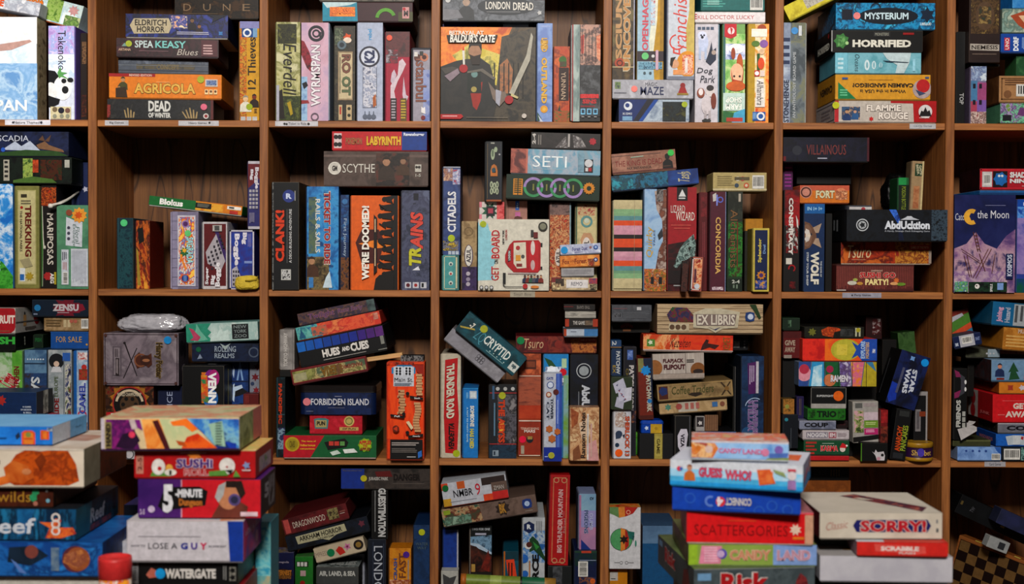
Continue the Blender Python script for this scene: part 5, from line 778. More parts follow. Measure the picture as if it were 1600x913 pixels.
B(-30, 548, 35, 692, '8ab08a', 'upright pale green game box with red handwritten food title in two lines', [N(0, 0, 1, .9, 'b8c4b0 8ab078 a8bca0 6a9a58', 8), N(.75, 0, 1, 1, '5a9a3c 7ab054', 14), T('Critter', .66, .32, .5, .14, 'b8343c', 62, b=.04, o='e0dcd4'), T('KITCHEN', .86, .3, .14, .26, '7a2c30', 90, b=.04), N(0, .1, .4, .3, 'd0a0a8 8ab0a0', 30)], d=.03)
BT(4, 555, 94, 8, '1c1c18', 'thin black box lying above the green food game', [R(0, 0, 1, 1, '1c1c18')], k='t', d=.05, dep=.2) if 0 else None
B(-50, 613, 57, 652, '1c3a64', 'flat deep navy game box jutting out low in the first bay', [SB(.48, .35, .25, 8, 'b03a34'), T('10 GAMES', .86, .62, .12, .07, 'c8d0dc'), T('OF DECISION', .85, .74, .16, .07, 'c8d0dc'), T('& SKILL', .87, .86, .12, .07, 'c8d0dc')], d=-.15, dep=.13, snap=None, faces={'R': [R(0, 0, 1, 1, '22201e'), N(.4, 0, .7, 1, 'b8b8b0 6a6a60', 40)]})
B(-50, 653, 68, 690, 'a8242c', 'flat dark red game box under the deep navy one', [R(0, .0, 1, .25, 'c82c30')], d=-.15, dep=.13, snap=None)
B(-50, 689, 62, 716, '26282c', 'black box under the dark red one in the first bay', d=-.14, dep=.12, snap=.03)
B(-50, 523, 24, 547, '10140f', 'flat black game box with bright green letters, end panel in view', [T('FISH', .72, .4, .55, .5, '4ab050', b=.06), L(.4, .82, .7, .88, 1, '8a2c2c')], d=.015, faces={'R': [R(0, 0, 1, 1, '0e100e'), *[C(.3+.0*i, .3+.2*i, .1, 'a8aaa0') for i in range(3)], *[R(.6, .2+.22*i, .7, .32+.22*i, 'a8aaa0') for i in range(3)]]}, dep=.24)
B(51, 523, 67, 546, '14301c', 'small dark green box end between the black box and the blue one', [T('FISH', .5, .4, .7, .3, '2a6a3c', b=.05)], d=.1, dep=.2)
B(-60, 482, 24, 522, 'c8c0bc', 'chunky white game box with a red circle logo, top of the left pile', [C(.78, .45, .62, 'b02430'), T('FRUIT', .82, .45, .35, .34, 'e0d0c8', b=.06), L(.6, .9, .95, .96, 1, '8a6a50')], d=.015, faces={'R': [R(0, 0, 1, 1, 'b8b4b0'), C(.72, .35, .4, 'a02430'), C(.3, .25, .08, '444'), R(.25, .3, .35, .75, 'c8a070'), R(0, .55, 1, .6, '6a6a6a'), L(.3, .8, .7, .95, 3, '6a5a50')]}, dep=.24)
B(79, 519, 138, 546, '1c5a9c', 'flat mid-blue game box with small gold serif title', [T('FOR', .28, .45, .26, .34, 'c8a050', b=.0), T('SALE', .65, .45, .36, .34, 'c8a050', b=.0), C(.96, .75, .06, 'c8a050'), R(0, 0, 1, .04, '2a6ab0')], d=.02)
B(69, 496, 138, 517, '8a7454', 'flat kraft cardboard box with printed recycling marks', [N(0, 0, 1, 1, '9a8464 88704e a89070', 14), BC(.84, .12, 1, .85), *[R(.44+.09*i, .2, .51+.09*i, .75, 'c0b090') for i in range(2)], *[C(.62+.09*i, .3, .14, 'b06a5a') for i in range(2)], L(.05, .2, .4, .8, 3, '6e5a3c')], d=.02)
B(50, 469, 138, 494, '12283c', 'flat dark blue game box with a ragged crimson splash behind grey capitals', [SB(.62, .5, .9, 9, '7a1c34', .55), PL('8a1c38', (.4, .3), (.9, .25), (.95, .6), (.8, .8), (.45, .75)), T('ZENSU', .6, .48, .46, .44, 'c0b8bc', b=.05), L(.45, .78, .7, .84, 1, 'c0b8bc'), C(.1, .5, .2, '2a80b0'), R(.03, .85, .1, .93, '8a94a8')], d=.01)

cell(3, 1, 'boxed games on the third row, second bay')
B(165, 602, 240, 714, '3a1c18', 'chocolate-brown game box facing out with a gear badge and red ribbon banner', [
  N(0, 0, 1, 1, '4a2c1c 2a1814 6a4a2c 7a1c1c 3a2418', 18), SB(.5, .22, .42, 14, 'a8742c', .82), C(.5, .26, .36, 'a83a34'), C(.5, .26, .33, '1c1614'), RG(.5, .26, .3, .05, 'c8b8a0', 10, 170), C(.5, .27, .2, '5a4430'), *[C(.5+.13*math.cos(i*1.05), .27+.09*math.sin(i*1.05), .04, '1c1614') for i in range(6)], T('WORLD CHAMPIONSHIP', .5, .13, .5, .05, 'c8bca8', b=.02), PL('b0242c', (.02, .38), (.98, .34), (.98, .43), (.02, .48)), T('RUSSIAN', .47, .415, .7, .07, 'd8c8bc', 3, b=.05)], k='f', dep=.12, d=.02)
B(171, 699, 212, 716, 'c0bcc0', 'flat white card box with a round mark beneath the painted foreground box', [RG(.75, .6, .4, .08, '5a5a60')], d=-.03, dep=.045, name='card_game_box', k='t')
B(246, 604, 284, 714, '182448', 'navy blue box with two thin white sideways letters beside the gear-badge box', [T('DICE', .48, .23, .24, .3, 'a8b0c8', 90, b=-.0)], d=.05, k='v')
B(284, 604, 352, 714, '101014', 'dark box beneath the black cube box', d=.06, k='t', dep=.2) if 0 else None
B(285, 572, 350, 714, '0e0e10', 'tall black game box facing out with a rainbow blot and white title reading downwards', [
  N(.46, .07, .68, .4, 'd8c83a c85a2c 4a9a4c', 12), E(.68, .16, .16, .12, '8a2c8a'), E(.76, .13, .13, .09, 'b02c80'), E(.68, .35, .18, .1, '2a70b0'), NP('c8a03a d0502c 3a8a5a', 20, (.45, .1), (.6, .1), (.64, .4), (.46, .38)), T('VENN', .72, .235, .2, .33, 'f0f0f0', -90, b=.07)], k='f', dep=.11, d=-.015, edge=.5, faces={'T': [R(0, 0, 1, 1, '1a1a1c'), R(.5, .3, .7, .5, '888')], 'R': [R(0, 0, 1, 1, '1a1a12'), R(.45, .05, .6, .6, '8a8440')]})
B(354, 564, 388, 632, '1c3c74', 'blue game box facing out with a pale tower and leaping figures', [N(0, 0, 1, 1, '1c3c74 244a84 18305c', 12), R(0, .46, 1, .49, '142448'), PL('8aa8d0', (.6, .02), (.64, .02), (.78, .45), (.7, .45), (.62, .2), (.54, .45), (.46, .45)), PL('b8c8e0', (.3, .1), (.38, .2), (.34, .4), (.28, .3)), PL('1c1c24', (.1, .55), (.6, .58), (1, .72), (.6, .8), (.2, .85), (.4, .65)), PL('c0d0e4', (.3, .55), (.38, .52), (.36, .6), (.7, .55), (.75, .62), (.4, .7), (.35, .95), (.28, .9))], k='f', dep=.1, d=.1, snap=None)
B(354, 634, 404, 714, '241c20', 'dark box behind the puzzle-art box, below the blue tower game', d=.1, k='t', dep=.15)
B(390, 566, 405, 632, '8a8c98', 'narrow grey game box with dark red flowers', [SB(.8, .12, .4, 6, '7a1c2c', .5), SB(.6, .35, .45, 6, '7a1c2c', .5), SB(.7, .65, .4, 6, '8a1c2c', .5), C(.3, .5, .2, '3a4a6a')], d=.1, dep=.1, k='t', snap=.06)
B(380, 616, 404, 633, '6a1c1c', 'small dark red card box low at the right of the second bay', [L(.1, .1, .4, .9, 3, '8a3a3a', 1)], d=.04, dep=.05, k='t', name='card_game_box', snap=.02)
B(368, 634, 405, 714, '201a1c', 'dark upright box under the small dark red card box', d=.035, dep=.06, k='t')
B(162, 521, 279, 600, '7a7078', 'big mauve-grey game box facing out, crest over crossed sticks and blue dot, sides scuffed', [
  N(0, 0, 1, 1, '8a7e86 6e646c 948a90', 7), FR(.02, .015, '3a2a30'), PL('2a2226', (.27, .18), (.29, .18), (.45, .82), (.44, .83)), PL('2a2226', (.44, .28), (.45, .29), (.27, .87), (.26, .86)), C(.28, .19, .025, '2a2226'), R(.12, .25, .24, .82, '6a6068'), FR(.9, .0, '222') if 0 else R(.14, .28, .22, .8, '8c8288'), R(.16, .48, .21, .82, '3a3034'), L(.17, .5, .2, .8, 2, 'a89ca0', 1), L(.155, .3, .2, .46, 2, '4a3e44', 1),
  PL('5a3020', (.41, .45), (.48, .36), (.5, .44), (.6, .42), (.64, .38), (.65, .6), (.6, .66), (.55, .6), (.45, .68), (.42, .58)), RG(.5, .52, .13, .03, '8a5a40'), C(.56, .52, .1, '4a281c'), E(.57, .52, .05, .03, 'a07050'), T('Harry Potter', .735, .52, .11, .68, '4a3a20', -90, o='a08858', b=.05), S(.86, .13, 6, '2a90c8'), *[C(a, b, .03, '5a3a34') for a in (.03, .97) for b in (.04, .96)]],
  ang=0, k='f', dep=.12, d=.01, faces={'R': [R(0, 0, 1, 1, '4a444c'), C(.3, .3, .2, '2a2630'), E(.6, .35, .12, .15, '2a2630'), E(.5, .7, .2, .08, '8a8490')]}, snap=.05, side=False)
B(300, 537, 404, 562, '16223c', 'flat dark navy game box with pale two-line condensed title', [N(0, 0, 1, 1, '16223c 1c2c4c 101828', 14), T('ROLLING', .5, .32, .32, .34, '9aa4b0', b=.02), T('REALMS', .49, .7, .3, .28, '9aa4b0', b=.02), PL('a8b4b4', (.42, 0), (.5, .15), (.58, 0), (.5, .4)), S(.1, .35, 4, '1f6a4c'), PL('8a94a8', (.08, .9), (.12, .6), (.16, .85)), RG(.93, .5, .3, .08, '5a6478')], d=.04, snap=.04)
BT(347, 523, 112, 30, '8ab4b0', 'flat game box with pink flamingo and pale jungle silhouettes, black square logo at right', [
  N(0, 0, 1, 1, 'b8c8c4 a0b8b4 c8d0cc', 12), PL('3a9880', (0, 0), (.35, 0), (.3, .3), (.35, .5), (.3, .7), (.38, 1), (0, 1)), PL('7ab8a4', (.15, 0), (.2, .4), (.3, .9), (.1, 1)), PL('c8d8d4', (.33, 1), (.35, .5), (.38, .6), (.4, .3), (.44, .6), (.48, .2), (.5, .5), (.58, .4), (.6, 1)), PL('b85070', (.04, .2), (.1, .3), (.14, .5), (.2, .75), (.16, .95), (.05, .9), (.1, .75), (.07, .45)), R(.64, .1, .87, .92, '22262a'), T('NEW', .755, .25, .18, .18, '8a9494', 90*0, b=.02), T('YORK', .755, .5, .18, .18, '8a9494', b=.02), T('ZOO', .755, .76, .18, .18, '8a9494', b=.02)], ang=2.6, d=.03, snap=.03)
e_, w_, h_ = crumple('shrink_wrapped_bundle', 'crumpled clear plastic bag of pieces lying on the mauve crest box', 'bag', 190, 490, 291, 520, .02, .1, 'b8b6bc', .16, 5, gloss=.9)

cell(3, 2, 'boxed games on the third row, third bay')
B(443, 681, 588, 716, '1f6a40', 'flat green and red game box with a lime apple logo, bottom of its pile', [
  PL('b82034', (0, 0), (.44, 0), (.29, 1), (0, 1)), C(.095, .4, .33, 'b8a02c'), C(.095, .4, .25, 'a0902c'), T('CRABS', .095, .4, .06, .3, '6a5a1c'), *[T(a, .27-.006*i, .27+.17*i, .16, .1, 'd8a83c', b=.04) for i, a in enumerate(('The game of', 'hilarious', 'comparisons'))], PL('1c1c1c', (.44, .3), (.66, .12), (.7, .3), (.68, .5), (.48, .65)), *[R(.49+.06*i, .26, .54+.06*i, .45, ('c04a40', 'c04a40', '6a9a5a')[i]) for i in range(3)], PL('c8d4cc', (.5, .75), (.58, .65), (.62, .8), (.53, .9)), PL('d8dcd8', (.64, .62), (.76, .58), (.8, .75), (.66, .8)), SB(.88, .42, .33, 9, '7aa82c', .85), C(.88, .42, .26, 'b0b82c'), T('APPLES', .88, .3, .13, .18, 'b82c34', b=.06), T('TO', .88, .46, .05, .12, 'b82c34', b=.06), T('APPLES', .88, .6, .11, .14, '8a2c2c', b=.06)], d=-.005, tray='b8a8a0')
B(484, 648, 566, 680, 'b82438', 'flat cherry-red game box with small teal plaque and gold circle', [N(0, 0, 1, 1, 'b82438 a81c30 c43044', 24), PL('4a8a8c', (.08, .25), (.15, .2), (.3, .2), (.36, .28), (.34, .75), (.1, .75)), R(.11, .3, .32, .68, 'b0a070'), T('PUN', .215, .47, .16, .22, '2a2a24', b=.06), C(.75, .35, .27, 'c8b070'), C(.75, .35, .19, '6a7a3c'), C(.75, .35, .15, 'b8a468'), R(.57, .66, .93, .84, 'c0a468'), T('OF FUN', .75, .75, .25, .1, '5a3a2c')], d=.01)
B(473, 648, 482, 680, '1a1c18', 'thin dark box end left of the cherry-red box', d=.05, k='t', dep=.1, snap=.04) if 0 else None
tin(468, 600, 588, 646, '16284c', '241c1c', 'midnight-blue metal game tin with dark lid, pink dot and white serif title', [
  N(0, 0, 1, 1, '16284c 1c3260 122040', 12), T('FORBIDDEN ISLAND', .53, .42, .88, .3, 'c8c8d0', b=.02), L(.45, .16, .58, .2, 1, 'a8a8b8'), L(.35, .68, .65, .72, 1, '7a7a90'), L(.02, .84, .14, .88, 1, '8a90a4'), S(.03, .42, 6, 'd88890')], .0, .17, .25)
BT(514.5, 578.5, 120, 25, '7a2028', 'game box tilted uphill, map-like face framed in dark red with upside-down gold title', [N(.02, .14, .98, .88, '9a9a60 6a6a3c b8a878 5a6a54', 14), T('IBERIA', .53, .5, .28, .6, '8a6a30', 180, o='3a2a18', b=.04), T('PANDEMIC', .8, .45, .28, .28, '8a4a3c', 180, b=.04), R(.04, .3, .2, .8, 'a8a484'), R(.6, .2, .64, .85, '7a5a3c')], ang=11.2, d=.0, snap=.02, dep=.23)
BT(534, 547, 138, 41, '101014', 'black game box tilted uphill, a row of blue to purple squares above white title', [
  *[R(.005+.1*i, .03, .095+.1*i, .42, ('1f74c0', '1c66b4', '1f60b4', '1c50a0', '1c4a9c', '20409a', '2a3c98', '4a2c88', '5a2c80', '6a3484')[i]) for i in range(10)], T('HUES', .37, .66, .2, .32, 'd8d4d0', b=.06), T('AND', .54, .64, .09, .18, 'd8d4d0', b=.06), T('CUES', .7, .64, .21, .34, 'd8d4d0', b=.06), L(.27, .9, .82, .95, 1, 'a8a4a0'), R(.945, .42, .985, .75, '8a8a84'), R(.9, .93, 1, .97, '8a8a84')], ang=11.8, d=.01, snap=.02, dep=.28)
BT(529, 515.5, 133, 22, 'b84030', 'game box tilted uphill, blue triangles fading into orange-red brush strokes', [N(.2, 0, 1, 1, 'c84838 d86a48 b83838 d88858', 12), NP('3a7a8a 6ab0a8 2a6090', 30, (0, 0), (.25, 0), (.3, 1), (0, 1)), PL('2c6484', (.02, .9), (.06, .2), (.1, .9)), PL('7ab8b0', (.1, .9), (.14, .2), (.18, .9)), N(.18, .2, .36, .9, '8a7a5a c86a50 5a6a6a', 40), N(.92, .1, .98, .6, 'c89888 a8584a', 40)], ang=12, d=.01, snap=.02, dep=.27)
BT(526, 491, 122, 20, '4a3c50', 'game box tilted uphill at the very top of its pile, purple-brown with curling outlined title', [N(0, 0, 1, 1, '4a3c50 6a5048 34304a 7a5c4c', 18), T('Twilight', .3, .5, .34, .6, '6a4a7a', b=.02, o='a87a6a', sl=.1), T('Runs Early', .68, .5, .32, .5, '6a4a7a', b=.02, o='a8806c', sl=.1), N(.9, 0, 1, 1, '5a6a6a 3a4448', 30)], ang=11.8, d=.01, snap=.02, dep=.24)
B(431, 590, 454, 716, '12222a', 'upright blue-black game box with orange outlined title reading downwards', [N(0, 0, 1, 1, '12222a 0c161c 1c3840', 16), T('PANDEMIC', .42, .33, .42, .5, 'c04a24', -90, o='6a1c14', b=.05), N(.1, .63, 1, .9, '2a3a5a 8aa0b0 1c2c4c 4a3a6a', 30), R(0, 0, .1, 1, '2a4a50'), L(0, .46, 1, .48, 1, '3a5a60')], d=.02)
B(436, 515, 460, 578, '8a8684', 'small upright light grey box with stretched white lettering reading upwards', [N(0, 0, 1, 1, '8e8a88 827e7c 989492', 16), T('TOKYO HIGHWAY', .38, .5, .28, .84, 'c4c0bc', 90, b=.03), L(.56, .4, .62, .7, 1, 'a8a4a0', 1), R(.86, 0, .9, 1, '787472')], d=.03, snap=None)
B(437, 579, 460, 589, '1c1a18', 'dark box end hidden between the grey box and the blue-black one', d=.03, k='t', dep=.1, snap=None)
B(597, 566, 663, 716, 'd84c14', 'tall orange game box facing out with wooden block towers and a white paper label', [
  N(0, 0, 1, .79, 'd84c14 e05a1c c84010', 12, (3, 1, .5)), R(0, 0, .62, .02, '1c1414'), N(0, 0, .72, .04, '1c1414 d84c14', 40), PL('2a8ab8', (.12, .06), (.3, .03), (.64, .03), (.76, .06), (.76, .12), (.12, .12)), R(.17, .05, .72, .25, 'c4c8d0'), R(.2, .045, .42, .14, 'd0d4dc'), R(.46, .045, .68, .14, 'd0d4dc'), FR(.0, .0, 'fff') if 0 else C(.5, .5, .001, 'd84c14'), *[C(.26+.09*i+.26*k, .065+.027*j, .03, '1c2024') for i in range(2) for j in range(3) for k in range(2)], T('Main St.', .45, .18, .5, .04, '22262c', b=.0), L(.2, .215, .7, .245, 2, '8a98a8'),
  PL('a02c10', (.72, .02), (.98, .02), (.98, .14), (.8, .1)), *[R(.3+.025*(i % 2)-.02*math.sin(i), .285+.028*i, .47+.025*(i % 2)-.02*math.sin(i), .308+.028*i, 'c8a078') for i in range(9)], *[R(.31, .293+.028*i, .36, .303+.028*i, '7a3a20') for i in range(0, 9, 2)], *[R(.78+.02*(i % 2), .12+.028*i, .94+.02*(i % 2), .143+.028*i, 'c8a078') for i in range(8)], *[R(.73+.03*math.sin(i*.7), .41+.028*i, .9+.03*math.sin(i*.7), .433+.028*i, 'c8a078') for i in range(11)],
  PL('1c1410', (.1, .53), (.48, .55), (.47, .575), (.1, .555)), T('Pull', .28, .553, .14, .018, 'ddd'), PL('1c1410', (.62, .34), (.98, .36), (.97, .385), (.62, .37)), T('Stack', .82, .366, .16, .018, 'ddd'), PL('1c1410', (.58, .75), (.98, .73), (.98, .76), (.58, .78)), T('Steady', .8, .757, .2, .018, 'ddd'), PL('d8c8a8', (.52, .61), (.6, .6), (.72, .67), (.66, .69)), *[C(a, b, .05, '1c1410') for a, b in ((.56, .32), (.46, .53), (.56, .72))], C(.25, .68, .09, '7a2c14'), SB(.25, .68, .07, 3, 'c84c20'),
  R(.1, .79, .97, .99, '181416'), FR(0, .012, 'b04028'), L(.14, .82, .9, .86, 2, 'b0a8a4'), L(.14, .88, .85, .93, 3, '7a7470'), PL('3a78c0', (.84, .92), (.94, .9), (.95, .96), (.85, .98)), L(.55, .965, .82, .975, 1, 'ddd')], ang=.0, k='f', dep=.075, d=-.005, tray='8a3a20', edge=.3)
BT(631, 562, 66, 7, 'd0a878', 'wooden block balanced on top', [], k='t', ang=4) if 0 else None
B(626, 556, 662, 565, '2a2c30', 'flat dark card box with white specks lying on the orange tower-block box', [N(0, 0, 1, 1, '2a2c30 1c1c20 8a8a8a 1c1c20', 60)], d=.02, dep=.05, k='t', snap=.02, name='card_game_box')
def stick():
    c = P(603, 559, .0); s = mpp(c); e = empty('wooden_block', 'long pale wooden block balanced level with the top of the orange tower-block box', 'wooden block', CUR['group'])
    m = MB(); L_ = 58*s; m.cbox(-L_/2, L_/2, 0, .024, -.0065, .0065, wood('beech_wood', 'b89058', 'd8b488', 0, 2)); o = m.build('block', e); e.location = c; e.rotation_euler = (0, math.radians(-8), 0)
def stick_thing():
    c = P(601, 558.5, .03); s = mpp(c); L_ = 56*s
    m = MB(); m.cbox(-L_/2, L_/2, 0, .024, -.0065, .0065, wood('beech_wood', 'b89058', 'd8b488', 0, 2)); o = m.build('wooden_block')
    o.location = c; o.rotation_euler = (0, math.radians(-8), 0); o['label'] = 'long pale wooden block resting across the top corner of the orange tower-block box'; o['category'] = 'wooden block'; o['group'] = CUR['group']
stick_thing()

cell(3, 3, 'boxed games on the third row, fourth bay')
B(688, 553, 720, 714, 'c0b8a8', 'upright cream game box with torn red panel and lime dot at its foot', [
  PL('b81820', (.18, .06), (.84, .04), (.8, .3), (.9, .6), (.82, .96), (.2, .95), (.12, .6)), T('THUNDER ROAD', .46, .36, .42, .52, 'd0c8b8', -90, o='6a1014', b=.05, sl=-.2), T('VENDETTA', .52, .79, .3, .26, '1c1412', 90, b=.05, sl=.2), S(.78, .955, 5.5, 'a8b42c')], tray='a8a090')
B(722, 607, 747, 714, '1f80c0', 'upright bright blue card-game box with white and yellow title reading downwards', [R(.42, .04, .9, .15, 'b8c0c8'), R(.5, .06, .82, .13, 'd0d8dc'), L(.2, .06, .36, .16, 2, '8ac0e0', 1), T('SOMEONE', .6, .4, .28, .3, 'd8d8d4', -90, b=.05), T('HAS DIED', .58, .72, .28, .28, 'c8c058', -90, b=.05), T('A NOT SO PARTY GAME', .28, .52, .1, .5, 'b8d8e8', -90), R(.0, 0, 1, .012, '3a98d0')], name='card_game_box', tray='1a6098')
B(763, 601, 807, 714, '2a2c32', 'upright charcoal game box with jagged orange title reading downwards, pale dragon art and lime dot', [
  N(.3, .14, 1, .85, '34343a 6a6870 28282e 8a8688', 14), R(0, .12, 1, .14, '8a2c34') if 0 else R(0, .11, 1, .122, 'a83a3c'), *[C(.3+.28*i, .06, .07, 'b8b8b8') for i in range(3)], R(.1, .02, .18, .2, '4a6a8a'), L(.16, .25, .26, .72, 1, '6a8aa0', 1), T('THE ABYSS', .45, .5, .24, .58, 'c8502c', -90, o='5a2420', b=.06), N(.36, .5, .54, .64, 'd8a83c c86a2c', 50), R(0, .8, 1, .812, 'a83a3c'), N(0, .82, 1, 1, '24384a 2a4458 1c2c3a', 20), S(.47, .15, 5.5, 'b0b43c'), R(.12, .89, .34, .97, '8a98a4'), R(.16, .905, .22, .955, '24384a')])
B(809, 553, 845, 712, 'a84c28', 'upright rust-brown game box with a desert planet scene, white band lines and a pink dot', [
  N(0, 0, 1, .2, 'b05a34 8a4428 c87048', 16), R(.25, .06, .78, .15, '5a2c1c'), R(.3, .075, .73, .13, '8a4c30'), R(0, .21, 1, .222, 'c8b0a0'), N(0, .22, 1, .63, '8a5040 a86048 784034', 8, (1, 1, 3)), N(0, .5, 1, .63, 'a84020 b8502c', 16), R(0, .645, 1, .655, 'd8ccc0'), R(0, .66, 1, .98, '9a3c20'), T('TERRAFORMING', .5, .725, .84, .022, 'd0b8a8', b=.01), T('MARS', .5, .75, .5, .028, 'e0d8d0', b=.02), C(.5, .83, .16, '1c2430'), R(.4, .8, .62, .83, 'a88c50'), S(.17, .83, 5.5, 'd82050'), R(.1, .89, .25, .97, 'a8a090'), R(.02, .98, .98, .99, 'c8b8a8')], d=.05)
B(848, 554, 888, 712, '4a90c0', 'upright sky-blue game box with snowy penguins behind the kitten box, red dot', [PL('1c88c0', (0, 0), (1, 0), (1, .15), (.3, .2), (0, .15)), PL('2a5a34', (.0, .03), (.3, .06), (.5, .12), (.2, .12)), N(.05, .12, .8, .3, 'c8d4e0 e0e8f0 3a5a88 d8dce4', 22), C(.3, .14, .12, 'e0e4ea'), C(.5, .16, .12, 'd8dce4'), R(.72, .04, .92, .13, 'b0c8a8'), N(.8, .2, 1, 1, '8aa8b0 7aa04a', 14), S(.78, .17, 5.5, 'c82038')], d=.03)
B(848, 584, 878, 721, 'b8bcc8', 'upright white and blue card-game box of round cartoon kittens, jutting over the shelf edge', [
  R(.66, 0, 1, .84, '3a58a8'), R(.72, 0, .86, .84, '5a78c0'), R(0, .84, 1, 1, '1c3c98'), T('CATS', .32, .055, .38, .03, '4a5a98', b=.05), C(.35, .13, .2, '5a6a9a'), C(.35, .13, .15, 'c8d0e0'), C(.26, .24, .16, 'a05a3c'), C(.26, .24, .1, 'd8c8b8'), C(.66, .21, .16, '6a2c2c'), T('CAT', .22, .42, .16, .2, '3a4458', -90, b=.03), T('TOWER', .44, .4, .16, .24, '3a4458', -90, b=.03), L(.05, .35, .1, .55, 1, '8a90a0', 1), L(.74, .3, .82, .6, 1, 'a8b8e0', 1), SB(.3, .63, .22, 6, 'b87038', .75), SB(.45, .74, .24, 6, 'b87038', .75), SB(.75, .66, .2, 6, 'b87038', .75), S(.42, .93, 5, 'b0b048'), L(.05, .94, .25, .96, 1, 'aab8e0')], d=-.035, dep=.06, name='card_game_box')
B(890, 554, 934, 712, '0d0f14', 'upright blue-black game box with saucer logo, upper half above the collage box', [N(0, 0, 1, 1, '0c0e14 141c30 0a0c10', 10), RG(.48, .16, .28, .03, 'b8bcc0'), C(.48, .16, .18, '9aa0a4'), T('AbdUcktion', .55, .52, .3, .45, 'c0c4cc', -90, b=.06), L(.28, .36, .33, .7, 1, '8a8e94', 1)], d=.04)
B(888, 637, 936, 718, 'b08a68', 'broad card-game box of cut-paper collage with typewriter title reading upwards, open flap at its top', [
  N(0, 0, 1, 1, 'b8906c c8a884 9a6a48 d0b894', 16), NP('8a4a2c a86a44', 30, (.02, .02), (.3, .1), (.25, .3), (.05, .4)), PL('d0b8a0', (.3, .3), (.6, .2), (.7, .5), (.4, .6)), PL('8a5a3c', (.1, .8), (.3, .7), (.4, .95), (.1, 1)), PL('c89a9a', (.55, .7), (.9, .6), (1, 1), (.6, 1)), T('Ransom Notes', .45, .52, .16, .86, '3a2a24', 90, b=.03), R(.58, .12, .64, .98, 'd8d4d0'), L(.6, .15, .63, .95, 1, '6a6a74', 1), R(.7, .06, .76, .92, 'c8c4c0') if 0 else R(.7, .3, .76, .92, 'c8a8a0')], d=-.02, dep=.055, name='card_game_box', edge=.5, faces={'T': [N(0, 0, 1, 1, '8a6a54 a88468 6a4c3c', 30)]})
B(806, 526, 932, 553, '6a1c20', 'flat glossy maroon game box with green dot lying over upright boxes', [
  N(0, 0, 1, 1, '5a181c 7a2424 4a1418', 12), N(.4, 0, 1, 1, '6a2020 8a3c2c 5a1c1c', 20), NP('8a4a28 b8783c 6a2c1c', 40, (.68, .2), (.8, .05), (1, .2), (1, 1), (.7, 1)), T('Tsuro', .22, .45, .25, .6, 'c8a888', sl=.15, b=0), L(.15, .8, .32, .85, 1, 'a88068'), C(.53, .5, .25, '8a3024'), R(.79, .1, .99, .35, 'a83c2c'), T('GAME OF THE PATH', .89, .22, .18, .14, 'd0a090'), S(.06, .27, 6, '1f8a58')], snap=.05, edge=.3, d=.05)
B(881, 513, 934, 523, 'b0b8c4', 'thin pale blue and orange card box, lowest of four small stacked ones', [R(0, 0, .08, 1, 'b0502c'), R(.6, 0, 1, 1, '4a80b0'), R(0, 0, 1, .12, '2a2a34'), L(.2, .4, .4, .6, 1, '7a8090')], name='card_game_box', snap=.03, d=.0)
B(883, 499, 934, 512, '2c2624', 'thin black and orange card box with small white capitals, second of the small stack', [R(0, 0, .12, 1, 'a8401c'), R(.85, 0, 1, 1, 'a8401c'), T('THE GAME', .42, .5, .36, .5, 'b8b4b0', b=.03), N(.6, .2, .85, .8, '2c2624 7a6a5a', 60)], name='card_game_box', snap=.02, d=.0)
B(883, 487, 931, 498, '8a8680', 'thin worn silver-grey card box, third of the small stack', [N(0, 0, 1, 1, '8a8680 b0aca4 6a6864', 30, (.3, 1, 3))], name='card_game_box', snap=.02, d=.0, tray='4a4844')
B(881, 476, 930, 486, '241c1c', 'thin black card box with upside-down lettering, top of the small stack', [T('THE GAME', .62, .5, .42, .55, '7a7470', 180, b=.03), R(.0, .3, .3, .5, '6a1c1c')], name='card_game_box', snap=.02, d=.0)
BT(742, 557, 108, 24, '8e8c92', 'plain silver-grey box slumped diagonally under the teal one', [N(0, 0, 1, 1, '94929a 86848a a09ea4', 12), *[RG(.55+.04*(i % 3), .4+.22*(i//3), .14, .035, '5a585e') for i in range(6)]], ang=-39, d=.0, snap=.02, dep=.24, side=False)
BT(767, 537, 116, 37, '16505c', 'teal game box slumped diagonally with white brush lettering and a lime dot', [
  N(0, 0, 1, 1, '164e5a 1c5c68 124048', 12), T('CRYPTID', .6, .48, .42, .42, 'd8dcd8', b=.02), T('ZQ', .32, .6, .14, .6, '5a9aa8', b=-.01), PL('b0a050', (.02, .75), (.2, .45), (.22, .5), (.04, .8)), T('-7', .15, .42, .06, .3, 'd0d0c8', b=.04), S(.3, .2, 6, 'b0b43c'), R(.87, .5, .99, .88, 'c8ccc8'), T('op', .93, .68, .07, .2, '164e5a', b=.06), L(.5, .86, .8, .92, 1, '8ab0b4'), *[C(.55+.06*i, .8-.02*(i % 2), .03, 'a8c0c0') for i in range(5)]], ang=-39, d=-.02, snap=.02, dep=.065, side=False)

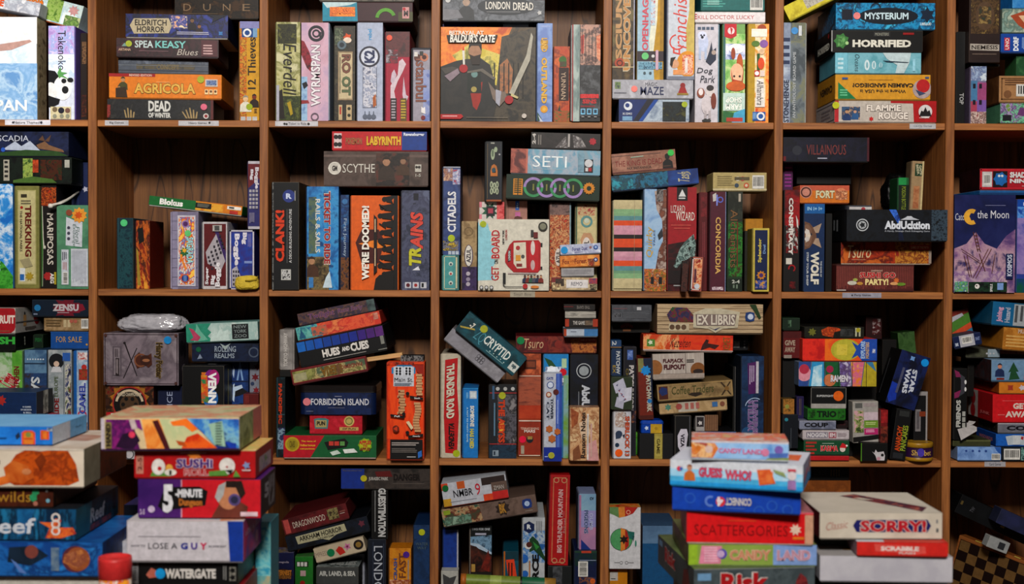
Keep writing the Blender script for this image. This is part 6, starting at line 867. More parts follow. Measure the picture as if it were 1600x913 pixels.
cell(3, 4, 'boxed games on the third row, fifth bay')
B(957, 640, 986, 716, 'c8c8d0', 'small upright white card box with detective drawings and orange title reading downwards', [
  C(.35, .12, .24, 'b8b0a8'), C(.55, .1, .16, '8a6a50'), N(.08, .05, .68, .36, 'd0ccc8 9a7a6a c8c4c4 6a5a58', 40), C(.3, .5, .2, '3a4a64'), PL('3a4a64', (.1, .48), (.45, .46), (.4, .58), (.12, .6)), PL('2a3448', (.5, .52), (.65, .5), (.6, .6)), C(.2, .72, .12, '24405a'), T('SHERLOCK 13', .78, .54, .26, .8, 'c85a30', -90, b=.03, o='7a6a68'), C(.3, .88, .22, 'e06a14')], name='card_game_box', dep=.05)
B(954, 590, 988, 638, '34422c', 'small olive-green box topped with a fan of white domino tiles', [PL('b8b8c8', (.05, .2), (.55, .02), (.75, .4), (.2, .5)), PL('c4c4d0', (.5, .35), (.98, .3), (.95, .7), (.5, .8)), PL('b0b0c0', (.25, .6), (.62, .65), (.55, .98), (.15, .9)), PL('bcbccc', (.3, .4), (.6, .35), (.65, .7), (.35, .75)), *[PL('9a4a58', (.3+.1*i, .4+.08*i), (.4+.1*i, .42+.08*i), (.38+.1*i, .46+.08*i)) for i in range(4)], *[PL('5a5a80', (.2+.12*i, .25+.15*i), (.3+.12*i, .2+.15*i), (.28+.12*i, .26+.15*i)) for i in range(4)]], d=.005, name='card_game_box', snap=.03, dep=.06)
B(954, 546, 971, 589, '1c3c60', 'small upright steel-blue box with white letters reading downwards, atop the olive one', [T('PATCHW', .65, .5, .4, .85, 'b8bcc0', -90, b=.04), T('EX', .25, .75, .3, .3, 'a8903c', -90, b=.02)], d=.04, snap=.04, dep=.1)
B(954, 532, 971, 545, '1f4a74', 'tiny blue box with a white digit and brown base line', [T('2', .35, .4, .4, .6, 'c0c4c8', -90), R(0, .85, 1, 1, '8a6a40')], d=.04, snap=.04, name='card_game_box', dep=.06)
B(973, 542, 994, 716, '1c1c2c', 'tall slim black box lettered downwards in white with a blue picture at its top', [R(.25, .03, .72, .12, '4a6aa8'), N(.3, .04, .68, .11, '8aa0d0 3a5a98', 60), T('PATCHWORK', .6, .4, .4, .46, 'c0bcbc', -90, b=.05), T('CHRISTMAS', .25, .36, .22, .32, '8a7a34', -90, b=.01), N(0, .58, 1, .7, '8a5a3c 3a2c3c 1c1c2c', 40)], d=.075, edge=.4)
BT(1008, 608, 23, 96, '7a2c18', 'slim chestnut and navy game box leaning slightly, with a blue splat over its downward lettering', [PL('1c2c4c', (.3, 0), (1, 0), (1, .9), (.75, .6), (.75, .3)), R(0, 0, .4, .22, '8a8858'), R(0, .18, 1, 1, '7a2c18') if 0 else R(.0, .22, .55, 1, '7a2c18'), T('PATCHWORK', .72, .58, .36, .6, 'b8b4a8', -90, b=.05), SB(.55, .2, .4, 8, '1f90d0', .7), C(.75, .7, .16, '2a80b8'), R(.0, .93, 1, 1, '5a2010')], ang=2.5, d=.03, snap=.04)
B(999, 678, 1052, 716, '1c1c20', 'charcoal cube-shaped box with a broad gold paper band', [R(.44, 0, .68, 1, 'a89a50'), R(.47, .1, .65, .9, 'b0a45c'), T('GAME', .56, .5, .1, .6, '5a5020', -90, b=.03)], d=.02, dep=.09, k='t', name='card_game_box', edge=.1)
tin(1001, 657, 1037, 677, '1c50a8', '1c50a8', 'small metal tin, left part blue and right part yellow', [R(.42, 0, 1, 1, 'c0a030'), SB(.22, .45, .25, 5, 'c8d4e8'), SB(.7, .45, .22, 5, 'a88a28')], .025, .06, .28)
B(1053, 650, 1080, 716, '0c0c10', 'upright glossy black box with a small white plate lettered vertically', [PL('c8c4d0', (.15, .45), (.35, .3), (.72, .3), (.8, .42), (.68, .75), (.4, .85), (.18, .7)), T('VIZA', .46, .56, .24, .3, '2a1c30', -90, b=.04), R(.88, .02, .92, .98, '6a6a70')], d=.0, dep=.07, edge=.5)
def green_tub():
    e = empty('plastic_tub', 'small lime-green plastic tub tucked between the white and charcoal boxes', 'tub', CUR['group']); c = P(993, 704, .075); e.location = (c.x, .105, CUR['fz']+.0005)
    m = MB(); m.lathe([(0, 0), (.014, 0), (.017, .004), (.018, .06), (0, .06)], card('4a8a2c', .4), 24); m.build('body', e, True); l = MB(); l.lathe([(0.0185, .052), (.0195, .053), (.0195, .066), (.018, .068), (0, .068)], card('5a9a34', .4), 24); l.build('lid', e, True)
green_tub()
B(1088, 675, 1150, 716, '1c1c20', 'dark box low behind the light stack at right', [R(0, 0, 1, .15, '2a78a8')], d=.04, dep=.15, k='t')
B(1101, 649, 1122, 674, '8a6a50', 'small brown striped card box standing above the dark low box', [L(0, 0, 1, 1, 6, '7a5a44', 1)], d=.05, dep=.05, k='t', snap=.02, name='card_game_box')
B(1087, 651, 1101, 674, 'a8a4a4', 'small white card box with a black and white photo', [R(.1, .05, .9, .7, '3a3438'), SB(.5, .45, .28, 5, 'c8c4c4')], d=.045, dep=.04, k='t', snap=.02, name='card_game_box')
BT(1083, 640, 106, 21, 'a8906c', 'flat tan game box tilted uphill showing small lineup icons, lowest of the tilted trio', [N(0, 0, 1, 1, 'a8906c b8a07c 988060', 14), R(.28, .05, .56, .95, 'b8b0a4'), SB(.13, .5, .3, 6, '5a8a7a', .6), C(.29, .5, .25, 'a85a54'), *[R(.38+.08*i, .25, .43+.08*i, .75, 'b07068') for i in range(3)], R(.78, .3, .86, .7, '4a78a8'), C(.93, .5, .2, '8a5a48')], ang=4.2, d=.03, snap=.04, dep=.22)
BT(1086, 613, 118, 27, '8a7452', 'flat old-wood coloured game box tilted uphill with faded green script and blue crest', [N(0, 0, 1, 1, '8a7452 9a8460 786446', 14), R(.02, .12, .14, .95, '5a2c1c'), SB(.08, .42, .3, 5, '2a3c70', .8), T('Coffee Traders', .47, .42, .56, .5, '5a5a34', b=.01, sl=.1), PL('3a2c20', (.4, .72), (.45, .62), (.55, .62), (.6, .75), (.5, .88)), PL('3a2c1c', (.82, .08), (.98, .05), (.96, .95)) if 0 else FR(.04, .03, 'b89c6c'), PL('4a3822', (.84, .1), (.9, .5), (.84, .9), (.86, .9), (.93, .5), (.86, .1)), PL('4a3822', (.98, .1), (.92, .5), (.98, .9), (.96, .9), (.9, .5), (.96, .1)), C(.92, .5, .14, '8a6a3c')], ang=4.4, d=.015, snap=.03, dep=.22)
BT(1060, 588, 80, 41, 'b0a8a0', 'pale planked game box tilted uphill with dark red angular title and round pancakes', [
  N(0, 0, 1, .82, 'b4aca6 a89e98 c0b8b0', 10, (4, 1, .4)), R(0, .82, 1, 1, 'a09890'), R(0, .8, 1, .83, '6a605c'), C(.03, .55, .32, '9a6a3c'), C(.88, .68, .3, '8a5c30'), E(.88, .74, .1, .1, '3a2c28'), R(0, .81, 1, 1, 'a89c94'), T('FLAPJACK', .4, .3, .4, .2, '5a1c28', b=.04), T('FLIPOUT', .42, .53, .42, .2, '5a1c28', b=.06), R(.635, 0, .645, .8, '7a706c'), L(.66, .25, .82, .4, 2, '4a4444')], ang=2.0, d=.0, snap=.03, tray='a09890', faces={'R': [N(0, 0, 1, 1, '6a6460 5a5450', 20)]}, dep=.2)
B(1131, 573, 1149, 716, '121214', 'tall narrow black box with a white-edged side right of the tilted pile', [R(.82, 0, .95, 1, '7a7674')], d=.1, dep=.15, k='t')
BT(1075, 548, 140, 27, 'c04424', 'flat fiery orange-red game box with dark brush script and an upturned figure', [
  N(0, 0, .5, 1, 'c87030 d8a878 c04820 b8501c', 16), N(.4, 0, 1, 1, 'c83420 d04c20 b82c1c', 12), R(.04, .3, .13, .75, '5a8a3c'), SB(.08, .5, .16, 5, 'd8dcc8'), T('Kezelten', .42, .5, .22, .55, '4a1c14', sl=.3, b=-.005), NP('3a1c1c 5a2420', 30, (.66, .6), (.7, .25), (.73, .3), (.72, .5), (.85, .6), (.8, .85), (.74, .75), (.64, .95)), T('KEMET', .93, .5, .08, .8, '8a6a30', 90, b=.0), R(0, .93, 1, 1, 'b8a8a4')], ang=-.8, d=.0, snap=.06, tray='a89890', dep=.095)
B(1086, 516, 1169, 533, '38383c', 'flat dark grey game box with two white stamps and an orange line', [N(0, 0, 1, 1, '3a3a3e 2c2c30 44444a', 14), N(.15, .15, .26, .85, 'b0b0b0 5a5a5e', 50), N(.72, .15, .84, .85, 'b0b0b0 5a5a5e', 50), R(.36, .62, .62, .8, 'b0604a'), *[C(.93, .2+.3*i, .1, '8a8a8c') for i in range(3)]], d=.1, snap=.05, dep=.2)
B(1027, 476, 1192, 515, 'a08a70', 'wide flat game box printed as pale wooden planks, ornate shield-shaped title plate', [
  L(0, 0, 1, 1, 7, '8a745c'), N(0, 0, 1, 1, 'a8947a b8a488 98846a', 14, (.4, 1, 3)), *[R(0, .14*i, 1, .14*i+.015, '6a523c') for i in range(1, 8)], NP('4a2444 2a3a5c 7a2434 3a5a34', 30, (.09, .35), (.14, .1), (.28, .12), (.35, .4), (.34, .62), (.12, .6)), R(.11, .66, .3, .92, 'c0b49c'), *[C(.14+.055*i, .79, .09, '6a5440') for i in range(3)], PL('c0b8a4', (.34, .3), (.45, .14), (.6, .14), (.78, .26), (.76, .8), (.62, .84), (.55, .98), (.48, .84), (.34, .8)), PL('8a7a74', (.36, .34), (.75, .34), (.73, .74), (.37, .74)), T('EX LIBRIS', .555, .53, .36, .36, 'd0c8bc', o='6a5a60', b=.03), PL('2a3a6a', (.48, .78), (.54, .86), (.6, .78), (.55, .9)), SB(.875, .42, .2, 4, '2a4a80', .85), C(.88, .42, .1, 'c0c8d8'), PL('2c4a24', (.87, .0), (.93, .0), (.98, .45), (.96, .5), (.92, .25))], d=.0, snap=.02, edge=.3)
B(955, 512, 1016, 530, '1c1a18', 'flat near-black game box with dull red arched lettering and orange tab', [SB(.1, .4, .2, 6, '1c4a30'), RG(.4, .85, .7, .25, '6a1c1c', 20, 160), T('BREW', .4, .5, .3, .3, '8a2c28'), R(.3, .75, .5, .95, '9a6a44'), N(.6, 0, .9, 1, '1c1a18 242a20', 30)], d=.06, snap=.03, dep=.2)
B(956, 477, 1018, 509, '54565c', 'flat mid-grey game box with white square and small print, top left of the fifth bay', [N(0, 0, 1, 1, '56585e 4c4e54 5e6066', 14), R(.63, .12, .74, .32, 'b8b8bc'), R(.04, .5, .25, .8, '6a6c72'), N(.06, .52, .23, .75, '2a2a2e 6a6c72 2a2a2e', 60), L(.04, .2, .4, .3, 1, '7a5a60'), L(.28, .45, .95, .85, 5, '6a6c72')], d=.0, snap=.03)
B(1157, 557, 1193, 716, '1c3454', 'upright deep-blue game box with a planet glow, violet label and outlined violet title', [N(0, 0, 1, 1, '1c3454 24446a 142440', 10), RG(.6, .5, .45, .03, 'b8c8e0', 60, 170), C(.3, .75, .3, '2a5a84'), PL('5a2468', (.25, .07), (.72, .05), (.72, .36), (.3, .37)), R(.64, .05, .76, .36, 'c0bcc4'), L(.34, .09, .6, .28, 3, 'b8a8c0', 1), T('STELLAR', .42, .58, .26, .3, '7a5a90', -90, o='b8b0c8', b=.03), T('UNIVERSE', .62, .6, .22, .34, '7a5a90', -90, o='b8b0c8', b=.03), C(.4, .87, .2, 'a8b8d0') if 0 else E(.5, .9, .3, .02, 'a8b8d0')], d=.03)

cell(3, 5, 'boxed games on the third row, sixth bay')
B(1257, 713, 1327, 718, 'b8242c', 'thin bright red card box at the very bottom under the green one', k='t', dep=.1, d=.0, name='card_game_box')
B(1256, 689, 1327, 712, '1c5a3c', 'flat Christmas-green game box with a cartoon red hat and red list bullets', [*[R(.04, .08+.25*i, .28-.05*(i % 2), .22+.25*i, 'b04038') for i in range(4)], T('KARMA', .56, .55, .38, .4, 'd03040', o='d8d0c8', b=.06), L(.4, .18, .7, .24, 1, 'c0d0c4'), C(.85, .6, .2, 'd8ccc4'), PL('c82c34', (.78, .5), (.84, .15), (.93, .3), (.93, .52)), C(.94, .35, .07, 'e0dcd8')], name='card_game_box', dep=.1, d=.0)
B(1254, 673, 1327, 687, 'c0b8bc', 'flat white card box with boxed pinkish letters', [R(.08, .2, .54, .85, '8a8490'), T('NOGGIN', .31, .52, .42, .5, 'd0ccd0', b=.06), R(.56, .2, .72, .85, 'a85a68'), T('EM', .64, .52, .12, .45, 'd8c8cc', b=.05), L(.75, .3, .95, .75, 3, 'a89aa0')], name='card_game_box', d=.0, dep=.1)
B(1249, 658, 1306, 673, '7a7e90', 'flat steel-grey card box with wide black capitals, above the white lettered one', [N(0, 0, 1, 1, '7a7e90 8a8ea0 6a6e80', 16), T('COUP', .46, .5, .66, .55, '1c1c24', b=.08), R(0, 0, 1, .06, 'b0b0bc')], name='card_game_box', d=.0, dep=.1)
B(1308, 658, 1325, 672, '2a1618', 'tiny dark red card box beside the steel-grey one', [L(.2, .3, .8, .7, 2, '5a2c30')], name='card_game_box', d=.03, dep=.06)
B(1262, 639, 1321, 656, '2a6a24', 'flat grass-green card box with dark capitals and paw shapes', [R(0, 0, 1, 1, '2f7a28'), T('TRIO', .5, .5, .52, .6, '14301c', b=.1), N(.02, .1, .2, .9, '1c4018 2f7a28', 50), N(.8, .1, .98, .9, '1c4018 2f7a28', 50)], name='card_game_box', d=.0, dep=.1)
B(1267, 606, 1322, 638, '121214', 'black card box with orange disc and white tray lip, top of the small-box pile', [T('SUPERFIGHT', .4, .4, .48, .1, 'b8b8b8', b=.04), C(.78, .4, .24, 'd8701c'), R(0, .76, 1, 1, 'a8a4a0'), R(0, .75, 1, .77, '3a3836'), FR(0, .02, '8a8884')], name='card_game_box', d=.0, dep=.1, k='t', edge=.6)
B(1244, 620, 1261, 656, '2c2058', 'small upright indigo card box left of the grass-green one', [L(.3, .1, .7, .9, 2, '6a5a50', 1)], name='card_game_box', d=.05, dep=.06, snap=.03)
B(1222, 648, 1247, 701, '141c28', 'upright blue-black card box by the left upright, low', [C(.2, .15, .12, '3a8a9a'), R(.5, .4, .54, 1, '5a6068')], name='card_game_box', d=.0, dep=.06)
B(1222, 624, 1241, 646, '6a5424', 'small mustard card box standing on the blue-black one', [N(0, 0, 1, 1, '7a5c24 a8783c 5a4a24', 40), C(.35, .5, .2, '9a9a50')], name='card_game_box', d=.01, dep=.05)
B(1233, 699, 1252, 716, '1f5a38', 'small dark green card box with white lines beside the Christmas one', [L(.2, .1, .9, .8, 3, '6aa880'), R(0, 0, 1, .1, 'b8b0a8')], name='card_game_box', d=-.02, dep=.05, side=False) if 0 else None
B(1248, 566, 1369, 597, '6a7a90', 'flat game box split into slanted comic panels of bright creatures', [
  PL('3a5a9a', (0, 0), (.16, 0), (.12, 1), (0, 1)), C(.07, .5, .3, 'd89aa8'), C(.07, .3, .2, 'b8405a'), PL('3a9ac8', (.17, 0), (.32, 0), (.34, 1), (.13, 1)), NP('c8dce4 8ac0d8', 30, (.19, .2), (.3, .1), (.3, 1), (.16, 1)), PL('1f6a40', (.33, 0), (.52, 0), (.54, 1), (.36, 1)), C(.4, .3, .15, 'a82c58'), C(.4, .75, .25, 'c8825a'), NP('8a7ab0 5a3a6a c0b8d0', 30, (.52, 0), (.66, 0), (.68, 1), (.54, 1)), NP('d88a34 c86a9a e0a848', 30, (.67, 0), (.84, 0), (.8, 1), (.69, 1)), PL('b8a834', (.85, 0), (1, 0), (1, 1), (.81, 1)), PL('4a8ab0', (.86, 0), (1, .4), (.95, 0)), T('RAMEN', .52, .68, .22, .28, 'd8d4dc', o='3a2a3c', b=.06), *[R(.325+.18*i, 0, .332+.18*i, 1, '14141a') for i in range(4)]], d=.0, snap=.04, tray='14161c')
B(1249, 598, 1369, 604, '14141a', 'thin black box lying between the comic panel box and the small-box pile', d=.01, k='t', dep=.2, snap=.03) if 0 else None
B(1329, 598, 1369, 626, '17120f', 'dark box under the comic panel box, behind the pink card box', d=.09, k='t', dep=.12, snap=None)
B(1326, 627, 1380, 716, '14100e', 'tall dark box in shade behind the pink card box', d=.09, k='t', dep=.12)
B(1254, 530, 1370, 564, 'c83a24', 'flat red and orange game box with a yellow oval and a blue right end', [
  N(0, 0, .4, 1, 'c82c2c d83c2c b82424', 12), N(.3, 0, .8, 1, 'd84c24 e07a28 d8602c', 10), E(.58, .5, .2, .5, 'b8b040'), E(.58, .5, .17, .46, 'c0b848'), N(.46, .25, .6, .75, 'c8b848 d0c058 b0a03c', 20), PL('2a5ab0', (.66, .12), (.74, .3), (.82, 0), (1, 0), (1, 1), (.8, 1), (.74, .75), (.66, .9), (.72, .5)), T('EXPLORE', .81, .5, .06, .8, 'a8c0e0', 90, b=.05), T('MONSTERS', .87, .52, .05, .75, 'c0a890', 90, b=.05), T('AM', .955, .55, .04, .2, 'd8dce8', b=.05)], d=.0, snap=.03)
B(1257, 511, 1350, 527, '1c1a14', 'slim flat black game box with orange beast and yellow-green emblem', [N(0, 0, 1, 1, '1c1a14 2a2a1c 141210', 20), SB(.13, .5, .4, 7, '7a7a30', .6), NP('c85a20 8a3414 d87030', 40, (.28, .3), (.4, 0), (.55, .1), (.65, .3), (.5, .5), (.48, 1), (.3, .8)), N(.6, .2, .82, .9, '2a2c2c 4a4c4c', 40), *[R(.85+.06*i, .1, .88+.06*i, .9, 'b8b8a0') for i in range(2)], C(.9, .3, .2, 'b0a830')], d=.0, snap=.03, dep=.2)
B(1223, 518, 1252, 560, '6a1418', 'dark red game box at the left with partly hidden pale capitals', [R(0, 0, 1, .25, '5a1014'), T('GIVE', .35, .43, .6, .2, 'b0a090', b=.03), T('AWAY', .35, .68, .6, .2, 'b0a090', b=.03), R(0, .88, .45, 1, '9a9088')], d=.04, snap=None, dep=.22)
B(1223, 497, 1250, 517, '14321f', 'dark green game box atop the dark red one at the left', [N(.3, .2, .5, .8, '6a8a70 14321f', 40)], d=.04, snap=None, dep=.22)
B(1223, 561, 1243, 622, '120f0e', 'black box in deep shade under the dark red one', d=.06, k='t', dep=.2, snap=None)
BT(1352.5, 660, 40, 65, 'a8a4a0', 'upright card box with pink and lime picture panels and a striped foot', [
  R(.1, .04, .38, .16, '6a6a68'), L(.42, .05, .95, .14, 2, 'a8989c'), N(.05, .22, .42, .75, '4a6a34 2c2420 8a9a5a c8a0a8', 30), R(.44, .26, .98, .45, 'c8b8c0'), R(.44, .46, .98, .63, '7a9a3c'), L(.5, .5, .9, .58, 2, 'c0d090'), R(.44, .65, .98, .8, 'b83478'), L(.5, .68, .9, .76, 2, 'e0b0c8'), PL('1c1a1a', (0, .86), (1, .8), (1, .9), (0, .98))], ang=1.2, d=.02, dep=.05, name='card_game_box', snap=.03, k='t', edge=.4)
B(1345, 693, 1387, 719, '101010', 'wide black card box with a small white cow and a green left edge', [R(0, 0, .04, 1, '5a8a2c'), PL('c8c4c8', (.42, .45), (.5, .55), (.55, .35), (.62, .5), (.85, .45), (.9, .7), (.88, .95), (.6, .95), (.55, .7)), C(.66, .85, .1, 'c89aa8'), C(.8, .65, .08, '2a2a2a')], d=-.01, dep=.09, name='card_game_box', k='t', faces={'T': [R(0, 0, 1, 1, '1c1a18')]})
B(1374, 641, 1387, 690, '7a1c20', 'narrow crimson card box glimpsed behind the black leaning one', [N(0, 0, 1, .4, 'a83034 7a1c20', 40), N(0, .5, 1, 1, '3a1c18 8a4030', 40)], d=.0, dep=.04, name='card_game_box', k='t', snap=.02)
BT(1408, 676, 24, 80, '101014', 'slim black card box leaning right with orange and lime hand-cut title reading upwards', [R(.2, .03, .85, .14, '3a3c3c'), T('ANARCHY', .38, .58, .36, .5, 'c85a24', 90, b=.03), T('PANCAKES', .72, .56, .36, .5, '9aa83c', 90, b=.03), R(.15, .86, .8, .97, '34363a')], ang=-7.5, d=.0, dep=.05, name='card_game_box', k='t', snap=.03, side=False)
BT(1419, 594, 47, 86, '141f44', 'leaning dark navy card-game box with blue dot and bold white block title reading downwards', [
  N(0, 0, 1, 1, '121a3c 1c2c60 0e1430', 10), NP('1c3c98 2448a8', 20, (.0, .6), (.2, .62), (.3, .9), (.1, .98), (0, .9)), T('STAR', .66, .5, .17, .44, 'c8ccd8', -84, b=.09), T('WARS', .45, .52, .17, .46, 'c8ccd8', -84, b=.09), R(.2, .3, .28, .78, '5a5c74'), S(.85, .11, 6, '1f98d8'), SB(.42, .1, .1, 4, '7aa0d0')], ang=-17, d=-.0, dep=.11, name='card_game_box', snap=.02, k='t', edge=.3, faces={'L': [R(0, 0, 1, 1, '0c0c0e'), L(.2, .2, .3, .9, 1, '5a5a5e', 1)]}, side=False)
B(1428, 612, 1449, 690, '141318', 'upright dark game box with white edge and a grey lozenge label', [R(.0, 0, 1, .08, 'a09c9c'), R(.88, 0, 1, 1, 'a09c9c'), R(.1, .36, .5, .8, '8a8688'), R(.4, .4, .85, .5, '8a4424'), R(.2, .4, .4, .75, '6a666a')], d=.05, dep=.1, snap=None, k='t')
B(1424, 690, 1460, 716, '120f10', 'dark box behind the round tin', d=.075, dep=.08, k='t')
def round_tin():
    c = P(1437, 716, .0); s = mpp(c); r = 22.5*s; H = 29*s; e = empty('round_tin', 'squat round purple and gold tin at the right end of the third row', 'game tin', CUR['group']); e.location = (c.x+.002, r-.018, CUR['fz']+.0005)
    g = card('a8842c', .35); p_ = card('3a1c48', .35)
    b = MB(); b.lathe([(0, 0), (r*.96, 0), (r, .003), (r, H*.18), (r*.97, H*.2), (r*.97, H*.76), (0, H*.76)], g, 40, mfn=lambda i: p_ if i == 4 else g); o = b.build('body', e, True)
    l = MB(); l.lathe([(r*.975, H*.74), (r*1.01, H*.75), (r*1.01, H*.96), (r*.97, H), (r*.9, H*.985), (0, H*.985)], g, 40); l.build('lid', e, True)
    tb = MB(); vv, ff = text_polys('Sherbet', .02); m_ = card('c8a860')
    for f in ff: tb.face([((r*.975)*math.sin(vv[i][0]*1.5), -(r*.975)*math.cos(vv[i][0]*1.5)-.0003, H*.47+vv[i][1]*H*.3) for i in f], m_)
    tb.build('title', e); d = MB(); m2 = card('5a4ab0', .4)
    d.face([(r*.99*math.sin(-.1+.24*math.cos(t*math.pi/10)), -r*.985*math.cos(-.1+.24*math.cos(t*math.pi/10))-.0009, H*.5+H*.23*math.sin(t*math.pi/10)) for t in range(20)], m2); o = d.build('sticker', e); o['label'] = 'round violet dot sticker'
round_tin()
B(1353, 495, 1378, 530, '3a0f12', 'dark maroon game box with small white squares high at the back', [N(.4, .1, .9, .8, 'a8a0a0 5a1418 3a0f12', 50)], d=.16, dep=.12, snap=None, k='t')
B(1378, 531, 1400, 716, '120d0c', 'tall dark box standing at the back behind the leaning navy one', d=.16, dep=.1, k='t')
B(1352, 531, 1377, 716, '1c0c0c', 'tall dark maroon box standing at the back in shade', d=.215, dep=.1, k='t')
BT(1417, 536, 26, 34, '2c4a24', 'small mid-green card box tilted at the back of the sixth bay', [N(0, 0, 1, 1, '3a5a2c 4a6a3c 24401c', 20)], ang=6, d=.17, dep=.08, snap=None, k='t', name='card_game_box')

cell(3, 6, 'boxed games on the third row, seventh bay')
B(1496, 699, 1564, 721, '7a98c8', 'flat light periwinkle game box at the foot of the last bay with small blue icons', [N(0, 0, 1, 1, '7a9ac8 8aa8d4 6a88b8', 12), PL('3a6ab0', (.85, 0), (1, 0), (1, .6), (.9, .3)), *[SB(.2+.15*i, .3, .12, 5, '3a5a9a') for i in range(4)], BC(.78, .5, .98, .98)], faces={'L': [R(0, 0, 1, 1, '8a98b4')]}, d=.0, dep=.2)
B(1566, 700, 1650, 721, '1c2430', 'flat dark game box with a white barcode panel at the foot of the last bay', [BC(.03, .1, .33, .95), N(.35, 0, 1, 1, '3a6a6a 8ab0a8 1c3440', 40)], d=.0, dep=.2)
B(1556, 679, 1650, 699, '1c5aa8', 'flat royal-blue card game box picturing fanned white cards', [N(0, 0, 1, 1, '1c5aa8 2a6cb8 184c90', 12), PL('b8c0c8', (.16, .2), (.28, .1), (.3, .9), (.2, .95)), PL('c8ccd0', (.28, .1), (.42, .1), (.4, .9), (.29, .9)), PL('b8c0c8', (.42, .1), (.55, .25), (.48, .95), (.4, .9)), PL('a83a44', (.42, .2), (.46, .2), (.45, .5), (.41, .4)), T('?', .6, .5, .05, .5, 'c8ccd0')], faces={'L': [R(0, 0, 1, 1, '184a8c'), T('WIZARDS', .5, .55, .7, .3, 'a8707c', 0, b=.05)]}, d=.0, name='card_game_box', dep=.16)
B(1559, 662, 1650, 679, '7a7a84', 'flat silver card box with black capitals in the last bay', [T('COUP', .45, .5, .6, .5, '1c1c24', b=.08), R(0, 0, 1, .1, 'b8b4bc')], faces={'L': [N(0, 0, 1, 1, '1c1a18 4a4440', 30)]}, d=.0, name='card_game_box', dep=.16)
B(1551, 617, 1650, 661, 'c8202c', 'chunky scarlet game box with bold white slanted capitals', [R(0, 0, 1, 1, 'c8222c'), T('GET', .44, .42, .24, .22, 'd8c8c0', b=.06), T('AWAY', .42, .72, .44, .22, 'd8c8c0', b=.06), L(.15, .22, .8, .26, 1, 'd86a6a'), L(.08, .72, .2, .8, 1, 'd86a6a')], faces={'L': [R(0, 0, 1, 1, 'a01c24'), R(0, 0, .4, 1, 'a8a09c'), C(.2, .3, .25, '9a2028'), C(.2, .78, .25, '9a2028'), T('JUNK', .7, .75, .4, .14, 'c87070', b=.05)]}, d=.0, dep=.2)
B(1561, 598, 1650, 616, 'b87428', 'flat amber game box above the scarlet one', [N(0, 0, 1, 1, 'b87428 c88434', 14), SB(.2, .5, .35, 4, 'a84a34'), SB(.4, .5, .3, 5, 'c8c0c8')], faces={'L': [N(0, 0, 1, 1, '8a4c1c a05c20', 14), T('MINUTES', .5, .5, .6, .4, '6a3414', b=.05)]}, d=.0, dep=.24)
B(1549, 563, 1650, 597, '7a98b4', 'flat ice-blue game box with little winter figures and a fir tree', [FG(.13, .3, .12, 'c8907a', '2c3c64'), PL('8a3a30', (.08, .85), (.2, .85), (.2, .98), (.08, .98)), PL('2c5a3c', (.27, .95), (.3, .55), (.26, .6), (.34, .1), (.42, .55), (.38, .55), (.44, .9)), PL('c83a30', (.5, .9), (.52, .3), (.56, .1), (.6, .3), (.72, .6), (.74, .85)), C(.56, .25, .12, 'd07a50'), R(0, .95, 1, 1, '5a7a94')], faces={'L': [N(0, 0, 1, 1, '2a2c30 4a2c2c 3a4048', 30)]}, d=.0, dep=.26)
B(1509, 546, 1562, 562, '5a5c54', 'flat grey-olive game box with pale right end, above the ice-blue one', [N(0, 0, .7, 1, '4a4a3c 5a5c4c 3c3c34', 14), N(.65, 0, 1, 1, '8a98a0 a0a8b0', 14), *[C(.62+.1*i, .55, .12, 'b8b8bc') for i in range(3)]], d=.06, snap=.04, dep=.18)
BT(1612, 543, 90, 36, 'b07a30', 'broad amber-brown game box tilted downhill with rows of small print', [N(0, 0, 1, 1, 'b07a30 a06c28 bc8840', 12), T('MUNCHKIN', .45, .14, .4, .2, 'c8b0a0', b=.05), L(.05, .35, .8, .95, 4, 'd0a868')], ang=-4, d=.0, snap=.03, dep=.2)
BT(1602, 509, 104, 38, '186080', 'broad teal-blue game box tilted downhill with a white text panel and pink lettering', [N(0, 0, .35, 1, '18648c 1c6c94', 14), T('Joking', .12, .55, .1, .65, 'c8a0b8', 90, b=.05), T('Hazard', .23, .55, .08, .65, 'a8b0c0', 90, b=.04), R(.32, .05, .6, .98, 'a8acb0'), L(.34, .1, .58, .92, 3, '5a5c60', 1), N(.6, 0, 1, 1, '18648c 145070', 14)], ang=-4.5, d=.0, snap=.03, dep=.2)
BT(1500, 507, 34, 44, '6a7a3c', 'game box with red, green and blue diagonal stripes leaning in the last bay', [PL('8a3a30', (0, 0), (1, 0), (1, .15), (0, .3)), PL('5a8a3c', (0, .3), (1, .15), (1, .5), (0, .7)), PL('c85a34', (0, .75), (1, .5), (1, .7), (0, .95)), PL('3a80a0', (.5, .85), (1, .7), (1, 1), (.4, 1)), PL('b8b8c0', (.05, .2), (.7, .12), (.75, .22), (.1, .38))], ang=14, d=.1, snap=None, dep=.12, k='t', side=False)
BT(1511, 533, 44, 20, '1c2c58', 'small navy game box tilted uphill with a white barcode label', [R(.22, .0, .75, 1, 'b4b4bc'), BC(.3, .15, .66, .75), T('SMART', .86, .5, .16, .3, '8a98c0', b=.03), SB(.1, .7, .2, 4, 'b0b8c8')], ang=11, d=.0, snap=None, dep=.09, side=False)
B(1512, 569, 1522, 620, '151210', 'dark box standing behind the bunny card box', d=.12, dep=.12, k='t', snap=.04)
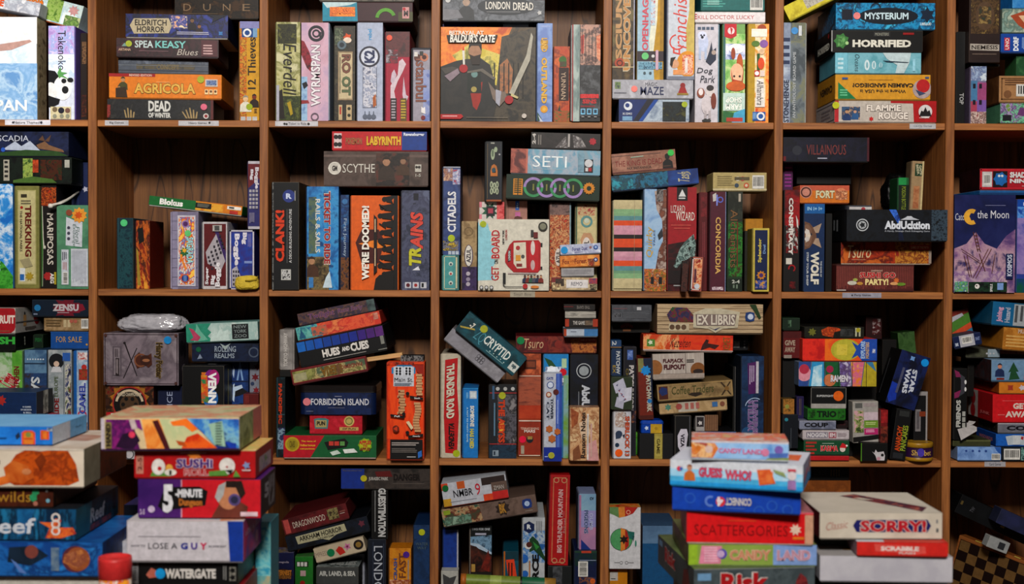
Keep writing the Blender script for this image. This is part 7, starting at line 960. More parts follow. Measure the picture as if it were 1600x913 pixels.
B(1489, 576, 1511, 688, '0c0c0e', 'upright black card-game box with a grey rabbit face and white title reading upwards', [PL('4a4a52', (.3, .06), (.8, .12), (.85, .24), (.8, .34), (.3, .4), (.5, .3), (.5, .16)), PL('8a3060', (.0, .02), (.35, .05), (.5, .12), (.1, .12)), PL('8a3060', (.0, .34), (.5, .3), (.35, .4), (0, .42)), E(.85, .19, .08, .03, 'd8d8d8'), E(.85, .29, .08, .03, 'd8d8d8'), T('FRIENDS', .32, .63, .36, .38, 'b8b8b4', 90, b=.06), *[R(.62, .6+.08*i, .86, .665+.08*i, 'a8a8a4') for i in range(3)]], d=.0, name='card_game_box', snap=None, dep=.06)
B(1489, 697, 1494, 721, '1c1c1c', 'thin dark box by the last upright', d=.05, k='t', dep=.1) if 0 else None
B(1489, 688, 1548, 698, '4a4c30', 'flat olive box under the rabbit card box', [R(0, 0, 1, .25, '6a6c48')], d=.01, k='t', dep=.12, snap=.03)
def paper():
    e = empty('folded_paper', 'crumpled white sheet of paper poking out above the light periwinkle box', 'paper', CUR['group']); c = P(1513, 678, -.012); e.location = c; s = mpp(c)
    pts = [(-17, 8), (-13, -10), (2, 2), (17, 12), (15, 2), (8, 14), (0, 6), (-2, 16), (12, 18)]
    m = MB(); m_ = card('b8b4b4', .7); q = lambda x, z, y: (x*s, y, z*s)
    top = [q(-17, 7, .0), q(-12, -10, -.005), q(14, 4, .004), q(17, 9, .02), q(2, 16, .03), q(-4, 9, .01)]
    m.face([top[0], top[1], top[2], top[5]], m_); m.face([top[5], top[2], top[3], top[4]], m_)
    m.face([(x, y+.001, z) for x, y, z in (top[0], top[5], top[2], top[1])], m_); m.face([(x, y+.001, z) for x, y, z in (top[5], top[4], top[3], top[2])], m_); m.build('sheet', e)
    f = MB(); f.face([q(-2, 9, .012), q(13, 14, .024), q(17, 17, .03), q(5, 19, .022)], m_); f.face([q(-2, 9, .013), q(5, 19, .023), q(17, 17, .031), q(13, 14, .025)], m_); f.build('fold', e)
paper()
# ================================================================== ROW 4
cell(4, 2, 'boxed games on the fourth row, third bay')
B(574, 843, 603, 981, '1c2434', 'upright slate-navy game box with big thin white capitals reading downwards', [T('LONDON', .55, .4, .5, .64, 'b0b4bc', -90, b=0), R(.25, .03, .27, 1, '4a5468'), R(.86, .05, .88, 1, '4a5468')], d=.02)
B(580, 767, 606, 842, '0e0e10', 'upright black game box with big condensed white capitals reading downwards, above the navy one', [T('GUESSTIMATION', .62, .45, .5, 1.0, 'b8b8b8', -90, b=.05), L(.15, .0, .25, .95, 1, '8a8a8a', 1)], d=.02, snap=.03)
B(533, 733, 672, 765, '3a3432', 'flat grey-brown game box with royal-blue left end and lime dot, close under the shelf', [
  R(0, 0, .26, 1, '1a3c8c'), N(.26, 0, 1, 1, '3a3432 4a423e 2a2624', 14), T('Ravensburger', .13, .1, .22, .12, '5a5a70', b=.03), PL('6a1c1c', (.38, .15), (.55, .1), (.58, .4), (.4, .4)), T('JURASSIC PARK', .42, .52, .22, .22, 'a8a4a0', b=.04), T('DANGER', .74, .42, .3, .34, '1c1614', b=.06, o='4a3c38'), L(.58, .72, .95, .78, 1, '6a625c'), S(.255, .48, 5, 'b8b030')], d=.03, snap=.03)
B(425, 864, 459, 981, '1c2250', 'small dark violet-blue card box with an orange scroll title, top flap in view', [T('magnolia', .55, .13, .45, .035, 'a8a0b0'), C(.25, .13, .06, '8a2c4c'), E(.5, .29, .44, .07, '5a3a20'), T('INTERNEST', .5, .27, .8, .07, 'c88a3c', b=.05), T('GATHERING', .5, .33, .75, .05, 'a87840', b=.04), PL('b8c0d0', (.1, .48), (.4, .45), (.5, .6), (.1, .62)), PL('b8c0d0', (.6, .5), (.9, .47), (.95, .6), (.6, .6))], d=-.005, dep=.07, name='card_game_box', k='t', faces={'T': [N(0, 0, 1, 1, '4a4a68 8a7a4a 6a6a88 3a3a5a', 30)]})
B(461, 870, 489, 981, '2a7a30', 'tall green card box with black and white letter tiles at its top', [R(.08, .07, .75, .15, '1c2c1c'), *[R(.12+.2*i, .08, .27+.2*i, .14, 'c8c8c4') for i in range(3)], R(.3, .2, .6, .28, 'b8a0a0'), C(.42, .38, .14, 'a02820'), C(.42, .5, .16, '1c5a34')], d=.0, dep=.09, name='card_game_box', k='t', faces={'R': [N(0, 0, 1, 1, '1c5a24 2a6a30', 20)], 'T': [N(0, 0, 1, 1, '3a7a3c 5a6a4c', 30)]}, side=False)
BT(527, 900, 66, 27, '4a4c4c', 'flat grey box of aircraft art with white capitals, lower middle', [T('AIR, LAND, & SEA', .5, .4, .86, .35, 'b0b0ac', b=.05)], d=-.02, dep=.1, yaw=0, name='card_game_box', k='t', faces={'T': [N(0, 0, 1, 1, '4a5050 8a9090 6a7070 3a3e3e', 24), T('SPIES LIES', .6, .5, .6, .5, 'a8aaa8', b=.05)], 'R': [N(0, 0, 1, 1, '3a3c3c 4a4c4c', 20)]}, snap=None)
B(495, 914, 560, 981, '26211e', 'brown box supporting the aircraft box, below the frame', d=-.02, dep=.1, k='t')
B(543, 866, 570, 981, 'a8aab4', 'white box standing behind the aircraft box with a tiny violet flower', [C(.45, .14, .1, '5a4a8a'), C(.62, .16, .06, '3a6a4a'), R(.94, 0, 1, 1, '7a7c88')], d=.1, dep=.08, name='card_game_box', side=False)
BT(531, 860, 80, 24, 'a89c88', 'flat cream game box tilted uphill with red blossom painting, round black seal and green dot', [N(0, 0, 1, 1, 'a89c88 b4a894', 14), T('EMPRESS', .12, .5, .26, .34, '8a7a70', b=0), PL('b03024', (.42, .5), (.5, .25), (.56, .4), (.6, .8), (.48, .9)), SB(.66, .42, .3, 5, 'b8789a', .5), SB(.66, .42, .12, 5, '7a2c50', .5), C(.88, .48, .35, '2a201c'), C(.88, .48, .2, '8a7038'), S(.32, .55, 6, '1a7a54')], ang=14.5, d=.0, snap=None, dep=.2)
BT(512, 836, 132, 25, '10161f', 'flat blue-black game box tilted uphill with torn cream title plate', [N(0, 0, 1, 1, '101620 1a2434 0c1018', 14), PL('a8a48a', (.12, .18), (.72, .12), (.73, .62), (.6, .7), (.5, .95), (.42, .75), (.13, .72)), T('ARKHAM HORROR', .42, .4, .52, .34, '1c1c18', b=.02), T('THE CARD GAME', .47, .7, .2, .14, '3a3a34'), SB(.92, .4, .25, 5, '6a3444')], ang=14.5, d=.0, snap=.02, dep=.25)
BT(493, 811, 104, 26, '5a1c20', 'flat ox-blood game box tilted uphill with white fantasy title, top of its pile', [N(0, 0, 1, 1, '5a1c20 6a2428 4a1418', 12), R(.02, .05, .1, .95, 'a8504c'), T('DRAGONWOOD', .4, .52, .5, .4, 'c0b4a8', b=.0), SB(.77, .45, .42, 9, '4a4430', .75), C(.77, .45, .2, '8a8458'), N(.7, .1, .86, .8, '4a4430 8a8058 3a2c20', 50), R(.88, .4, .97, .48, '8a5a50'), L(.88, .55, .96, .62, 1, 'b8a8a0')], ang=15.5, d=.0, snap=.02, dep=.24)
B(607, 857, 642, 981, 'b8781c', 'upright marigold card-game box with violet dot and blue and brown titles reading upwards', [N(0, 0, 1, 1, 'b8781c c08828 a86a18', 12), T('CRASH', .27, .27, .17, .28, '4a5a88', 90, b=.05), T('FAST', .6, .22, .34, .32, '7a4a2c', 90, b=.03), R(.85, .15, .9, .4, '8a8a90'), N(0, .4, 1, .55, 'c8a080 8a3c24 a8783c', 40), S(.78, .08, 5, '5a3090')], d=.0, dep=.08, name='card_game_box')
B(645, 821, 671, 981, '1c3a60', 'upright denim-blue game box with faded lettering and lime-yellow dot', [N(0, 0, 1, 1, '1a3656 22426a 16304a', 12), T('WATER', .5, .19, .8, .03, '5a6a70', b=0), T('WAY', .5, .23, .6, .03, '5a6a70', b=0), S(.5, .07, 5, 'b0b42c')], d=.03)
B(606, 902, 668, 981, '101012', 'black box low at the right of the third bay with two white stamps', [R(.7, .02, .8, .12, 'b0b0ac'), R(.84, .01, .94, .11, 'b0b0ac')], d=-.1, dep=.09, k='t', side=False, snap=.06) if 0 else None

cell(4, 3, 'boxed games on the fourth row, fourth bay')
B(691, 828, 716, 981, '1a3c84', 'upright cobalt-blue game box with a white right edge by the fourth upright', [N(0, 0, 1, 1, '1a3c84 1c4490 163474', 14), R(.9, 0, 1, 1, 'a8a8b0')], d=.06)
B(689, 893, 716, 981, 'a8a8a4', 'small white card box with a grey bird print before the cobalt one', [PL('4a4a4c', (.1, .05), (.5, .12), (.9, .08), (.7, .25), (.85, .35), (.4, .4), (.15, .3)), C(.6, .85, .25, '8a9a5a')], d=-.0, dep=.05, name='card_game_box', k='t')
B(732, 821, 768, 981, '2a241f', 'upright game box picturing sea surf over brown cliffs, white line of capitals at its top', [R(0, 0, 1, .13, '141c1c'), T('TWO FOR ONE', .5, .04, .84, .025, 'b0b4b8', b=.03), R(.25, .08, .75, .1, 'a8a8b8'), NP('2a4a60 7a98b0 1c3040', 20, (0, .12), (1, .1), (1, .3), (.5, .22), (0, .2)), PL('a8b8c8', (0, .18), (.4, .19), (1, .28), (1, .3), (.4, .24), (0, .2)), NP('3a2018 5a2c20 24140f', 16, (0, .2), (.3, .22), (.7, .3), (1, .32), (1, .48), (0, .48)), NP('7a2c20 4a1c14', 20, (.5, .45), (.85, .25), (.95, .35), (.9, .48)), R(.08, .4, .25, .48, 'a88a4c'), R(0, 0, .03, 1, '8a8078')], d=.05)
B(785, 862, 810, 981, '14586a', 'upright teal card-game box with a slanted orange label', [R(0, 0, .1, 1, 'b06a1c'), R(.1, 0, 1, .13, '104450'), PL('d04c28', (.15, .12), (.7, .11), (.95, .45), (.4, .48)), L(.3, .16, .7, .42, 2, '5a1c10', 1)], d=.06, name='card_game_box')
B(815, 809, 851, 981, 'b0b4b8', 'upright white and blue game box with green dart shooter and heavy black title', [
  N(0, .12, 1, .42, 'b0b8bc 3a7ab0 a8b4bc 2a6098', 14), R(0, 0, 1, .11, 'b0b4b8'), SB(.28, .09, .28, 6, '142c58', .85), T('R', .28, .085, .2, .045, 'c8ccd0', b=.07), L(.6, .03, .9, .15, 4, '7a7c80', 1), PL('1c4a2c', (.3, .2), (.45, .17), (.7, .22), (.9, .32), (1, .36), (1, .4), (.75, .35), (.5, .3), (.3, .32)), PL('3a8a44', (.45, .22), (.75, .27), (.6, .3)), C(.24, .26, .16, 'c8c8c8'), C(.28, .25, .13, '5a2c24'), R(.28, .4, .34, .6, 'a8784c'), T('FORCE', .58, .54, .32, .4, '141416', 90, b=.08), C(.05, .38, .2, '2a6ab0'), C(.1, .52, .15, '2a6ab0')], d=.02)
BT(873, 813, 32, 142, 'a8141c', 'tall scarlet game box with gold scroll border and ornate white western title reading upwards', [
  R(0, 0, 1, 1, 'a8161e'), FR(.13, .05, 'b87858'), RG(.3, .06, .15, .05, 'b88868'), RG(.7, .06, .15, .05, 'b88868'), RG(.3, .95, .15, .05, 'b88868'), RG(.7, .95, .15, .05, 'b88868'), T('BIG THUNDER MOUNTAIN', .54, .51, .25, .7, 'c8a0a0', 90, b=.08), T('Railroad', .76, .56, .12, .16, 'c08a8a', 90, sl=.2, b=0), L(.72, .4, .75, .46, 1, 'c08a8a', 1)], ang=-1.2, d=.02, snap=None, edge=.1)
B(856, 885, 893, 981, '202426', 'dark grey box supporting the scarlet box', [N(.2, 0, .6, .4, '2a2c30 5a5c60', 40)], d=.02, dep=.2, k='t', snap=.02)
B(903, 772, 931, 859, '8a94b4', 'upright game box fading from pale blue to pink with a navy corner', [N(0, 0, 1, .3, '8aa8b8 7a98b0', 8), N(0, .3, 1, .6, '9a90b8 8a8ab4', 8), N(0, .6, 1, 1, 'a8809c 9a7898', 8), R(0, .02, .12, 1, 'a87898'), PL('1c3c84', (.12, .82), (.7, 1), (.12, 1)), T('DUMB', .72, .5, .2, .3, 'b0b4d0', -90, b=.02), T('PIGEONS', .42, .5, .24, .42, '3a4a78', -90, b=.03, o='b8c0d8'), T('cv', .75, .08, .24, .05, '2a3040')], d=.03, snap=.02)
B(896, 861, 932, 981, '14244c', 'upright dark navy game box with a barcode sticker and orange tag on its head', [R(0, 0, 1, .03, '2a4a3c'), R(.3, 0, .75, .045, 'b04a34'), N(0, .03, 1, .2, '14244c 1c3a34', 14), FR(.3, .0, '222') if 0 else R(.2, .12, .98, .13, '8a94a8'), BC(.16, .14, .6, .34, 1), N(.2, .35, .95, .5, '2a3c5c 8a5a34 1c2c50', 30), C(.82, .4, .12, 'c86a2c')], d=.01)
def tube():
    a = P(722, 907, -.005); b = P(868, 914, -.005); v = b-a; Ln = v.length; r = .0185
    e = empty('game_tube', 'green and cream cardboard tube lying across the front at the bottom of the fourth bay', 'tube', CUR['group']); e.location = a; e.rotation_euler = (0, math.atan2(-v.z, v.x), 0)
    m = MB(); cs = [card(c) for c in ('b86a24', '7a8a3c', '9aa85c', '7a8a3c', '14140f', '1a6a48', '145840', '9a7a3c')]; pr = [(0, 0), (r, 0), (r, .006), (r, Ln*.3), (r, Ln*.42), (r, Ln*.62), (r*.97, Ln*.635), (r, Ln*.64), (r, Ln*.88), (r, Ln), (0, Ln)]
    ix = [0, 0, 1, 2, 1, 4, 4, 5, 7, 7]
    m.lathe([(p[0], p[1]) for p in pr], None, 32, axis='x', mfn=lambda i: cs[ix[i]]); m.build('tube_body', e, True)
    k = MB(); k.lathe([(0, -.004), (r*1.05, -.004), (r*1.05, .012), (r, .012)], card('a86a2c', .5), 32, axis='x'); k.build('cap', e, True)
tube()
B(722, 925, 852, 981, '2a1c14', 'brown box below the cardboard tube', d=-.02, dep=.05, k='t', snap=.03, side=False)
BT(765, 799, 149, 29, '6a5850', 'flat taupe game box tilted uphill with creature art, blue seal and lime square sticker', [N(0, 0, 1, 1, '6a5850 74625a 5e4e46', 12), NP('4a4a38 6a3024 a89070 3a5a4c', 24, (.0, .0), (.4, .05), (.42, 1), (0, 1)), N(.02, .5, .3, 1, '6a8a7a 4a5a4c 8aa090', 30), SB(.64, .5, .45, 8, '3a2c28', .7), T('BK', .64, .5, .07, .55, 'a88038', b=.04), SB(.9, .45, .34, 4, '24407c', .85), C(.9, .45, .15, 'a8b8d0'), R(.02, .1, .09, .35, '8a9a30'), L(.87, .85, .95, .92, 1, '9a9088')], ang=9.6, d=.0, snap=None, dep=.25)
BT(742, 768, 102, 38, 'b0b4bc', 'white game box tilted uphill with orange and yellow blocks and red numeral nine', [R(0, 0, 1, 1, 'b4b6be'), R(0, .0, .1, .3, 'c0502c'), R(.24, .0, .36, .32, 'b86028'), R(.0, .68, .12, 1, 'b8922c'), R(.62, 0, .98, .32, '3a2c2a'), R(.76, .26, 1, .7, '6a5850'), R(.62, .72, .78, 1, 'c85028'), R(.76, .66, 1, 1, 'b8302c'), T('NMBR', .32, .5, .3, .3, '24242c', b=.01), T('9', .55, .44, .08, .5, 'b83044', b=.0), T('ZMAN', .87, .5, .16, .18, 'a8a09c', b=.02), L(.1, .82, .55, .85, 1, '8a8c98'), S(.06, .2, 5, '12703c')], ang=9.0, d=-.01, snap=None, dep=.22, tray='7a3a30')

cell(4, 4, 'boxed games on the fourth row, fifth bay')
B(951, 886, 980, 981, 'c08414', 'upright orange-yellow card box with a red and white label at the lower left', [R(0, .04, .45, .08, 'b83c24'), R(0, .09, .45, .24, 'b8b4b0'), L(.05, .2, .35, .23, 1, '3a3a3a'), N(.5, 0, 1, 1, 'c08414 b07810', 14)], d=.03)
B(951, 793, 1001, 885, 'c4c4c8', 'white game box facing out with a round landscape emblem and rainbow top edge', [
  PL('6a8a5c', (0, 0), (.3, 0), (.3, .17), (.15, .13), (0, .1)), PL('c8843c', (.28, 0), (.5, 0), (.5, .15), (.3, .17)), PL('a82c24', (.48, 0), (.9, 0), (.75, .1), (.5, .15)), RG(.6, .08, .07, .02, 'd8a890'), C(.38, .52, .36, '1f4a38'), C(.38, .52, .345, '5a9a6a'), NP('c8843c', 14, (.38, .34), (.52, .36), (.52, .68), (.38, .7)), PL('c8843c', (.36, .33), (.5, .36), (.5, .68), (.36, .71)), PL('a82c24', (.5, .35), (.62, .42), (.62, .62), (.5, .69)), PL('2a7068', (.56, .38), (.8, .4), (.78, .52), (.62, .5)), SB(.46, .52, .16, 6, '2a1c18', .5), PL('2a5a58', (.72, .45), (.8, .46), (.76, .56)), E(.84, .58, .03, .05, '4a8a7a'), RG(.38, .89, .05, .012, '8a8a8c'), RG(.55, .89, .05, .012, '8a8a8c'), R(.16, .885, .33, .892, '8a8a8c'), R(.6, .885, .78, .892, '8a8a8c')], k='f', dep=.06, d=.0, faces={'T': [N(0, 0, 1, 1, '6a8a5c c8843c a82c24', 14)]}, tray='8a8a8c', snap=.02)
BT(1031, 868, 54, 92, '46607e', 'pale steel-blue box set back behind the dark war game box', [N(0, 0, 1, .3, '56708c 64809c', 14), R(0, .3, 1, 1, '1c5a84')], d=.04, dep=.2, k='t', snap=None)
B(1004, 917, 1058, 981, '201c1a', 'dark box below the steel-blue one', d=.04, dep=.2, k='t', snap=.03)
BT(992, 938, 84, 52, '1c1a18', 'black game box with streaks of white car art tilted low in the fifth bay', [N(0, 0, 1, 1, '1c1a18 4a4640 14120f 8a867c', 20, (.5, 1, 2))], ang=18, d=-.005, dep=.025, k='t', snap=.06, side=False, faces={'T': [N(0, 0, 1, 1, '1c1a18 5a564c 2a2824', 30)]}) if 0 else None

cell(4, 5, 'boxed games on the fourth row, sixth bay')
B(1249, 751, 1328, 981, '8a5220', 'large kraft-brown carton standing behind the pale foreground box', [N(0, 0, 1, 1, '8a5220 7a481c 965c28', 10)], d=.1, dep=.2, k='t', name='cardboard_box', cat='cardboard box')
B(1262, 730, 1327, 750, '121014', 'flat black game box with small faded gold letters over the brown carton', [T('LORDS', .3, .5, .3, .4, '4a4a50', b=0), L(.55, .2, .8, .8, 4, '6a5a34', 1)], d=.1, dep=.2, snap=.03)

cell(4, 6, 'boxed games on the fourth row, seventh bay')
def chess():
    c = P(1523, 905, .02); e = empty('chessboard_box', 'wooden folding chessboard case leaning on its edge at lower right, dark and tan squares', 'chessboard', CUR['group'])
    s = mpp(c); sq = 16.6*s; W = 8*sq; H = 5*sq; th = .04
    wd = wood('chess_case_wood', '6a3c18', '9a6430', 0, 1.5); dk = card('241410', .4); lt = card('745a38', .4)
    m = MB(); m.cbox(0, W+.02, 0, th, -H-.02, 0, wd, wd, .002)
    m.build('case', e); b = MB(); b.face([(.008, -.0004, -H-.012), (W+.012, -.0004, -H-.012), (W+.012, -.0004, -.01), (.008, -.0004, -.01)], dk)
    for i in range(8):
        for j in range(5):
            if (i+j) % 2 == 0: x = .01+i*sq; z = -.012-j*sq; b.face([(x, -.0008, z-sq), (x+sq, -.0008, z-sq), (x+sq, -.0008, z), (x, -.0008, z)], lt)
    b.build('playing_squares', e); h = MB()
    for k in (.25, .75): h.cbox(W*k-.01, W*k+.01, -.001, .004, .0, .003, card('b09a50', .3))
    h.build('hinge', e)
    e.location = P(1499, 836, .2); e.rotation_euler = (math.radians(-5), math.radians(13), math.radians(-45))
chess()
BT(1552, 812, 120, 30, '0e0f12', 'black game box sloping downhill with tiny gold letters above the chessboard', [N(0, 0, 1, 1, '0e0f12 16181c', 14), T('TW', .2, .5, .05, .3, '5a5a60', 80), R(.02, .3, .05, .5, '6a5a34'), L(.62, .2, .68, .8, 3, 'a8904c')], ang=-25, d=.13, dep=.2, snap=None, side=False, k='t')
BT(1588, 818, 60, 24, '2c3048', 'slate-violet box sloping downhill at the right frame edge', [N(0, 0, 1, 1, '2c3048 34385a', 14)], ang=-24, d=.06, dep=.06, snap=None, side=False, k='t')
BT(1560, 852, 34, 18, '9a9c9c', 'small white card box with dark print resting on the chessboard edge', [R(.5, .2, .8, .8, '3a3c40')], ang=-21, d=.055, dep=.04, snap=None, side=False, k='t', name='card_game_box')
# ================================================================== FOREGROUND TABLE
TZ = .74
tw = wood('table_top_wood', '3a2618', '6a4a30', 0, .8)
tab = empty('display_table', 'long dark wooden table in front of the bookcase carrying the game stacks', 'table'); tab.location = (0, -1.0, 0)
m = MB(); m.cbox(-1.35, 1.35, -.42, .22, TZ-.03, TZ, tw); m.build('table_top', tab)
for sx in (-1.28, 1.22):
    for sy in (-.38, .14):
        m = MB(); m.cbox(sx, sx+.06, sy, sy+.06, 0, TZ-.03, tw); m.build('leg', tab)
def stackset(g): CUR.update(row=9, col=0, group=g, cell=(-3, 3), fz=TZ)
stackset('boxed games in the left foreground stack')
B(-140, 926, 150, 1024, '3a2c4c', 'purple box at the bottom of the left foreground stack, below the frame', d=-1.08, dep=.28)
B(-120, 899, 155, 925, 'c4c0b8', 'plain off-white box second from the bottom of the left foreground stack', d=-1.08, dep=.26, snap=.05)
B(-120, 848, 160, 898, '2460a0', 'wide blue game box printed with planets and drifting sparks in the left foreground stack', [
  N(0, 0, 1, 1, '1c5090 2a70b0 184078 3a8ac8', 9), NP('1c2c3c 24384c', 20, (.48, .15), (.62, .1), (.7, .4), (.6, .7), (.47, .6)), C(.605, .28, .2, '8a5048'), C(.85, .5, .4, '6a3a44'), C(.865, .5, .36, 'a0603c'), NP('c08450 8a5040 a87050', 30, (.79, .35), (.88, .2), (.93, .5), (.86, .78), (.78, .6)), N(.715, .15, .76, .85, '4a6a8c 7a8a98', 40), PL('6a88c0', (.49, .5), (.52, .6), (.58, .95), (.54, .9))], d=-1.1, dep=.29, snap=.05, faces={'R': [N(0, 0, 1, 1, '143a70 1c5090 123058', 10)], 'T': [N(0, 0, 1, 1, '1c5090 2a78b8', 10)]})
B(-110, 796, 119, 846, '103c58', 'deep teal game box with flowing white letters and orange coral in the left foreground stack', [
  N(0, 0, 1, 1, '0e3450 1c5c80 0c2840 2a7aa0', 10, (2, 1, .5)), NP('2a80b0 1c5c88', 14, (.6, .0), (.72, .0), (.66, .8), (.6, .9)), T('Reef', .54, .55, .36, .52, 'c8ccd4', b=.02, sl=.1), NP('c8503c d87a3c a83c34', 40, (.75, .42), (.84, .44), (.86, .3), (.9, .35), (.88, .6), (.98, .6), (1, .8), (.9, .95), (.79, .95), (.82, .62)), *[RG(.862, .27+.22*i, .15, .06, 'd8d0cc') for i in range(3)]], d=-1.09, dep=.29, snap=.05,
  faces={'R': [N(0, 0, 1, 1, '0c2c38 14485a 0a1c24', 12), N(0, 0, .35, 1, '1c5c6c 2a7080', 12), T('Reef', .48, .5, .34, .5, 'a8acb4', b=.03, sl=.1), N(.3, .8, .8, 1, '8a3c2c 103038', 30)], 'T': [N(0, 0, 1, 1, '3a3438 1c3038', 20)]})
B(-110, 761, 83, 794, '4a2414', 'dark brown game box with gold gothic letters and green gems in the left foreground stack', [N(0, 0, 1, 1, '4a2414 5a2c1a 3c1c10', 10), R(0, 0, 1, .07, '8a94a8'), T('Everwilds', .57, .5, .5, .55, 'b08838', b=.0), SB(.86, .25, .2, 6, '3a9a6c', .8), SB(.84, .55, .22, 6, '3a9a6c', .8), C(.95, .2, .06, 'c8d0d0'), R(.93, .5, .99, .85, '7aa8b8') if 0 else C(.96, .7, .1, '7aa8b8'), C(.86, .85, .12, 'b07a6a')], d=-1.08, dep=.29, snap=.05,
  faces={'R': [N(0, 0, 1, 1, '14120e 3a2c18 0e0e0c', 10), N(.05, 0, .2, 1, '4a3014 2a1c0e', 16), N(.6, 0, 1, 1, '6a4a24 3a2814', 16)]})
B(-110, 702, 131, 752, 'c8beb0', 'cream game box with a curled sleeping ginger animal in the left foreground stack', [
  N(0, 0, 1, 1, 'c8beb0 d4cabc', 8), NP('a84c14 c0601c 8a3c10 b8581c', 14, (.5, .5), (.56, .15), (.62, .03), (.72, .06), (.82, .02), (.9, .05), (.95, .4), (.97, .85), (.9, .97), (.55, .97), (.5, .85)), NP('b05418 c87838', 20, (.48, .5), (.54, .3), (.64, .45), (.68, .75), (.6, .92), (.5, .85)), NP('6a2c0c 8a4014', 20, (.68, .3), (.73, .1), (.76, .3), (.72, .6)), NP('d8843c c87030', 20, (.3, .95), (.5, .7), (.52, .9), (.46, .97)), E(.63, .6, .03, .08, 'c88a60'), L(.43, .3, .46, .5, 1, '5a4a40'), R(0, 0, 1, .03, 'd8d0c4')], d=-1.1, dep=.3, snap=.05,
  faces={'R': [N(0, 0, .4, 1, '8a8674 9a9684', 14), N(.35, 0, 1, 1, '4a200c 6a3012 3a180a', 14)], 'T': [N(0, 0, 1, 1, 'd8d0c8 c8b8a8', 8), NP('c0a090 b08878', 14, (.62, .2), (.95, .3), (.9, .6), (.6, .5))]})
B(-110, 667, 82, 708, '2a80cc', 'sky-blue game box with little orange arched windows, top of the left foreground stack', [
  N(0, 0, 1, 1, '2a80cc 2474c0 3088d4', 8), PL('d8603c', (.75, .35), (.775, .22), (.835, .22), (.86, .35), (.86, 1), (.75, 1)), R(.768, .35, .843, .98, 'd88a34'), C(.805, .45, .15, '8a9454'), R(.77, .65, .84, .72, 'c8502c'), R(.905, .2, .975, .72, 'd0602c'), R(.925, .25, .955, .68, 'd88438'), PL('2a3c58', (.7, .5), (.73, .3), (.74, .55), (.71, .72)), L(.5, .6, .65, .72, 2, '1c5c9a'), N(.96, .05, 1, .25, 'c8d0d8 5a6a80', 50)], d=-1.06, dep=.22, snap=.05,
  faces={'R': [R(0, 0, .5, 1, 'c8d0dc'), R(.5, 0, 1, 1, '78b4e0'), T('PLAY', .75, .5, .2, .1, '4a7a9a')], 'T': [N(0, 0, 1, 1, '8ac0e8 7ab4e0', 10)]})

stackset('boxed games in the second foreground stack')
B(205, 914, 380, 1024, '8a1c24', 'dark red box at the bottom of the second foreground stack, below the frame', d=-1.09, dep=.15)
B(207, 877, 372, 913, '101012', 'black game box with bold white capitals and blue dot in the second foreground stack', [R(0, 0, .055, 1, '8a8a8c'), L(.01, .1, .045, .9, 8, '3a3a3c'), T('WATERGATE', .55, .55, .48, .42, 'd0ccc8', b=.08), PL('b87060', (.13, .6), (.18, .3), (.22, .4), (.24, .7), (.16, .75)), S(.265, .55, 8, '1f9ad0'), L(.86, .2, .9, .9, 2, '8a8a88', 1), R(.92, .25, .98, .85, '8a8880'), SB(.95, .4, .15, 5, '101012'), SB(.95, .7, .15, 5, '101012')], d=-1.1, dep=.2, snap=.05, faces={'R': [N(0, 0, 1, 1, '1c1c20 3a4a60 4a6a34 1c1c20', 14)], 'T': [N(0, 0, 1, 1, '4a4444 3a3a3e 1c70a0', 10)]})
B(198, 815, 380, 873, 'c8c4ca', 'thick white party-game box with thin capitals and blue-magenta corner in the second foreground stack', [
  PL('1c48a0', (.865, 0), (1, 0), (1, 1), (.885, 1)), T('HOW TO', .1, .62, .12, .06, '5a5860'), T('LOSE A', .31, .62, .25, .15, '34343c', b=.005), T('G', .495, .62, .062, .17, '2c3c98', b=.07), T('U', .58, .62, .055, .17, '5a3c98', b=.07), T('Y', .66, .62, .062, .17, 'c02c60', b=.07), T('IN ONE DAY', .78, .62, .15, .05, '6a6870'), L(.1, .37, .75, .4, 1, 'a09ca4')], d=-1.12, dep=.2, snap=.05,
  faces={'R': [N(0, 0, 1, 1, '6a4aa8 a83c88 c83080', 6), T('LOSE A GUY', .5, .35, .8, .14, 'c8b8d8', b=.03), C(.7, .7, .15, 'c890b0')], 'T': [N(0, 0, 1, 1, 'c8c4c8 d0ccd0', 8), PL('e0a080', (.72, 0), (1, 0), (1, .9), (.8, 1), (.75, .6)), BC(.12, .35, .3, .75), T('?GYAN', .42, .55, .12, .45, '5a5a60', b=.03), R(.48, .3, .6, .8, 'c88aa8'), L(.62, .3, .7, .8, 3, '4a4a50')]})
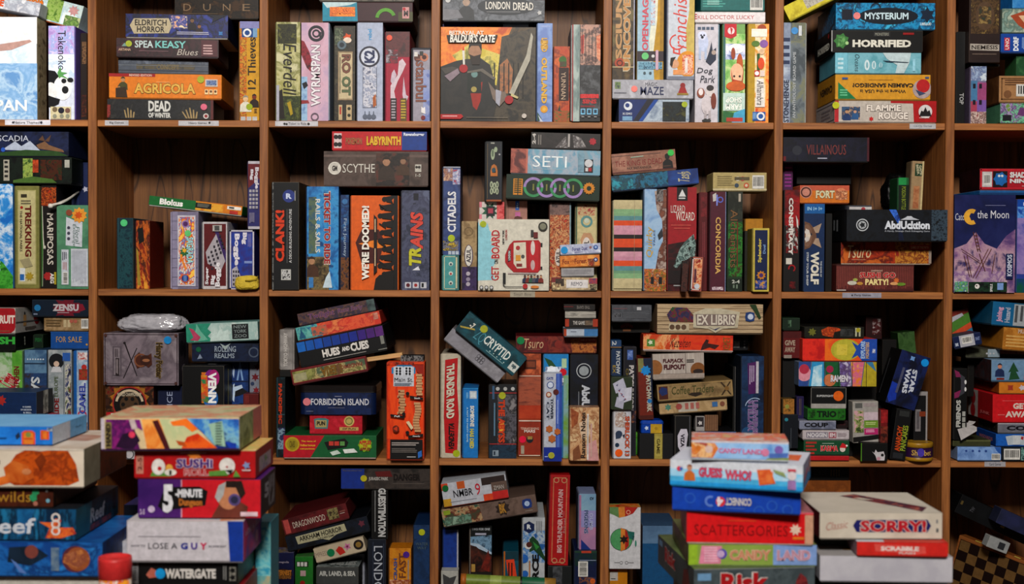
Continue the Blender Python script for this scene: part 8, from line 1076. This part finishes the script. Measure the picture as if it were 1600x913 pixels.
B(216, 750, 407, 795, '5a2474', 'half violet, half red game box with white numeral five in second foreground stack', [
  R(0, 0, .35, 1, '5a2878'), N(0, 0, .2, 1, '44206a 5a2c7c', 8), R(.355, 0, 1, 1, 'c82434'), R(.35, 0, .358, 1, 'd0a8b8'), PL('141214', (.16, .7), (.22, .2), (.5, .18), (.57, .3), (.55, .68), (.2, .82)), T('5', .245, .5, .085, .75, 'd8d8dc', b=.07), T('-MINUTE', .415, .36, .22, .22, 'd8d8dc', b=.05), T('Dungeon', .43, .62, .19, .24, 'b87838', b=.05), T('2-5', .035, .85, .04, .14, 'c8b8d0'), C(.11, .78, .09, 'c8b8d0'),
  NP('5a3428 7a4438', 20, (.6, 1), (.68, .55), (.8, .5), (.9, .7), (.88, 1)), E(.74, .42, .09, .36, 'c08a68'), NP('3a2c24 2a1c18', 20, (.72, .02), (.85, .02), (.88, .35), (.84, .5), (.8, .2), (.72, .2)), PL('b0b0b0', (.63, .45), (.66, .15), (.72, .05), (.7, .4), (.66, .6)), C(.79, .52, .16, '6a5a8a'), C(.79, .52, .1, '3a3a58'), R(.84, .84, .98, .95, 'd8c0c8')], d=-1.1, dep=.17, snap=.05, faces={'R': [R(0, 0, 1, 1, '16141c'), T('5', .4, .4, .3, .4, 'a8a8b0', b=.08), N(.5, .1, .9, .9, '16141c 8a8a90 16141c', 14)]})
B(210, 705, 399, 748, 'b0161e', 'red game box with rice balls and purple rounded title in the second foreground stack', [
  R(0, 0, 1, 1, 'b4181f'), R(.015, .2, .075, .86, 'c08878'), T('2-5', .045, .5, .035, .5, '6a3030', 90), C(.2, .62, .26, '4a6a34'), PL('6a9a4c', (.13, .95), (.16, .7), (.28, .72), (.3, .95)), E(.2, .6, .055, .3, 'dcd8d4'), C(.21, .66, .08, 'b82c38'), E(.29, .66, .03, .16, 'd8a850'), E(.3, .8, .05, .12, 'dcd8d0'), R(.29, .72, .31, .9, '2a2a24'), C(.42, .1, .001, 'b4181f'), SB(.5, .15, .28, 9, 'd8883c', .6), T('SUSHi', .5, .46, .3, .34, '5a2c80', o='dcd4dc', b=.04), T('ROLL', .515, .79, .2, .24, 'b81c28', o='e8e0e0', b=.02), L(.38, .06, .63, .11, 1, 'd8b0b0'), E(.77, .55, .065, .3, 'dcd8d4'), PL('6a9a4c', (.62, .75), (.75, .7), (.78, .9), (.62, .92)), PL('6a9a4c', (.82, .95), (.84, .7), (.88, .95)), PL('2a2a24', (.75, .7), (.82, .68), (.8, .85)), C(.77, .58, .04, 'b83a44'), SB(.93, .52, .16, 5, '8a9ac0', .5), R(.895, .68, .965, .72, 'd8c8c8')], d=-1.1, dep=.2, snap=.05,
  faces={'R': [R(0, 0, 1, 1, '9a1820'), R(.2, .35, .85, .9, 'b8a8b0'), N(.3, .4, .7, .85, '4a4a90 b8a8b8 5a8a4c', 30)], 'T': [N(0, 0, 1, 1, 'e0d0a0 d8b070 c8c080', 14)]})
B(159, 650, 374, 703, 'd0c4b0', 'long box painted in sweeping purple, orange and blue brushwork, top of the second foreground stack', [
  R(0, 0, 1, 1, 'd8c4a0'), NP('7a2478 5a1c60 942c80 3c1848', 12, (.03, .04), (.22, .04), (.28, 1), (.03, 1)), NP('3a1840 2a1434', 20, (.15, .5), (.24, .4), (.28, .7), (.22, 1), (.1, .9)), C(.22, .52, .1, 'd84c6c'), PL('c8b8b8', (.2, .05), (.25, .05), (.26, .35), (.22, .35)), PL('8a2c8a', (.24, .05), (.28, .05), (.3, .4), (.26, .3)), NP('e09a50 d88438 e8b068', 14, (.29, .04), (.42, .04), (.5, 1), (.33, 1)), PL('5a1c24', (.37, .1), (.41, .06), (.5, .95), (.46, .98)), NP('c8c49c b8c098 d8d0a8', 12, (.42, .04), (.62, .04), (.72, .5), (.8, 1), (.5, 1)), NP('e07018 e88430 d85818', 12, (.5, .12), (.62, .02), (.7, .35), (.66, .45), (.6, .25), (.52, .25)), NP('d84c14 e07028 c84010', 12, (.58, .95), (.62, .6), (.7, .48), (.84, .95)), PL('c06020', (.54, .7), (.6, .75), (.62, .9), (.56, .85)), NP('2a5aa8 4a8ac8 8ab8c8 1c3c80', 14, (.62, .02), (1, .05), (1, 1), (.84, .95), (.72, .4)), NP('8ab0a8 a8c0a8', 12, (.78, .2), (.88, .1), (.9, .9), (.82, .85)), PL('1c4ab0', (.9, .75), (.98, .8), (.98, .98), (.93, .95)), L(.83, .15, .88, .9, 9, '5a6a5a'), R(.03, .12, .075, .93, '8a7c50'), T('HAND', .052, .52, .035, .7, '2a1c24', 90, b=.08), R(0, 0, .025, 1, 'c8c0c8'), R(0, .95, 1, 1, '4a2450')], ang=.6, d=-1.12, dep=.235, snap=.04,
  faces={'R': [N(0, 0, .6, 1, '6a8a5c a8b888 5a7848', 10), R(.6, 0, 1, 1, 'c88078')], 'T': [N(0, 0, 1, 1, 'd8b898 c88a70 c8c0a0 a8b088', 8)]})
B(397, 816, 423, 1024, '4a98a8', 'upright aqua watercolour game box standing on the table right of the second stack', [N(0, 0, 1, .6, '2a88a0 5ab0c0 8ac0c0 3a98b0', 10), N(0, .5, 1, 1, '8a9a74 b0a888 6aa0a0', 12)], d=-.93, dep=.1, snap=.2, side=False)
def jar():
    c = P(180, 905, -1.2); s = mpp(c); r = 25*s; e = empty('card_canister', 'round canister with coral-red lid and red and yellow wrap between the left stacks', 'canister', 'loose game items on the table')
    zt = P(180, 876, -1.2-r).z; e.location = (c.x, -1.2, TZ+.0005); H = zt-TZ
    m = MB(); m.lathe([(0, 0), (r*.95, 0), (r*.97, .004), (r*.97, H-.03), (0, H-.03)], paint('d0c8bc c8382c e0a830 d86a2c c8c0b4', 22), 40); m.build('body', e, True)
    l = MB(); l.lathe([(r*.98, H-.042), (r*1.02, H-.041), (r*1.03, H-.006), (r*1.0, H), (r*.94, H), (r*.92, H-.006), (0, H-.006)], card('c84040', .4), 40); l.build('lid', e, True)
jar()
B(183, 846, 200, 1024, 'b8b8c0', 'small white box standing between the two left stacks', d=-.96, dep=.08, snap=.2, side=False, k='t')
B(194, 789, 215, 1024, '1c2c80', 'upright royal-blue and black box just behind the white party-game box', [R(0, 0, 1, .12, '1c1c2c'), R(.1, .13, .9, .2, 'c8ccd8')], d=-.8, dep=.1, snap=.2, side=False, k='t')

stackset('boxed games in the third foreground stack')
B(1078, 935, 1272, 1024, '5a4a3c', 'brown box at the bottom of the third foreground stack, below the frame', d=-1.1, dep=.28)
B(1083, 888, 1275, 934, '4a5458', 'wide grey-green game box with large red serif title in the third foreground stack', [
  N(0, 0, 1, 1, '4a5458 5a6468 3c464a', 10), R(.03, .15, .14, .38, '7aa0c0'), T('Risk', .42, .46, .4, .62, 'b0242c', o='d0c8c4', b=.06), NP('5a2028 8a3a3c 3a2428', 30, (.82, .9), (.85, .4), (.88, .2), (.93, .35), (.97, .9)), R(0, 0, 1, .03, '8a9090')], d=-1.12, dep=.34, yaw=6, snap=.05, tray='5a6a44',
  faces={'L': [N(0, 0, 1, 1, '424c50 505a5e', 10), R(.04, .1, .14, .3, '7aa0c0'), T('Risk', .37, .42, .3, .5, 'b0242c', o='c8c0bc', b=.06), NP('5a2028 7a3034', 30, (.7, .95), (.75, .3), (.85, .2), (.95, .95))], 'T': [N(0, 0, 1, 1, '6a7a4c 74845a 5c6c44', 10)]})
B(1076, 852, 1276, 886, '8aa050', 'half green, half pale blue game box with pink bubble letters in third foreground stack', [
  N(0, 0, .66, 1, '8aa050 94aa5c', 8), R(.66, 0, 1, 1, '8aa4d0'), R(0, 0, .07, 1, '9ab83c'), PL('d890a8', (.1, .05), (.26, .05), (.25, .95), (.08, .95)), L(.12, .12, .24, .9, 6, 'e0b8c8'), C(.26, .45, .25, '6a5ab0'), C(.25, .45, .18, 'c8b0d0'), T('CANDY', .48, .5, .32, .5, 'c89478', o='d8c0a8', b=.06), T('LAND', .82, .5, .26, .5, 'c098a8', o='d0c0cc', b=.06)], d=-1.11, dep=.27, yaw=0, snap=.05, faces={'L': [N(0, 0, 1, 1, '6a6040 3c2018 7a8048', 14)], 'T': [N(0, 0, 1, 1, '7a8450 8a9460', 10)]}, tray='8a9a6a')
B(1074, 800, 1269, 851, 'd01c24', 'thick bright red game box with dark tall capitals in the third foreground stack', [
  R(0, 0, 1, 1, 'd41c24'), R(0, 0, 1, .05, 'd8707a'), R(.935, .08, 1, 1, 'c8a088'), T('SCATTERGORIES', .43, .6, .74, .34, '8a1418', b=-.005), L(.33, .28, .58, .33, 1, 'd85c30'), SB(.86, .55, .2, 8, 'e0c8b8', .55), R(.84, .78, .93, .86, 'd8802c')], d=-1.11, dep=.2, yaw=-4, snap=.05, faces={'L': [R(0, 0, 1, 1, 'a85058')], 'T': [N(0, 0, 1, 1, 'b08080 a87078 c09090', 8)]}, tray='c8b8b0')
B(1053, 763, 1247, 796, '1450b0', 'cobalt game box with faint coin rings and white logo in the third foreground stack', [
  R(0, 0, 1, 1, '1452b4'), *[RG(a, b, .22, .04, '3a70c4') for a, b in ((.14, .5), (.78, .7), (.9, .85), (.68, .95))], RG(.3, .6, .24, .1, '6a8ad0', 60, 300), C(.38, .6, .2, 'd04048'), T('4', .375, .6, .05, .4, 'e0d8e0', 180, b=.08), T('CONNECT', .52, .58, .2, .32, 'd0ccd0', 180, o='4a4a60', b=.03), L(.42, .85, .6, .9, 1, '6a8ad0')], d=-1.13, dep=.17, yaw=-11, snap=.05, faces={'R': [R(0, 0, 1, 1, '2048a0')]})
B(1051, 723, 1248, 757, '8ac0dc', 'white-to-blue game box with pink cartoon letters and pizza in the third foreground stack', [
  R(0, 0, 1, .5, 'd0d4dc'), R(0, .5, 1, 1, '5ab4dc'), N(0, .35, 1, .65, 'b8d0e0 8ac4e0', 10), R(0, .85, 1, 1, '30a0d8'), T('GUESS', .31, .45, .18, .38, 'd05a70', o='5a4a8a', b=.05), T('WHO?', .52, .5, .2, .4, 'd05a70', o='5a4a8a', b=.05), FG(.15, .3, .12, 'c89a80', 'c87838'), C(.07, .35, .1, 'd04a60'), C(.085, .35, .07, '5a7ac0'), PL('d8703c', (.66, .25), (.76, .2), (.8, .75), (.68, .85)), N(.68, .3, .78, .75, 'd8844c c85c30', 50), PL('9aa878', (.78, .2), (.86, .3), (.88, .5), (.8, .35)), C(.92, .42, .17, 'd8d0d4'), R(.89, .15, .95, .25, 'c85060'), R(.89, .6, .95, .95, 'a080b0')], d=-1.15, dep=.19, yaw=-17, snap=.05,
  faces={'R': [R(0, 0, 1, .6, 'b0b4d0'), R(0, .6, 1, 1, '3098d0'), PL('c86a88', (.1, .6), (.55, .3), (.6, .5), (.15, .8)), E(.8, .4, .08, .3, 'c89080')], 'T': [N(0, 0, 1, 1, 'd0d4e0 c8ccd8', 8), NP('d86a4c e08858 c85040', 14, (.6, .3), (.95, .25), (.95, .7), (.65, .6))]}, tray='3098d0')
B(1082, 690, 1230, 724, '7aa8d8', 'small pastel game box with sweets, gingerbread and pink lettering, top of the third foreground stack', [
  R(0, 0, 1, .12, 'd0c8cc'), N(0, .1, 1, .9, '7aa8d8 a0c0e0 6a98cc', 8), NP('d89848 c8703c e0c090 a85048', 24, (.0, .1), (.24, .12), (.28, .4), (.22, .9), (.0, .9)), C(.18, .45, .2, 'd8c0b8'), C(.07, .4, .14, 'c87c34'), T('CANDY', .4, .5, .24, .26, 'c86a9a', o='d0d4e8', b=.04), T('LAND', .63, .53, .2, .26, 'c86a9a', o='d0d4e8', b=.04), C(.76, .55, .2, 'd088a8'), C(.9, .4, .22, '8a70b8'), PL('5a78b8', (.8, .6), (1, .55), (.98, .85), (.8, .85)), PL('8a9a4c', (.78, .85), (1, .8), (1, 1), (.76, 1)), R(0, .92, 1, 1, 'b0b4b8')], d=-1.15, dep=.13, yaw=-8, snap=.05, edge=.6,
  faces={'T': [N(0, 0, 1, 1, 'd0c8c4 c8a8a0 d85a48 c8b890', 18)]})

stackset('boxed games in the right foreground stack')
B(1284, 908, 1480, 1024, '1c2420', 'dark green and black box at the bottom of the right foreground stack', [N(0, 0, 1, .2, '2a4a34 1c1c1c 24304a', 14)], d=-1.1, dep=.24)
B(1282, 870, 1487, 907, 'b8b8c0', 'plain white lid-up box below the small red one in the right foreground stack', [N(0, 0, 1, 1, 'bcbac0 b0aeb6', 8)], d=-1.12, dep=.26, snap=.05, yaw=-2, faces={'T': [N(0, 0, 1, 1, 'b0acac a8a4a4', 8), NP('3a3c60 b08838 2a2c34', 30, (.2, .5), (.33, .5), (.35, .8), (.22, .8))]})
B(1340, 848, 1480, 875, 'c8342c', 'short red game box with raised white word logo in the right foreground stack', [R(0, 0, 1, 1, 'cc362e'), PL('d86058', (.19, .15), (.75, .3), (.76, .8), (.6, .95), (.45, .8), (.2, .7)), T('SCRABBLE', .47, .48, .42, .34, 'e0d0cc', b=.06), T('FLASH', .55, .8, .18, .18, 'd8b8b4', b=.06)], d=-1.13, dep=.11, yaw=-3, snap=.05, faces={'L': [N(0, 0, 1, 1, 'a89098 8a6a74', 14)], 'T': [R(0, 0, .45, 1, 'c8ccd4'), PL('c84838', (.35, 0), (1, 0), (1, 1), (.3, 1)), L(.08, .3, .32, .7, 2, '8aa0c0'), L(.55, .3, .9, .6, 2, 'e0c8c0')]})
B(1283, 840, 1330, 866, '3a3634', 'low grey box half hidden under the big cream game box', [N(0, 0, 1, 1, '3a3634 4a4642', 14)], d=-1.02, dep=.16, snap=.05, k='t', side=False)
B(1281, 802, 1472, 839, 'c4bcb0', 'large cream game box with navy lozenge and red letters atop right foreground stack', [
  N(0, 0, 1, 1, 'c8c0b4 bcb4a8', 8), T('Classic', .14, .5, .18, .3, 'b07068', 8, sl=.3, b=-.005), PL('2a2c70', (.27, .5), (.3, .28), (.88, .26), (.91, .5), (.88, .76), (.3, .76)), T('SORRY!', .6, .52, .54, .46, 'b82c3c', o='e0d0c8', b=.05), R(.95, .25, .965, .4, '8a8a8c'), R(.95, .6, .97, .75, '6a6a6c')], d=-1.11, dep=.24, snap=.05, faces={'L': [R(0, 0, 1, 1, '6a2c34')], 'T': [N(0, 0, 1, 1, 'c0bab0 c8c2b8', 8), NP('9a3a3c 6a2c34 3a3450 b8705c', 20, (.35, .2), (.5, .1), (.95, .75), (.85, .95), (.7, .7)), PL('c8c0b4', (.45, .3), (.5, .28), (.6, .4), (.5, .4))]})
